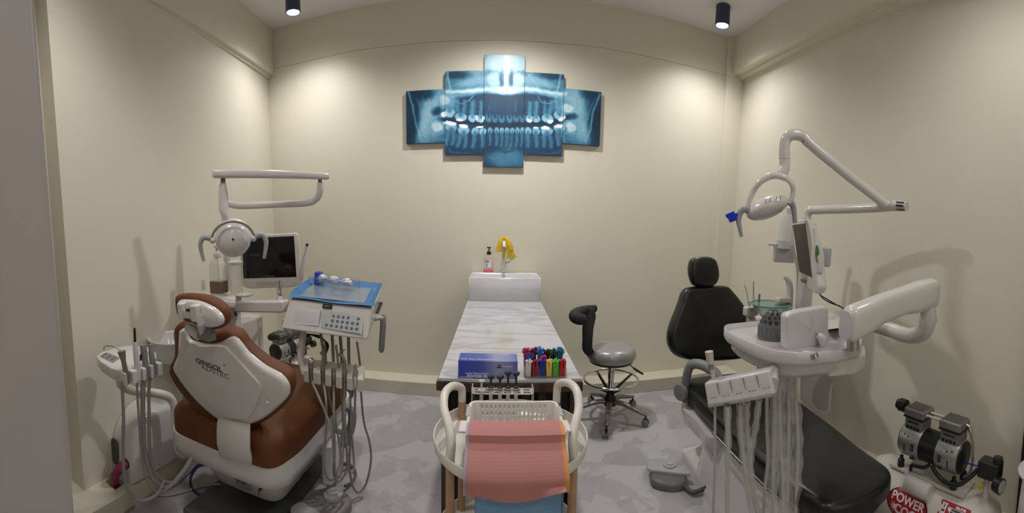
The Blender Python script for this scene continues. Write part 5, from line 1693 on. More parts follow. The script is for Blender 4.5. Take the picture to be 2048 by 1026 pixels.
for i in range(4):
    s = asl[i] * L_
    c0 = ffr(s, -0.022, -0.05)
    d0 = math.hypot(c0.x, c0.y)
    c1 = W(*atop[i], d=d0 + 0.01)
    t = thing('suction_handpiece', al[i], 'suction handpiece', tuple(c0[:]), ag)
    d = c1 - c0
    if i == 0:
        child(MB().tube([c0, c0 + d * 0.3, c0 + d * 0.7, c0 + d * 0.85, c1], [0.007, 0.011, 0.010, 0.014, 0.017], 14), 'body', hpcol, t, smooth=60)
        child(MB().tube(spline([c1, c1 + V((-0.03, -0.02, 0.018)), c1 + V((-0.07, -0.03, 0.012)), c1 + V((-0.078, -0.03, -0.004))], 4), 0.0025, 6), 'nozzle', steel, t)
    elif i == 1:
        child(MB().tube([c0, c0 + d * 0.3, c1 - d * 0.25, c1], [0.008, 0.014, 0.012, 0.009], 14), 'body', whitem, t, smooth=60)
        child(MB().tube([c1, W(269, 656, d=d0 + 0.01)], [0.0055, 0.005], 8), 'tip', black, t)
    elif i == 2:
        child(MB().tube([c0, c0 + d * 0.3, c0 + d * 0.8, c1], [0.010, 0.013, 0.015, 0.014], 14), 'body', grey, t, smooth=60)
        child(MB().tube([c1 - d * 0.25 + V((0, -0.012, 0)), c1 - d * 0.45 + V((-0.012, -0.016, 0))], 0.006, 8), 'valve', black, t)
    else:
        child(MB().tube([c0, c0 + d * 0.3, c0 + d * 0.75, c0 + d * 0.8, c1], [0.009, 0.012, 0.013, 0.010, 0.009], 14), 'body', grey, t, smooth=60)
    pts = [c0]
    for k, (u, v) in enumerate(ahose[i]):
        p = W(u, v, d=d0 + 0.012 * k)
        if p.z < 0.012 + 0.008:
            p = W(u, v, z=0.014)
        pts.append(p)
    child(MB().tube(spline(pts, 7), (0.007, 0.005, 0.0105, 0.007)[i], 8), 'hose', hose, t, smooth=80)

# ================================================================== SUCTION MOTOR COVER ON THE LEDGE
dm = thing('motor_cover', 'white rounded cover with round side port on the ledge beside the brown chair', 'equipment cover', (-1.62, 1.40, LZ))
prof_ = [(1.175, LZ + 0.001), (1.172, 0.20), (1.185, 0.29), (1.225, 0.365), (1.29, 0.415), (1.36, 0.435), (1.46, 0.42), (1.56, 0.37), (1.585, 0.30), (1.585, LZ + 0.001)]
DF = Frame((-1.725, 0, 0), (0, 1, 0), (0, 0, 1))
out_ = [prof_[0], prof_[1]]
sm = spline([(p[0], p[1], 0) for p in prof_[1:9]], 4)
out_ = [prof_[0]] + [(p.x, p.y) for p in sm] + [prof_[9]]
dm_mb = MB().slab(out_, DF, 0.0, 0.185, 0.035, 0.0, seg=6, dome=0.004)
for k in range(len(dm_mb.v)):
    p = dm_mb.v[k]
    if p.z < 0.25:
        p.z = max(p.z, LZ + 0.001)
    p.x = p.x if p.x > -1.72 else xl(p.y) + 0.004
child(dm_mb, 'shell', white, dm, smooth=60)
# dark port on the near face, next to the wall, and the opening the magenta hose enters
child(MB().slab(rrect(0.055, 0.14, 0.027, 6), Frame((-1.675, 1.1725, 0.235), (1, 0, 0), (0, 0, 1)), -0.002, 0.003), 'port', dgrey, dm)
child(MB().slab(rrect(0.05, 0.05, 0.025, 6), Frame((-1.590, 1.1715, 0.205), (1, 0, 0), (0, 0, 1)), -0.002, 0.002), 'hose_opening', black, dm)

mg = mat('magenta_ribbed_hose', (0.22, 0.015, 0.07), 0.25, coat=0.3)
hp_ = spline([V((-1.590, 1.20, 0.205)), V((-1.592, 1.165, 0.203)), V((-1.605, 1.13, 0.180)), V((-1.625, 1.115, 0.13)), V((hx0 + 0.045, 1.135, 0.075)), V((hx0 + 0.045, 1.135, 0.045))], 8)
t = thing('magenta_hose', 'thick magenta hose running from the white motor cover into the ledge opening', 'hose', tuple(hp_[8][:]))
child(MB().tube(hp_, [0.0225 + 0.0012 * (k % 2) for k in range(len(hp_))], 16), 'tube', mg, t, smooth=70)
for k, (a, b_) in enumerate((((200, 925), (206, 950)), ((205, 918), (216, 948)))):
    pts = spline([W(a[0], a[1], y=1.12), W((a[0] + b_[0]) / 2 - 2, (a[1] + b_[1]) / 2, y=1.12), W(b_[0], b_[1], y=1.12), V((hx0 + 0.012 + 0.01 * k, 1.115, 0.085)), V((hx0 + 0.012 + 0.01 * k, 1.12, 0.04))], 5)
    o = MB().tube(pts, 0.0038, 8).build('thin_tube', mat('beige_tube', (0.42, 0.35, 0.22), 0.4), at=tuple(pts[0][:]), smooth=70)
    tag(o, ('longer' if k == 0 else 'shorter') + ' beige tube sticking out of the square hole in the ledge', 'tube', 'beige tubes in the ledge hole')

# ================================================================== FLOOR CABLES
def cable(name, pts, r, m_, lab, cat='cable', n=8):
    P_ = []
    for p in pts:
        P_.append(W(p[0], p[1], z=r + 0.001) if len(p) == 2 else W(p[0], p[1], z=p[2]))
    P_ = spline(P_, 8)
    for p in P_:
        p.z = max(p.z, r + 0.0008)
    o = MB().tube(P_, r, n).build(name, m_, at=tuple(P_[0][:]), smooth=70)
    return tag(o, lab, cat)


cable('floor_cable', [(416, 925, 0.02), (395, 933), (382, 952), (382, 972), (392, 985), (410, 993)], 0.0065, mat('blue_cable', (0.01, 0.02, 0.13), 0.4), 'dark blue hose curving on the floor beside the brown chair base')
cable('floor_cable', [(440, 968, 0.05), (415, 972), (380, 980), (340, 990), (305, 988), (285, 975), (296, 958), (330, 938), (365, 925, 0.03)], 0.006, mat('floor_cable_grey', (0.36, 0.34, 0.31), 0.5), 'long light grey cable lying on the floor between ledge and brown chair')
for k in range(4):
    cable('floor_cable', [(392 + 2 * k, 905 - k, 0.08), (384 + 3 * k, 925, 0.03), (366 + 3 * k, 945 + k), (340 + 3 * k, 962 + 3 * k), (318, 972 + 4 * k), (300 - 5 * k, 985 + 5 * k)], 0.005, hose, ('innermost', 'second', 'third', 'outermost')[k] + ' grey hose of the bundle curving along the ledge by the brown chair', 'hose')

# ================================================================== FOOT PEDAL OF THE BROWN CHAIR
fp = W(656, 1003, z=0.04)
t = thing('foot_pedal', 'grey foot control disc on the floor under the hanging hoses of the brown chair', 'foot pedal', (fp.x, fp.y, 0))
pg = mat('pedal_grey', (0.22, 0.21, 0.20), 0.45)
PF = Frame((fp.x, fp.y - 0.02, 0), (0.95, -0.3, 0), (0.3, 0.95, 0))
o_ = smooth_closed([(0.095, 0.0), (0.09, 0.07), (0.05, 0.115), (-0.03, 0.12), (-0.085, 0.08), (-0.10, 0.0), (-0.11, -0.08), (-0.09, -0.15), (0.0, -0.17), (0.08, -0.15), (0.10, -0.08)], 4)
child(MB().slab(o_, PF, 0.001, 0.048, 0.018, 0.004, dome=0.008), 'body', pg, t, smooth=60)
child(MB().lathe([(0.048, 0.050), (0.046, 0.066), (0.030, 0.072), (0.028, 0.078), (0, 0.080)], PF(0.0, 0.05, 0), n=32), 'pressure_disc', lgrey, t)
for a, b_ in ((-0.045, -0.01), (0.05, 0.0), (0.0, -0.025)):
    child(MB().lathe([(0.011, 0.05), (0.010, 0.059), (0, 0.060)], PF(a, b_, 0), n=16), 'button', grey, t)
child(MB().slab(rrect(0.19, 0.085, 0.03, 5, -0.002, -0.115), PF, 0.045, 0.060, 0.01, 0.0), 'pedal_plate', lgrey, t, smooth=50)
cable('floor_cable', [(612, 938, 0.02), (640, 934), (672, 926), (700, 930), (711, 945), (706, 962), (690, 972, 0.03)], 0.0075, mat('brown_hose', (0.14, 0.115, 0.09), 0.45), 'brown hose loop on the floor around the foot pedal of the brown chair', 'hose')
cable('floor_cable', [(605, 925, 0.03), (622, 948), (660, 952), (690, 938), (704, 930, 0.03)], 0.006, hose, 'grey hose passing behind the foot pedal of the brown chair', 'hose')


# ================================================================== COMPRESSORS (built once in their own frame, x along the motor)
alu = mat('cast_aluminium', (0.40, 0.40, 0.39), 0.38, metal=0.75, bump=0.4, bscale=90)
alud = mat('grey_cast_housing', (0.22, 0.215, 0.20), 0.5, metal=0.4)


def compressor(fr, label, big):
    t = thing('air_compressor', label, 'air compressor', tuple(fr.o[:]), )
    R = lambda x, y, z: fr(x, y, z)
    # tank
    child(MB().lathe([(0.0, -0.30), (0.06, -0.295), (0.11, -0.27), (0.128, -0.23), (0.128, 0.23), (0.11, 0.27), (0.06, 0.295), (0, 0.30)], R(0, 0, 0.165), fr.x, n=40), 'tank', warmw, t)
    for sx_2 in (-0.2, 0.2):
        for sy_2 in (-0.085, 0.085):
            child(MB().box(R(sx_2, sy_2, 0.032), (0.03, 0.03, 0.062), fr), 'tank_foot', black, t, bevel=0.004)
    zc = 0.412
    # saddle plates
    child(MB().box(R(0.0, 0, 0.300), (0.34, 0.11, 0.016), fr), 'saddle', warmw, t, bevel=0.004)
    for sx_2 in (-0.12, 0.12):
        for sy_2 in (-0.042, 0.042):
            child(MB().lathe([(0.014, 0.308), (0.014, 0.335), (0.008, 0.34), (0.008, 0.352), (0, 0.352)], R(sx_2, sy_2, 0.0), (0, 0, 1), n=14), 'rubber_foot', black, t)
    r = 0.066
    for s_ in (-1, 1):
        a = R(s_ * 0.0375, 0, zc)
        child(MB().lathe([(r * 0.98, 0), (r, 0.003), (r, 0.085), (r * 0.98, 0.092), (r * 0.9, 0.094)], a, fr.x * s_, n=40), 'motor_housing', alu, t)
        child(MB().lathe([(r * 0.92, 0.092), (r * 0.90, 0.098), (0.03, 0.099), (0.012, 0.104), (0, 0.104)], a, fr.x * s_, n=32), 'end_cover', black, t)
        # vent slots
        for (dx, an, w2, h2) in ((0.020, 0, 0.004, 0.028), (0.028, 0, 0.004, 0.028), (0.060, 10, 0.004, 0.030), (0.020, 38, 0.004, 0.02), (0.028, 38, 0.004, 0.02), (0.05, -30, 0.006, 0.006), (0.07, -34, 0.006, 0.006)):
            for side in (1,):
                an2 = radians(an)
                nrm = fr.y * (side * cos(an2)) - fr.z * sin(an2)
                tang = fr.y * (side * sin(an2)) + fr.z * cos(an2)
                c_ = a + fr.x * (s_ * dx) + nrm * (r + 0.0002)
                child(MB().box(c_, (w2, h2, 0.003), Frame(c_, fr.x, tang)), 'vent_slot', black, t, smooth=0)
        # cylinder block and finned head
        hx = s_ * 0.082
        child(MB().box(R(hx, 0, zc + 0.070), (0.082, 0.076, 0.058), fr), 'cylinder_block', alud, t, bevel=0.006)
        for side in (1, -1):
            m = MB()
            m.box(R(hx, side * 0.0385, zc + 0.085), (0.048, 0.0025, 0.0045), fr)
            for q in range(4):
                m.box(R(hx - 0.024 + q * 0.016, side * 0.0385, zc + 0.063), (0.010, 0.0025, 0.011), fr)
            child(m, 'block_slots', black, t, smooth=0)
        child(MB().box(R(hx, 0, zc + 0.102), (0.094, 0.088, 0.006), fr), 'gasket', black, t, bevel=0.002)
        child(MB().box(R(hx, 0, zc + 0.121), (0.094, 0.088, 0.034), fr), 'head', alud, t, bevel=0.008)
        m = MB()
        for q in range(9):
            m.box(R(hx - 0.036 + q * 0.009, 0, zc + 0.1395), (0.0035, 0.070, 0.006), fr)
        child(m, 'head_fins', alud, t, smooth=0)
    child(MB().lathe([(r * 0.955, -0.040), (r * 0.955, 0.040)], R(0, 0, zc), fr.x, n=40), 'motor_core', black, t)
    for y_ in (-0.018, 0.018):
        child(MB().cyl(R(-0.04, y_, zc + 0.122), R(0.04, y_, zc + 0.122), 0.0055, n=12), 'air_pipe', warmw, t)
    child(MB().lathe([(0.010, 0), (0.010, 0.02), (0.026, 0.021), (0.027, 0.05), (0.024, 0.052), (0.020, 0.056), (0.020, 0.064), (0, 0.065)], R(0.125, 0.0, zc + 0.122), fr.x, n=18), 'air_filter', black, t)
    child(MB().tube([R(-0.125, -0.01, zc + 0.122), R(-0.140, -0.01, zc + 0.120), R(-0.148, -0.01, zc + 0.10)], 0.008, 10), 'elbow', steel, t)
    child(MB().tube(spline([R(-0.148, -0.01, zc + 0.105), R(-0.160, -0.015, zc + 0.05), R(-0.162, -0.02, zc - 0.02), R(-0.150, -0.03, zc - 0.07), R(-0.12, -0.035, zc - 0.095)], 6), 0.006, 10), 'braided_hose', hose, t, smooth=80)
    # pressure switch, gauge and fittings at the far -x end
    c_ = R(-0.245, 0.0, 0.0)
    child(MB().tube([R(-0.235, 0, 0.285), R(-0.235, 0, 0.372)], 0.012, 12), 'riser', warmw, t)
    child(MB().box(R(-0.245, 0.0, 0.405), (0.082, 0.060, 0.062), fr), 'pressure_switch', black, t, bevel=0.006)
    child(MB().lathe([(0.018, 0), (0.018, 0.02), (0.012, 0.022), (0, 0.022)], R(-0.272, 0, 0.435), fr.z, n=16), 'switch_knob', black, t)
    child(MB().lathe([(0.026, -0.012), (0.028, 0.0), (0.028, 0.018), (0, 0.018)], R(-0.290, 0.030, 0.372), fr.y * 0.25 + fr.x * (-1), n=24), 'pressure_gauge', black, t)
    child(MB().lathe([(0.023, 0.0185), (0.023, 0.0195), (0, 0.0195)], R(-0.290, 0.030, 0.372), fr.y * 0.25 + fr.x * (-1), n=24), 'gauge_face', lgrey, t)
    child(MB().lathe([(0.006, -0.016), (0.009, -0.012), (0.009, 0.010), (0, 0.011)], R(-0.228, 0.034, 0.352), fr.y, n=12), 'relief_valve', mat('yellow_knob', (0.5, 0.38, 0.03), 0.4), t)
    child(MB().tube(spline([R(-0.20, 0.01, 0.395), R(-0.185, 0.03, 0.372), R(-0.155, 0.06, 0.345), R(-0.12, 0.065, 0.335), R(-0.08, 0.06, 0.335), R(-0.05, 0.06, 0.352), R(-0.03, 0.058, 0.372)], 5), 0.0085, 10), 'power_cable', black, t, smooth=80)
    child(MB().tube(spline([R(-0.02, 0.06, 0.372), R(0.0, 0.066, 0.356), R(0.035, 0.068, 0.350), R(0.052, 0.070, 0.345), R(0.055, 0.070, 0.325)], 5), 0.007, 10), 'motor_cable', black, t, smooth=80)
    child(MB().tube([R(-0.13, 0.01, 0.400), R(-0.20, 0.01, 0.405)], 0.003, 8), 'air_line', mat('blue_line', (0.01, 0.02, 0.30), 0.4), t)
    child(MB().lathe([(0.0, -0.055), (0.026, -0.053), (0.030, -0.045), (0.030, 0.045), (0.026, 0.053), (0, 0.055)], R(0.005, 0.088, 0.285), fr.x, n=24), 'wrapped_silencer', mat('foam_white', (0.62, 0.60, 0.57), 0.5), t)
    child(MB().lathe([(0.034, -0.062), (0.036, 0.0), (0.033, 0.064)], R(0.005, 0.088, 0.285), fr.x, n=24), 'silencer_film', sleeve, t)
    if big:
        # red oval badge and the data label on the round tank
        def on_tank(x, an, off=0.0):
            """Frame touching the tank at x, angle an above the +y side."""
            nrm = fr.y * cos(an) + fr.z * sin(an)
            upv = -fr.y * sin(an) + fr.z * cos(an)
            return Frame(R(x, 0, 0.165) + nrm * (0.128 + off), fr.x * -1, upv)

        def curved(name, pts, x0, an0, off, m_, th=0.0006):
            me_v, n = [], len(pts)
            nr = 8
            c_ = centroid(pts)
            vs, fs = [], []
            for k in range(nr + 1):
                for p in pts:
                    a, b_ = c_[0] + (p[0] - c_[0]) * k / nr, c_[1] + (p[1] - c_[1]) * k / nr
                    f_2 = on_tank(x0 - a, an0 + b_ / 0.128, off)
                    vs.append(f_2.o)
            for k in range(nr):
                for j in range(n):
                    a, b_ = k * n + j, k * n + (j + 1) % n
                    fs.append((a, b_, b_ + n, a + n))
            return child(MB().add(vs, fs), name, m_, t, smooth=80)

        def curved_text(name, body, size, x0, an0, off, m_, dx, dy, rot=0.0, bold=0.001, stretch=1.0):
            o = writing(name, body, Frame((0, 0, 0), (1, 0, 0), (0, 1, 0)), size, m_, None, bold=bold, stretch=stretch)
            for vv in o.data.vertices:
                a, b_ = vv.co.x * cos(rot) - vv.co.y * sin(rot) + dx, vv.co.x * sin(rot) + vv.co.y * cos(rot) + dy
                f_2 = on_tank(x0 - a, an0 + b_ / 0.128, off + vv.co.z)
                vv.co = f_2.o - V(t.location)
            o.parent = t
            return o

        ovl = [(0.085 * cos(2 * pi * k / 40), 0.054 * sin(2 * pi * k / 40)) for k in range(40)]
        badge_x, badge_a = 0.03, radians(24)
        curved('badge_border', [(a * 1.07, b_ * 1.1) for a, b_ in ovl], badge_x, badge_a, 0.0008, black)
        curved('badge', ovl, badge_x, badge_a, 0.0014, mat('badge_red', (0.42, 0.015, 0.02), 0.35))
        curved_text('badge_lettering', 'POWER', 0.042, badge_x, badge_a, 0.0022, letterw, 0.0, 0.014, 0.0, 0.001)
        curved_text('badge_lettering', 'COOL', 0.042, badge_x, badge_a, 0.0022, letterw, 0.012, -0.024, 0.0, 0.001)
        sm_ = MB()
        for k in range(4):
            an = pi * k / 4
            for sgn in (1, -1):
                f_2 = on_tank(badge_x + 0.052, badge_a - 0.020 / 0.128, 0.0022)
                sm_.tube([f_2.o, f_2(0.017 * cos(an) * sgn, 0.017 * sin(an) * sgn)], [0.0022, 0.0008], 6)
        child(sm_, 'badge_star', letterw, t)
        lb_o = roundpoly([(-0.060, -0.030), (0.060, -0.030), (0.060, 0.030), (-0.060, 0.030)], 0.006, 3)
        lx, la = -0.155, radians(44)
        curved('data_label', lb_o, lx, la, 0.0010, mat('label_red', (0.38, 0.02, 0.03), 0.4))
        curved('data_field', [(-0.026, -0.022), (0.054, -0.022), (0.054, 0.013), (-0.026, 0.013)], lx, la, 0.0016, letterw)
        curved('data_field', [(-0.052, -0.022), (-0.031, -0.022), (-0.031, 0.022), (-0.052, 0.022)], lx, la, 0.0016, letterw)
        curved_text('label_lettering', '1', 0.018, lx, la, 0.0022, lettering, -0.0415, 0.010)
        curved_text('label_lettering', 'HP', 0.009, lx, la, 0.0022, lettering, -0.0415, -0.005)
        curved_text('label_lettering', 'OIL FREE', 0.010, lx, la, 0.0022, letterw, 0.022, 0.019)
        for q in range(3):
            curved_text('label_lettering', ('VOLTAGE 220V', 'TANK 30 LITRES', 'PRESSURE 8 BAR')[q], 0.0075, lx, la, 0.0022, lettering, 0.014, 0.007 - q * 0.010)
    if big:
        t.scale = (1.12, 1.12, 1.12)
    return t


compressor(Frame((1.61, 0.825, 0), (0.02, 1, 0), (-1, 0.02, 0)), 'silver twin-cylinder air compressor on a white tank with red POWER badge beside the black chair', True)
cp0 = W(548, 705, z=0.412)
compressor(Frame((cp0.x + 0.03, cp0.y + 0.14, 0), (-0.18, -0.98, 0), (0.98, -0.18, 0)), 'grey twin-cylinder air compressor on a white tank by the back wall behind the brown chair', False)

# ================================================================== BLACK CHAIR (right), feet toward the camera
film = mat('black_film_covered_leatherette', (0.008, 0.009, 0.008), 0.34, coat=0.12, bump=1.2, bscale=14)
bc_ = thing('dental_chair', 'black dental chair under shiny film with foot end toward the aisle', 'dental chair', (1.22, 1.65, 0))
an = radians(13)
RF = Frame((1.28, 2.10, 0.50), (1, 0, 0), (0, sin(an), cos(an)))
rb_px = [(1369, 578), (1378, 574), (1400, 572), (1430, 571), (1452, 573), (1463, 583), (1474, 596), (1488, 615), (1508, 643), (1514, 668), (1512, 690), (1500, 706), (1480, 717), (1440, 721), (1400, 722), (1370, 718), (1350, 709), (1339, 692), (1336, 672), (1341, 648), (1352, 620), (1358, 604), (1363, 588)]
child(MB().slab(out_uv(RF, rb_px), RF, -0.05, 0.04, 0.032, 0.03, dome=0.012), 'back_cushion', film, bc_, smooth=70)
RS = Frame(RF.o - RF.z * 0.05, RF.x, RF.y)
child(MB().slab(out_uv(RS, [(1024 + (u - 1024) * 1.0, v) for u, v in rb_px]), RS, -0.03, 0.0, 0.0, 0.02), 'back_shell', white, bc_, smooth=60)
RH = Frame((1.28, 2.19, 1.05), (1, 0, 0.02), (0, sin(radians(6)), cos(radians(6))))
rh_px = [(1381, 522), (1388, 516), (1400, 513.5), (1416, 513.5), (1428, 518), (1434, 529), (1437, 545), (1436, 558), (1429, 569), (1415, 574), (1400, 574), (1387, 570), (1381, 558), (1378, 540)]
child(MB().slab(out_uv(RH, rh_px), RH, -0.045, 0.03, 0.028, 0.03, dome=0.008), 'headrest_cushion', film, bc_, smooth=70)
child(MB().tube([W(1408, 560, y=2.27), W(1410, 600, y=2.25)], 0.03, 12, flat=0.5), 'neck_bar', white, bc_)
AX = V((0.085, 0.9964, 0))
SR = Frame((1.225, 1.65, 0), (AX.y, -AX.x, 0), (AX.x, AX.y, 0))     # local x to the wall side, y toward the head
so_ = smooth_closed([(-0.175, -0.80), (-0.10, -0.835), (0.0, -0.845), (0.10, -0.83), (0.160, -0.79), (0.180, -0.73), (0.195, -0.6), (0.235, -0.35), (0.265, -0.05), (0.285, 0.25), (0.26, 0.42), (0.0, 0.45), (-0.20, 0.42), (-0.225, 0.25), (-0.23, -0.05), (-0.225, -0.35), (-0.21, -0.6), (-0.195, -0.74)], 3)
child(MB().slab(so_, SR, 0.385, 0.475, 0.03, 0.03, seg=5, dome=0.010), 'seat_cushion', film, bc_, smooth=70)
so2 = [(a * 0.93, b_ * 0.97) for a, b_ in so_]
child(MB().slab(so2, SR, 0.345, 0.386, 0.004, 0.03, seg=5), 'seat_frame', mat('black_trim', (0.02, 0.02, 0.02), 0.3), bc_, smooth=60)
child(MB().tube([SR(-0.233, -0.05, 0.385), SR(-0.228, -0.35, 0.385), SR(-0.218, -0.6, 0.385)], 0.006, 8), 'edge_strip', mch, bc_)
# white body under the seat
sh1 = [(-0.19, -0.02), (0.22, -0.02), (0.25, 0.16), (0.25, 0.40), (0.0, 0.44), (-0.22, 0.40), (-0.22, 0.16)]
lvl = lambda k, z, dy=0: [SR(a * k, (b_ - 0.05) * k + dy, z) for a, b_ in smooth_closed(sh1, 4)]
child(MB().rings([lvl(0.60, 0.20, 0.10), lvl(0.80, 0.215, 0.08), lvl(0.96, 0.26, 0.04), lvl(1.04, 0.32, 0.02), lvl(1.04, 0.348, 0.02)]), 'seat_skirt', white, bc_, smooth=60)
bo = [(-0.17, -0.66), (0.17, -0.66), (0.20, -0.3), (0.20, 0.22), (-0.18, 0.22), (-0.19, -0.3)]
lv2 = lambda k, z, dy=0: [SR(a * k, b_ * k + dy, z) for a, b_ in smooth_closed(bo, 4)]
child(MB().rings([lv2(1.03, 0.001), lv2(1.03, 0.045), lv2(1.0, 0.06), lv2(0.98, 0.10, -0.01), lv2(0.93, 0.20, 0.0), lv2(0.88, 0.30, 0.02), lv2(0.86, 0.344, 0.02)]), 'base_cover', white, bc_, smooth=60)
# broad foot plate reaching to the pedal
fo_ = [W(*p, z=0.03).xy[:] for p in ((1362, 902), (1404, 893), (1436, 905), (1480, 940), (1475, 1010), (1446, 1024), (1424, 1000), (1402, 965), (1382, 932))]
child(MB().slab(roundpoly(fo_, 0.03, 4), SF, 0.001, 0.05, 0.018, 0.0), 'foot_plate', white, bc_, smooth=60)
child(MB().rings([[V((p[0], p[1], 0.049)) for p in roundpoly([W(*q, z=0.05).xy[:] for q in ((1372, 905), (1400, 897), (1440, 915), (1445, 985), (1420, 985))], 0.02, 3)], [V((p[0], p[1], 0.12)) for p in roundpoly([W(*q, z=0.12).xy[:] for q in ((1410, 885), (1425, 880), (1450, 900), (1452, 930), (1435, 930))], 0.01, 3)]]), 'foot_cover', white, bc_, smooth=60)
# armrest
arm = [W(1372, 800, d=2.28), W(1371, 770, d=2.26), W(1376, 742, d=2.24), W(1384, 729, d=2.23), W(1402, 729, d=2.20), W(1424, 740, d=2.16), W(1442, 757, d=2.12), W(1452, 770, d=2.10)]
child(MB().tube(spline(arm, 5), [0.030] * 3 + [0.026] * 12 + [0.028] * 10 + [0.026, 0.025, 0.024, 0.022, 0.020, 0.019, 0.018, 0.017, 0.014, 0.010, 0.007], 14, flat=0.9), 'armrest', grey, bc_, smooth=70)
child(MB().lathe([(0.03, -0.03), (0.045, -0.025), (0.05, 0.0), (0.045, 0.03), (0, 0.034)], W(1366, 783, d=2.26), (-1, -0.4, 0), n=28), 'arm_joint', grey, bc_)
child(MB().lathe([(0.03, -0.03), (0.034, 0.0), (0, 0.01)], W(1380, 780, d=2.26), (1, 0.1, 0), n=20), 'joint_cap', black, bc_)

# foot pedal
q = W(1348, 950, z=0.03)
t = thing('foot_pedal', 'grey foot control on the floor before the white base of the black chair', 'foot pedal', (q.x, q.y, 0))
PQ = Frame((q.x - 0.025, q.y, 0), (0.9, -0.35, 0), (0.35, 0.9, 0))
pgr = mat('pedal_mid_grey', (0.15, 0.145, 0.14), 0.4)
child(MB().slab(smooth_closed([(0.085, -0.05), (0.09, 0.02), (0.06, 0.075), (-0.02, 0.095), (-0.09, 0.075), (-0.105, 0.01), (-0.09, -0.06), (-0.02, -0.09), (0.05, -0.085)], 4), PQ, 0.001, 0.045, 0.02, 0.004), 'body', pgr, t, smooth=60)
child(MB().slab(roundpoly([(-0.12, 0.005), (0.11, -0.03), (0.105, 0.0), (0.03, 0.05), (0.0, 0.11), (-0.08, 0.12), (-0.125, 0.07)], 0.02, 4), PQ, 0.046, 0.062, 0.006, 0.0), 'pedal_plate', lgrey, t, smooth=50)
child(MB().lathe([(0.034, 0.060), (0.034, 0.070), (0.022, 0.072), (0.020, 0.078), (0, 0.080)], PQ(0.0, 0.045, 0), n=28), 'pressure_disc', lgrey, t)
child(MB().tube(spline([PQ(0.06, -0.05, 0.02), W(1384, 984, z=0.02), W(1402, 980, z=0.025), W(1416, 972, z=0.060), W(1428, 950, z=0.10)], 5), 0.0115, 12), 'cable', dgrey, t, smooth=80)

# ================================================================== UNIT TOWER OF THE BLACK CHAIR
ut = thing('spittoon_unit', 'white unit tower with glass bowl and curved side cover behind the black chair', 'dental unit', (1.62, 1.98, 0))
child(MB().bb((1.60, 1.88, 0.03), (1.76, 2.14, 0.72)), 'body', white, ut, bevel=0.03)
# curved side cover with recess
UF = Frame((1.69, 1.93, 0.7), (0.66, -0.75, 0), (0, 0, 1))
child(MB().slab(roundpoly([UF.uv(u, v) for u, v in ((1622, 690), (1680, 690), (1677, 728), (1668, 745), (1664, 780), (1662, 822), (1650, 834), (1620, 815), (1600, 795), (1602, 755), (1612, 720))], 0.012, 4), UF, -0.05, 0.02, 0.012, 0.0), 'side_cover', white, ut, smooth=50)
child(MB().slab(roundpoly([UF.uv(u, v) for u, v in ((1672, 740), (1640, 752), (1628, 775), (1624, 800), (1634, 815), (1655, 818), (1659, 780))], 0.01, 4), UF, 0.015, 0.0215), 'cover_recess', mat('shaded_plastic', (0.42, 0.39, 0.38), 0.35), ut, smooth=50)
# upper deck, holder and pole
zt = 0.86
child(MB().slab(roundpoly([W(*p, z=zt).xy[:] for p in ((1492, 626), (1515, 622), (1600, 618), (1640, 620), (1640, 640), (1560, 650), (1500, 640))], 0.02, 4), SF, zt - 0.16, zt, 0.01, 0.03), 'deck', white, ut, smooth=50)
pb = W(1607, 620, d=2.32)
child(MB().slab(rrect(0.085, 0.055, 0.015, 5, pb.x, pb.y), SF, 0.70, 1.28, 0.004, 0.0), 'post', lgrey if False else whitem, ut, smooth=50)
pb2 = W(1592, 620, d=2.47)
child(MB().tube(spline([V((pb2.x, pb2.y, 0.72)), V((pb2.x, pb2.y, 1.10)), W(1586, 500, d=2.47), W(1580, 440, d=2.45), W(1577, 415, d=2.43)], 6), 0.014, 12), 'curved_rail', white, ut, smooth=70)
# small cuspidor faucet
fc0 = W(1579, 612, d=2.32)
child(MB().tube(spline([V((fc0.x, fc0.y, zt - 0.01)), W(1580, 590, d=2.32), W(1579, 570, d=2.32), W(1574, 558, d=2.31), W(1567, 554, d=2.30)], 5), [0.019] * 12 + [0.017, 0.016, 0.015, 0.014, 0.012, 0.011, 0.010, 0.009, 0.008], 12), 'spout', whitem, ut, smooth=70)
fcp = W(1566, 600, d=2.24)
child(MB().slab(rrect(0.09, 0.05, 0.012, 4, fcp.x, fcp.y), SF, fcp.z - 0.014, fcp.z + 0.014, 0.006, 0.006), 'cup_platform', whitem, ut, smooth=50)
child(MB().tube([(fcp.x + 0.03, fcp.y + 0.02, fcp.z), (fc0.x, fc0.y, fcp.z)], 0.014, 10), 'platform_arm', whitem, ut)
gbc = W(1543, 608, d=2.20)
glass = mat('green_tinted_glass', (0.80, 0.92, 0.86), 0.03, trans=0.9, ior=1.35, alpha=0.75)
child(MB().lathe([(0.0, -0.085), (0.03, -0.082), (0.06, -0.065), (0.09, -0.03), (0.110, -0.002), (0.114, 0.0), (0.110, 0.003), (0.084, -0.026), (0.055, -0.058), (0.028, -0.074), (0, -0.077)], tuple(gbc[:]), n=48), 'glass_bowl', glass, ut)
child(MB().lathe([(0.112, -0.003), (0.1155, 0.0), (0.112, 0.003), (0.109, 0.0)], tuple(gbc[:]), n=48), 'bowl_rim', mat('glass_edge_green', (0.10, 0.22, 0.18), 0.1), ut)
child(MB().tube([(gbc.x, gbc.y, 0.68), (gbc.x, gbc.y, gbc.z - 0.082)], 0.028, 14).tube([(gbc.x, gbc.y, 0.70), (1.60, 1.95, 0.66)], 0.03, 14), 'bowl_support', white, ut)
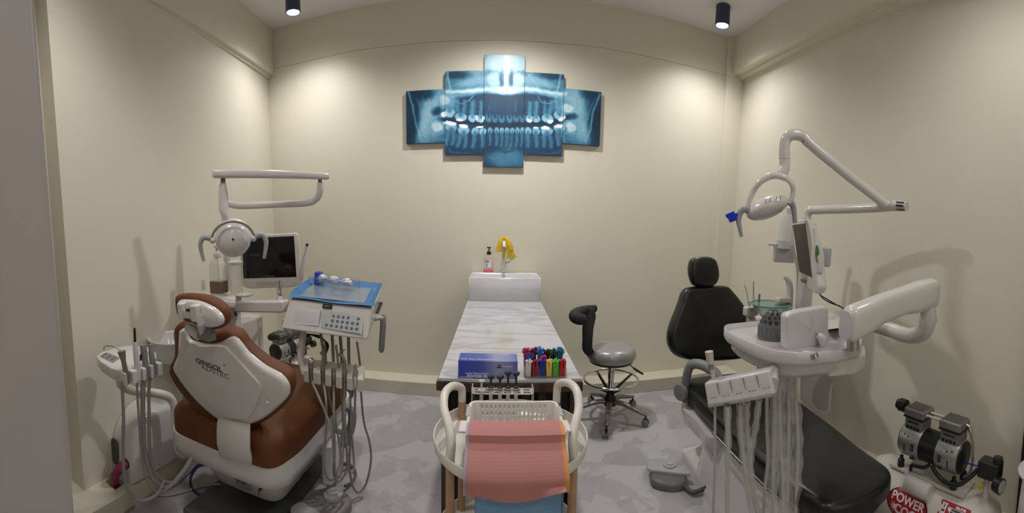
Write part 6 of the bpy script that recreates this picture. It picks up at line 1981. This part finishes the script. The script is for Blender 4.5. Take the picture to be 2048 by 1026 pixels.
# assistant instruments beside the bowl
ih = W(1496, 614, d=2.26)
child(MB().slab(rrect(0.085, 0.05, 0.015, 4, ih.x + 0.02, ih.y), SF, ih.z - 0.05, ih.z, 0.006, 0.01), 'assistant_holder', whitem, ut, smooth=50)
child(MB().tube([(ih.x + 0.02, ih.y + 0.02, ih.z - 0.04), (1.60, 1.96, 0.66)], 0.018, 10), 'holder_arm', whitem, ut)
lab3 = ['curved thin suction tip standing between the black backrest and the glass bowl', 'straight thin rod standing between the other two pieces by the glass bowl', 'short dark handpiece next to the rim of the glass bowl']
for i, (pts, r, mm) in enumerate(((((1499, 612), (1496, 600), (1493, 582), (1489, 570)), 0.004, whitem), (((1508, 612), (1507, 590), (1507, 563)), 0.003, steel), (((1517, 612), (1518, 600), (1519, 588)), 0.006, grey))):
    P_ = [W(u, v, d=2.26) for u, v in pts]
    P_[0].z = max(P_[0].z, ih.z + 0.002)
    t = thing('suction_handpiece', lab3[i], 'suction handpiece', tuple(P_[0][:]), 'instruments beside the glass bowl')
    child(MB().tube([P_[0], P_[0] + (P_[1] - P_[0]) * 0.9], 0.008, 10), 'body', whitem if i < 2 else dgrey, t)
    child(MB().tube(spline(P_, 5), r, 8), 'tip', mm, t, smooth=80)
# cup dispenser on the rail
cd = W(1566, 505, d=2.38)
t = thing('cup_dispenser', 'white cup dispenser tube on a box beside the screen of the black chair', 'cup dispenser', tuple(cd[:]))
child(MB().lathe([(0.040, 0), (0.040, 0.17), (0.036, 0.175), (0, 0.175)], W(1567, 490, d=2.38), (0, 0, 1), n=28), 'cup_tube', mat('milky_cup_tube', (0.62, 0.61, 0.58), 0.3), t)
child(MB().box(W(1567, 506, d=2.38), (0.112, 0.09, 0.105), rotz(-0.55)), 'box', lgrey, t, bevel=0.006)
child(MB().lathe([(0.045, 0), (0.045, 0.045), (0, 0.046)], W(1567, 497, d=2.36), (0, 0, 1), n=28), 'collar', whitem, t)
child(MB().box(W(1544, 489, d=2.36), (0.05, 0.05, 0.012), rotz(-0.55)), 'shelf_tab', whitem, t, bevel=0.003)
child(MB().tube([W(1578, 505, d=2.40), W(1588, 505, d=2.40)], 0.02, 10), 'bracket', whitem, t)

# monitor of the black chair, turned away
m0, m1 = W(1590, 500, d=2.12), W(1622, 500, d=1.84)
mdx = (m1 - m0).normalized()
MG = Frame(m0, mdx, V((0, 0, 1)))
t = thing('monitor', 'white-framed monitor seen obliquely on the post of the black chair unit', 'monitor', tuple(((m0 + m1) / 2)[:]))
px4 = lambda zx, zy: (1440 + zx / 3.664, 400 + zy / 3.664)
co = [MG.uv(*px4(*p)) for p in ((540, 145), (640, 140), (700, 420), (722, 650), (700, 690), (600, 630), (575, 525))]
child(MB().slab(roundpoly(co, [0.02, 0.03, 0.05, 0.03, 0.03, 0.02, 0.02], 5), MG, -0.04, 0.0, 0.008, 0.012), 'casing', whitem, t, smooth=50)
so_s = [MG.uv(*px4(*p)) for p in ((533, 182), (625, 172), (677, 568), (583, 525))]
child(MB().slab(so_s, MG, -0.002, 0.0012), 'screen', mat('dim_glass', (0.03, 0.03, 0.028), 0.3, ior=1.2), t, smooth=0)
writing('logo_lettering', 'emdir', Frame(MG(*MG.uv(*px4(615, 590)), 0.0012), MG.x, MG.y), 0.035, grey, t, stretch=1.3)
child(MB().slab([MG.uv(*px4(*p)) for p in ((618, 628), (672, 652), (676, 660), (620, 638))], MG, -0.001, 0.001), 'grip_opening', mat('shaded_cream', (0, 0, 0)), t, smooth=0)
child(MB().tube([MG(0.10, 0.02, -0.035), V((pb.x - 0.052, pb.y - 0.045, 1.22))], 0.022, 12), 'stand', whitem, t)
# green-labelled camera handpiece and its box at the side of the monitor
t = thing('intraoral_camera', 'white handpiece with green oval label clipped to the side of the oblique monitor', 'camera wand', tuple(W(1632, 500, d=1.86)[:]))
child(MB().tube([W(1628, 457, d=1.76), W(1631, 470, d=1.76), W(1635, 490, d=1.75), W(1639, 515, d=1.74), W(1638, 545, d=1.74)], [0.008, 0.011, 0.018, 0.022, 0.016], 14), 'body', whitem, t, smooth=70)
gp = W(1634.5, 508, d=1.725)
gv = V((-gp.x, -gp.y, 0)).normalized()
GF = Frame(gp, V((gv.y, -gv.x, 0)), V((0, 0, 1)))
if GF.z.dot(gv) < 0:
    GF = Frame(gp, V((-gv.y, gv.x, 0)), V((0, 0, 1)))
child(MB().slab([(0.009 * cos(2 * pi * k / 24) + 0.004 * sin(2 * pi * k / 24) * -1, 0.038 * sin(2 * pi * k / 24)) for k in range(24)], GF, -0.006, 0.004, 0.002, 0), 'label', mat('leaf_green', (0.07, 0.19, 0.05), 0.4), t, smooth=50)
child(MB().box(W(1650, 514, d=1.85), (0.045, 0.05, 0.085), rotz(0.6)), 'dock', lgrey, t, bevel=0.006)
child(MB().tube([W(1648, 531, d=1.93), W(1645, 535, d=1.93), W(1643, 545, d=1.93), W(1640, 560, d=1.93)], [0.007, 0.002, 0.002, 0.002], 8), 'cable', black, t)
P_ = spline([W(1634, 580, d=1.86), W(1641, 590, d=1.86), W(1652, 597, d=1.86), W(1672, 609, d=1.88), W(1690, 618, d=1.95)], 5)
tag(MB().tube(P_, 0.003, 6).tube(spline([W(1636, 582, d=1.85), W(1645, 596, d=1.85), W(1662, 606, d=1.87), W(1680, 612, d=1.9)], 5), 0.003, 6).build('monitor_cable', black, at=tuple(P_[0][:]), smooth=70), 'pair of thin black wires hanging below the oblique monitor', 'cable')

# ================================================================== LAMP OF THE BLACK CHAIR
lr = thing('operating_lamp', 'white operating lamp seen from its side on a bent arm above the black chair', 'dental lamp', (pb.x, pb.y, 1.28))
pz = spline([V((pb.x, pb.y, 1.2805)), W(1613, 450, d=2.30), W(1614, 432, d=2.30), W(1620, 421, d=2.29), W(1634, 420, d=2.27), W(1700, 418, d=2.18), W(1765, 415, d=2.08)], 6)
child(MB().tube(pz, [0.026] * 12 + [0.024] * (len(pz) - 12), 18), 'lower_arm', white, lr, smooth=70)
child(MB().tube([W(1758, 414, d=2.07), W(1772, 412, d=2.05), W(1786, 411, d=2.03)], [0.024, 0.029, 0.027], 18), 'elbow', white, lr, smooth=60)
child(MB().tube([W(1786, 411, d=2.03), W(1800, 412, d=2.01), W(1814, 413, d=1.99)], [0.027, 0.026, 0.022], 18), 'elbow_cap', whitem, lr, smooth=60)
child(MB().tube([W(1792, 404, d=1.99), W(1808, 405, d=1.975)], 0.003, 6).tube([W(1792, 411, d=1.985), W(1806, 412, d=1.97)], 0.005, 6).tube([W(1793, 419, d=1.99), W(1808, 420, d=1.975)], 0.003, 6), 'cap_slots', black, lr)
pz = [W(1776, 411, d=2.03), W(1768, 407, d=2.03), W(1700, 354, d=2.00), W(1640, 305, d=1.98), W(1622, 289, d=1.98), W(1612, 280, d=1.98)]
child(MB().tube(pz, [0.024, 0.024, 0.0245, 0.0245, 0.0245, 0.026], 18), 'upper_arm', white, lr, smooth=60)
pz = spline([W(1616, 283, d=1.98), W(1607, 274, d=1.98), W(1596, 270, d=1.97), W(1583, 270, d=1.96), W(1572, 279, d=1.96), W(1569, 295, d=1.96), W(1569, 316, d=1.96), W(1569, 335, d=1.96), W(1563, 350, d=1.95), W(1560, 358, d=1.95)], 6)
child(MB().tube(pz, [0.0265] * 20 + [0.026] * 28 + [0.0225 - 0.001 * k for k in range(len(pz) - 48)], 20), 'bent_tube', white, lr, smooth=70)
child(MB().tube([W(1569, 303, d=1.96), W(1569, 318, d=1.96)], 0.0275, 20), 'joint_ring', white, lr)
child(MB().ball(W(1637 - 31, 283, d=1.95), 0.004), 'grub_screw', black, lr)
hc2 = W(1535, 415, d=1.93)
v_l = (W(1578, 397, d=1.93) - W(1494, 432, d=1.93)).normalized()
to2 = V((-hc2.x, -hc2.y, 0)).normalized()
up2 = to2.cross(v_l)
if up2.z < 0:
    up2 = -up2
LFr = Frame(hc2, v_l, up2)
child(MB().ball(hc2, (0.105, 0.050, 0.085), 32, 18, LFr), 'reflector_housing', white, lr)
for k in range(4):
    m = MB()
    p = WP(1532 + k * 8 + (5 if k > 1 else 0), 402 - k * 2, hc2 + to2 * 0.081, to2)
    m.tube([p + V((0, 0, 0.010)), p - V((0, 0, 0.008))], 0.0018, 6)
    child(m, 'cooling_slot', grey, lr)
rg_px = [(1494, 418), (1499, 400), (1507, 382), (1518, 367), (1532, 357), (1548, 352), (1563, 354), (1575, 360), (1584, 371), (1586, 384), (1583, 397), (1577, 407)]
rg3 = spline([WP(u, v, hc2, to2) + to2 * (0.02 if 2 < i < 9 else 0.01) for i, (u, v) in enumerate(rg_px)], 5)
child(MB().tube(rg3, [0.013 + 0.006 * sin(pi * k / (len(rg3) - 1)) * (1 if k < len(rg3) * 0.6 else 0.4) for k in range(len(rg3))], 14, flat=0.8), 'yoke', white, lr, smooth=80)
pz = spline([W(1497, 420, d=1.91), W(1489, 418, d=1.90), W(1481, 424, d=1.90), W(1477, 440, d=1.90), W(1480, 458, d=1.90), W(1483, 474, d=1.90)], 5)
child(MB().tube(pz, [0.020 - 0.0125 * k / (len(pz) - 1) for k in range(len(pz))], 12), 'handle', mat('pale_grey_plastic', (0, 0, 0)), lr, smooth=80)
pz = spline([W(1576, 402, d=1.95), W(1584, 408, d=1.96), W(1588, 422, d=1.97), W(1590, 446, d=1.98)], 5)
child(MB().tube(pz, [0.017 - 0.006 * k / (len(pz) - 1) for k in range(len(pz))], 12), 'handle', mat('pale_grey_plastic', (0, 0, 0)), lr, smooth=80)
bfr = Frame(W(1464, 434, d=1.90), v_l, up2)
child(MB().box(bfr.o, (0.038, 0.042, 0.03), bfr).box(bfr(-0.018, 0.012, 0), (0.012, 0.02, 0.03), bfr).box(bfr(0.02, 0.0, 0), (0.02, 0.018, 0.02), bfr), 'blue_cap', mat('bright_blue_plastic', (0.01, 0.03, 0.55), 0.35), lr, bevel=0.004)

# ================================================================== TRAY TABLE OF THE BLACK CHAIR
ZT = 1.0
tt = thing('instrument_console', 'white instrument tray console with film-wrapped hoses before the black chair', 'dental console', tuple(W(1590, 660, z=ZT)[:]))
pale = mat('pale_lilac_white_plastic', (0.57, 0.535, 0.54), 0.3, coat=0.3)
to_px = [(1447, 653), (1452, 648), (1500, 643), (1560, 637), (1640, 626), (1690, 625), (1728, 664), (1722, 690), (1680, 700), (1636, 704), (1600, 706), (1560, 702), (1520, 692), (1480, 676), (1455, 663)]
to_ = [W(*p, z=ZT).xy[:] for p in to_px]
TF = Frame((0, 0, ZT), (1, 0, 0), (0, 1, 0))
oc = roundpoly(to_, 0.02, 4)
if area(oc) < 0:
    oc = oc[::-1]
i1, i2, i3 = offset(oc, 0.006), offset(oc, 0.010), offset(oc, 0.016)
L3 = lambda o_, z: [V((p[0], p[1], z)) for p in o_]
child(MB().rings([L3(offset(oc, 0.014), ZT - 0.045), L3(offset(oc, 0.004), ZT - 0.040), L3(oc, ZT - 0.030), L3(oc, ZT - 0.003), L3(offset(oc, 0.003), ZT), L3(i1, ZT - 0.001), L3(i2, ZT - 0.016), L3(i3, ZT - 0.018)]), 'tray', pale, tt, smooth=60)
lowo = offset(oc, 0.030)
child(MB().rings([L3(offset(oc, 0.06), ZT - 0.098), L3(offset(oc, 0.045), ZT - 0.090), L3(lowo, ZT - 0.075), L3(lowo, ZT - 0.046)]), 'underbody', pale, tt, smooth=60)
# upright panel at the near edge
pA, pB = W(1578, 700, z=ZT - 0.02), W(1655, 688, z=ZT - 0.02)
pd = (pB - pA).normalized()
PN = Frame(pA, pd, V((0, 0, 1)))
pq = [PN.uv(*p) for p in ((1572, 634), (1578, 627), (1600, 621), (1650, 612), (1656, 617), (1656, 684), (1640, 690), (1590, 702), (1577, 704), (1572, 698))]
child(MB().slab(roundpoly(pq, 0.006, 3), PN, -0.034, 0.006, 0.008, 0.008), 'upright_panel', pale, tt, smooth=50)
child(MB().tube([PN(*PN.uv(1622, 630), 0.003), PN(*PN.uv(1623, 672), 0.003)], 0.006, 10), 'panel_rib', pale, tt)
child(MB().tube(spline([PN(*PN.uv(1629, 668), 0.014), PN(*PN.uv(1634, 674), 0.024), PN(*PN.uv(1636, 692), 0.022), PN(*PN.uv(1630, 712), 0.010), PN(*PN.uv(1626, 722), 0.0)], 5), [0.011, 0.012, 0.013, 0.014, 0.014, 0.014, 0.014, 0.014, 0.013, 0.013, 0.012, 0.012, 0.011, 0.011, 0.010, 0.009, 0.009, 0.009, 0.008, 0.008, 0.008], 12), 'lever', pale, tt, smooth=80)
child(MB().tube([W(1608, 708, d=1.26), W(1632, 712, d=1.24)], 0.012, 12), 'lever_sleeve', pale, tt)
child(MB().tube([W(1627, 707, d=1.232), W(1630, 716, d=1.232)], 0.0125, 12), 'lever_ring', steel, tt)
# bright side ledge
b0, b1 = W(1652, 688, z=ZT - 0.03), W(1686, 672, z=ZT - 0.03)
child(MB().add([W(1650, 660, z=ZT + 0.028), W(1686, 655, z=ZT + 0.028), W(1686, 622, z=ZT + 0.028), W(1652, 622, z=ZT + 0.028), W(1650, 660, z=ZT - 0.02), W(1686, 655, z=ZT - 0.02), W(1686, 622, z=ZT - 0.02), W(1652, 622, z=ZT - 0.02)], [(0, 1, 2, 3), (7, 6, 5, 4), (0, 4, 5, 1), (1, 5, 6, 2), (2, 6, 7, 3), (3, 7, 4, 0)]), 'side_box', white, tt, bevel=0.006)
# bracket and swing arm in film
br = [W(1645, 712, z=0.955).xy[:], W(1700, 690, z=0.955).xy[:], W(1730, 690, z=0.955).xy[:], W(1732, 706, z=0.955).xy[:], W(1715, 716, z=0.955).xy[:], W(1660, 722, z=0.955).xy[:]]
child(MB().slab(roundpoly(br, 0.012, 3), SF, 0.90, 0.955, 0.008, 0.008), 'bracket', warmw, tt, smooth=50)
fwhite = mat('film_wrapped_white', (0.62, 0.60, 0.55), 0.25, coat=0.5, bump=0.8, bscale=14)
child(MB().cyl(W(1706, 700, d=1.30), W(1706, 672, d=1.30), 0.020), 'swivel_post', steel, tt)
am = [W(1693, 650, d=1.27), W(1712, 643, d=1.30), W(1760, 625, d=1.38), W(1810, 606, d=1.45), W(1850, 594, d=1.52)]
mm_ = MB()
aD = (am[-1] - am[0]).normalized()
sidev = V((aD.y, -aD.x, 0)).normalized()
upv = sidev.cross(aD)
pf_ = smooth_closed([(0.0, 0.058), (0.032, 0.046), (0.038, 0.0), (0.032, -0.046), (0.0, -0.058), (-0.032, -0.046), (-0.038, 0.0), (-0.032, 0.046)], 4)
rgs = []
ll = (am[-1] - am[0]).length
for s_, sc, rs in ((0.0, 0.80, 0), (0.008, 0.93, 0), (0.02, 1.0, 0), (0.09, 0.98, 0.006), (0.14, 0.88, 0.014), (ll - 0.12, 0.86, 0.016), (ll - 0.06, 0.98, 0.012), (ll + 0.02, 1.0, 0.008), (ll + 0.045, 0.92, 0.004), (ll + 0.06, 0.6, 0.0)):
    rgs.append([am[0] + aD * s_ + sidev * (p[0] * sc) + V((0, 0, 1)) * (p[1] * sc + rs) for p in pf_])
child(mm_.rings(rgs), 'swing_arm', fwhite, tt, smooth=60)
child(MB().slab([(p[0] * 0.80, p[1] * 0.80) for p in pf_], Frame(am[0] - aD * 0.001, sidev, V((0, 0, 1))), -0.004, 0.006, 0.002, 0.002), 'arm_cap', mat('pale_cap', (0.50, 0.51, 0.51), 0.3), tt, smooth=50)
lk = spline([W(1856, 640, d=1.54), W(1846, 664, d=1.58), W(1820, 672, d=1.66), W(1780, 660, d=1.76), W(1740, 648, d=1.85), W(1700, 640, d=1.98), W(1672, 638, d=2.10)], 5)
child(MB().tube([W(1856, 612, d=1.53)] + lk, [0.03, 0.036] + [0.034] * (len(lk) - 1), 16, flat=0.9), 'lower_link', fwhite, tt, smooth=80)

# bur holder on the tray
q = W(1543, 676, z=ZT - 0.018)
t = thing('bur_holder', 'dark grey domed holder full of round holes standing on the white tray', 'holder', tuple(q[:]))
bh = mat('dark_grey_holder', (0.14, 0.145, 0.15), 0.5)
zb = ZT - 0.0178
child(MB().lathe([(0.049, 0), (0.051, 0.002), (0.051, 0.006), (0.047, 0.008), (0.0465, 0.048), (0.044, 0.054), (0.034, 0.074), (0.020, 0.092), (0.012, 0.098), (0, 0.099)], (q.x, q.y, zb), n=48), 'dome', bh, t)
hol = MB()
rim_ = MB()
for rad_, z_, n_2, slope in ((0.0405, 0.061, 13, 0.464), (0.0330, 0.0753, 11, 0.60), (0.0240, 0.0869, 8, 0.66), (0.0115, 0.0980, 4, 1.2)):
    for k in range(n_2):
        a = 2 * pi * (k + (0.5 if n_2 in (11, 4) else 0)) / n_2
        nrm = V((cos(a) * cos(slope), sin(a) * cos(slope), sin(slope)))
        c_ = V((q.x + rad_ * cos(a), q.y + rad_ * sin(a), zb + z_))
        tg = V((-sin(a), cos(a), 0))
        f_2 = Frame(c_, tg, nrm.cross(tg))
        rr0 = (0.0072 if n_2 > 9 else 0.0062) if n_2 > 4 else 0.0042
        el_ = lambda r_2, h: [f_2(r_2 * cos(2 * pi * j / 14), 1.25 * r_2 * sin(2 * pi * j / 14), h) for j in range(14)]
        rim_.rings([el_(rr0 * 1.2, -0.001), el_(rr0 * 1.15, 0.0018), el_(rr0, 0.0018), el_(rr0, -0.001)], cap0=False, cap1=False)
        hol.rings([el_(rr0, -0.001), el_(rr0, 0.0012)])
child(rim_, 'hole_rim', bh, t, smooth=50)
child(hol, 'hole_field', black, t, smooth=0)
fl_ = MB()
for k in range(18):
    a = 2 * pi * k / 18
    fl_.tube([(q.x + 0.0455 * cos(a), q.y + 0.0455 * sin(a), zb + 0.010), (q.x + 0.0455 * cos(a), q.y + 0.0455 * sin(a), zb + 0.046)], 0.0055, 8)
child(fl_, 'fluted_side', bh, t, smooth=60)

# instrument bar with handpiece rests
bA, bB = W(1416, 783, d=1.27), W(1546, 758, d=1.20)
bd_ = (bB - bA).normalized()
BR = Frame((bA + bB) / 2, V((bd_.x, bd_.y, bd_.z)), V((0, 0, 1)))
LB = (bB - bA).length
bsec = roundpoly([(-0.045, 0.030), (0.012, 0.030), (0.022, -0.020), (0.028, -0.036), (0.0, -0.046), (-0.045, -0.020)], 0.007, 3)
child(MB().slab(bsec, Frame(bA, BR.z, BR.y), 0 if Frame(bA, BR.z, BR.y).z.dot(bd_) > 0 else -LB, LB if Frame(bA, BR.z, BR.y).z.dot(bd_) > 0 else 0, 0.006, 0.006), 'instrument_holder', pale, tt, smooth=50)
m = MB()
for k in range(5):
    x = -LB / 2 + LB * (k + 0.0) / 5 + 0.004
    if k:
        m.box(BR(x, 0.0, 0.0175), (0.0014, 0.050, 0.006), BR)
    for q_ in range(3):
        child(MB().ball(BR(x + 0.012 + q_ * 0.0085, -0.016, 0.0215), 0.0016, 8, 6), 'indicator_hole', black, tt)
child(m, 'slot_lines', mat('shadow_grey', (0.25, 0.24, 0.24), 0.5), tt, smooth=0)
child(MB().tube([bA + V((0.008, 0, -0.042)), bB + V((0, 0, -0.042))], 0.011, 12), 'lower_rail', pale, tt)
child(MB().tube([bB + V((0.0, 0, -0.01)), V((bB.x + 0.03, bB.y + 0.04, 0.93))], 0.018, 12), 'holder_bracket', pale, tt)

# handpieces and film-wrapped hoses of the black chair
hg = 'handpieces hanging on the black chair console'
tip = thing('dental_handpiece', 'beige upright handpiece at the free end of the slanted white instrument bar', 'handpiece', tuple(W(1428, 764, d=1.27)[:]), hg)
beige = mat('ivory_plastic', (0.50, 0.45, 0.36), 0.4)
child(MB().tube([W(1429, 769, d=1.29), W(1427, 755, d=1.29), W(1423, 738, d=1.29)], [0.0075, 0.0075, 0.007], 12), 'body', beige, tip, smooth=60)
child(MB().tube([W(1423, 738, d=1.29), W(1421, 727, d=1.29)], [0.0085, 0.0075], 12), 'collar', grey, tip)
child(MB().tube([W(1421, 727, d=1.29), W(1418, 703, d=1.29)], [0.012, 0.0135], 14), 'head', beige, tip, smooth=40)
child(MB().tube(spline([W(1430, 812, d=1.27), W(1430, 880, d=1.27), W(1429, 960, d=1.27), W(1426, 1040, d=1.28), W(1430, 1120, d=1.31), W(1450, 1140, d=1.36)], 6), 0.0045, 8), 'hose', hosel, tip, smooth=80)
lab5 = ['film-wrapped hose second from the free end of the slanted instrument bar', 'film-wrapped hose in the middle of the slanted instrument bar', 'film-wrapped hose curving back under the slanted instrument bar', 'film-wrapped hose next to the thick bundle of hoses']
hs5 = [[(1455, 812), (1456, 900), (1455, 960), (1455, 1040), (1462, 1110)],
       [(1480, 808), (1481, 860), (1487, 920), (1494, 970), (1506, 1040), (1530, 1090)],
       [(1494, 806), (1493, 850), (1497, 900), (1497, 950), (1507, 1000), (1525, 1060)],
       [(1518, 800), (1512, 850), (1503, 900), (1502, 950), (1512, 1000), (1530, 1050)]]
for i, hp in enumerate(hs5):
    P_ = [W(u, v, d=1.235 + 0.010 * k + 0.026 * i) for k, (u, v) in enumerate(hp)]
    t = thing('dental_handpiece', lab5[i], 'handpiece', tuple(P_[0][:]), hg)
    top_ = W((1440, 1466, 1492, 1516)[i], (762, 757, 752, 748)[i], d=1.28)
    child(MB().tube([P_[0], top_], [0.007, 0.006], 10), 'body', hpcol, t)
    S_ = spline(P_, 6)
    child(MB().tube(S_, 0.0065, 8), 'hose', hosel, t, smooth=80)
    child(MB().tube(S_, [0.0115 + 0.0022 * sin(k * 1.7 + i) for k in range(len(S_))], 10), 'film_sleeve', sleeve, t, smooth=80)
# the thick bundle under the console
hb_ = [((1547, 735), (1549, 800), (1548, 900), (1546, 1000), (1545, 1080)), ((1560, 738), (1560, 820), (1562, 900), (1566, 960), (1566, 1080)),
       ((1575, 738), (1578, 800), (1577, 870), (1576, 960), (1574, 1080)), ((1590, 735), (1592, 800), (1596, 880), (1594, 960), (1590, 1080)), ((1534, 745), (1534, 850), (1536, 920), (1530, 980), (1525, 1060))]
lab6 = ['outer hose of the thick film-wrapped bundle, next to the instrument bar', 'second hose of the film-wrapped bundle, counted from the instrument bar', 'third hose of the film-wrapped bundle, counted from the instrument bar', 'hose of the film-wrapped bundle on its black leg rest side', 'thin unwrapped hose between the instrument bar and the thick bundle']
for i, hp in enumerate(hb_):
    p0 = W(hp[0][0], 733 + 2 * (i % 2), z=0.903)
    d0 = math.hypot(p0.x, p0.y)
    P_ = [p0] + [W(u, v, d=d0 + 0.006 * k + 0.004 * (i % 2)) for k, (u, v) in enumerate(hp) if k]
    S_ = spline(P_, 8)
    t = thing('console_hose', lab6[i], 'hose', tuple(P_[0][:]), 'hoses hanging from the black chair console')
    child(MB().tube(S_, 0.0062, 8), 'hose', hosel, t, smooth=80)
    if i < 4:
        child(MB().tube(S_, [0.0185 + 0.0035 * sin(k * 1.3 + i * 2) for k in range(len(S_))], 12), 'film_sleeve', sleeve, t, smooth=80)

# hoses seen behind the tray, dropping from its far side

# white moulded thing at the near edge of the picture
q = W(2046, 985, d=1.55)
t = thing('plastic_stool', 'white plastic stool with rolled rim cut by the edge of the picture', 'stool', (q.x + 0.06, q.y - 0.03, 0))
ox, oy = q.x + 0.10, q.y - 0.070
hz = W(2040, 955, d=1.55).z
child(MB().lathe([(0.13, 0.0), (0.125, 0.01), (0.10, hz - 0.05), (0.098, hz - 0.02), (0.118, hz - 0.018), (0.122, hz - 0.006), (0.115, hz), (0.10, hz), (0.03, hz - 0.004), (0, hz - 0.004)], (ox, oy, 0), n=40), 'body', whitem, t)
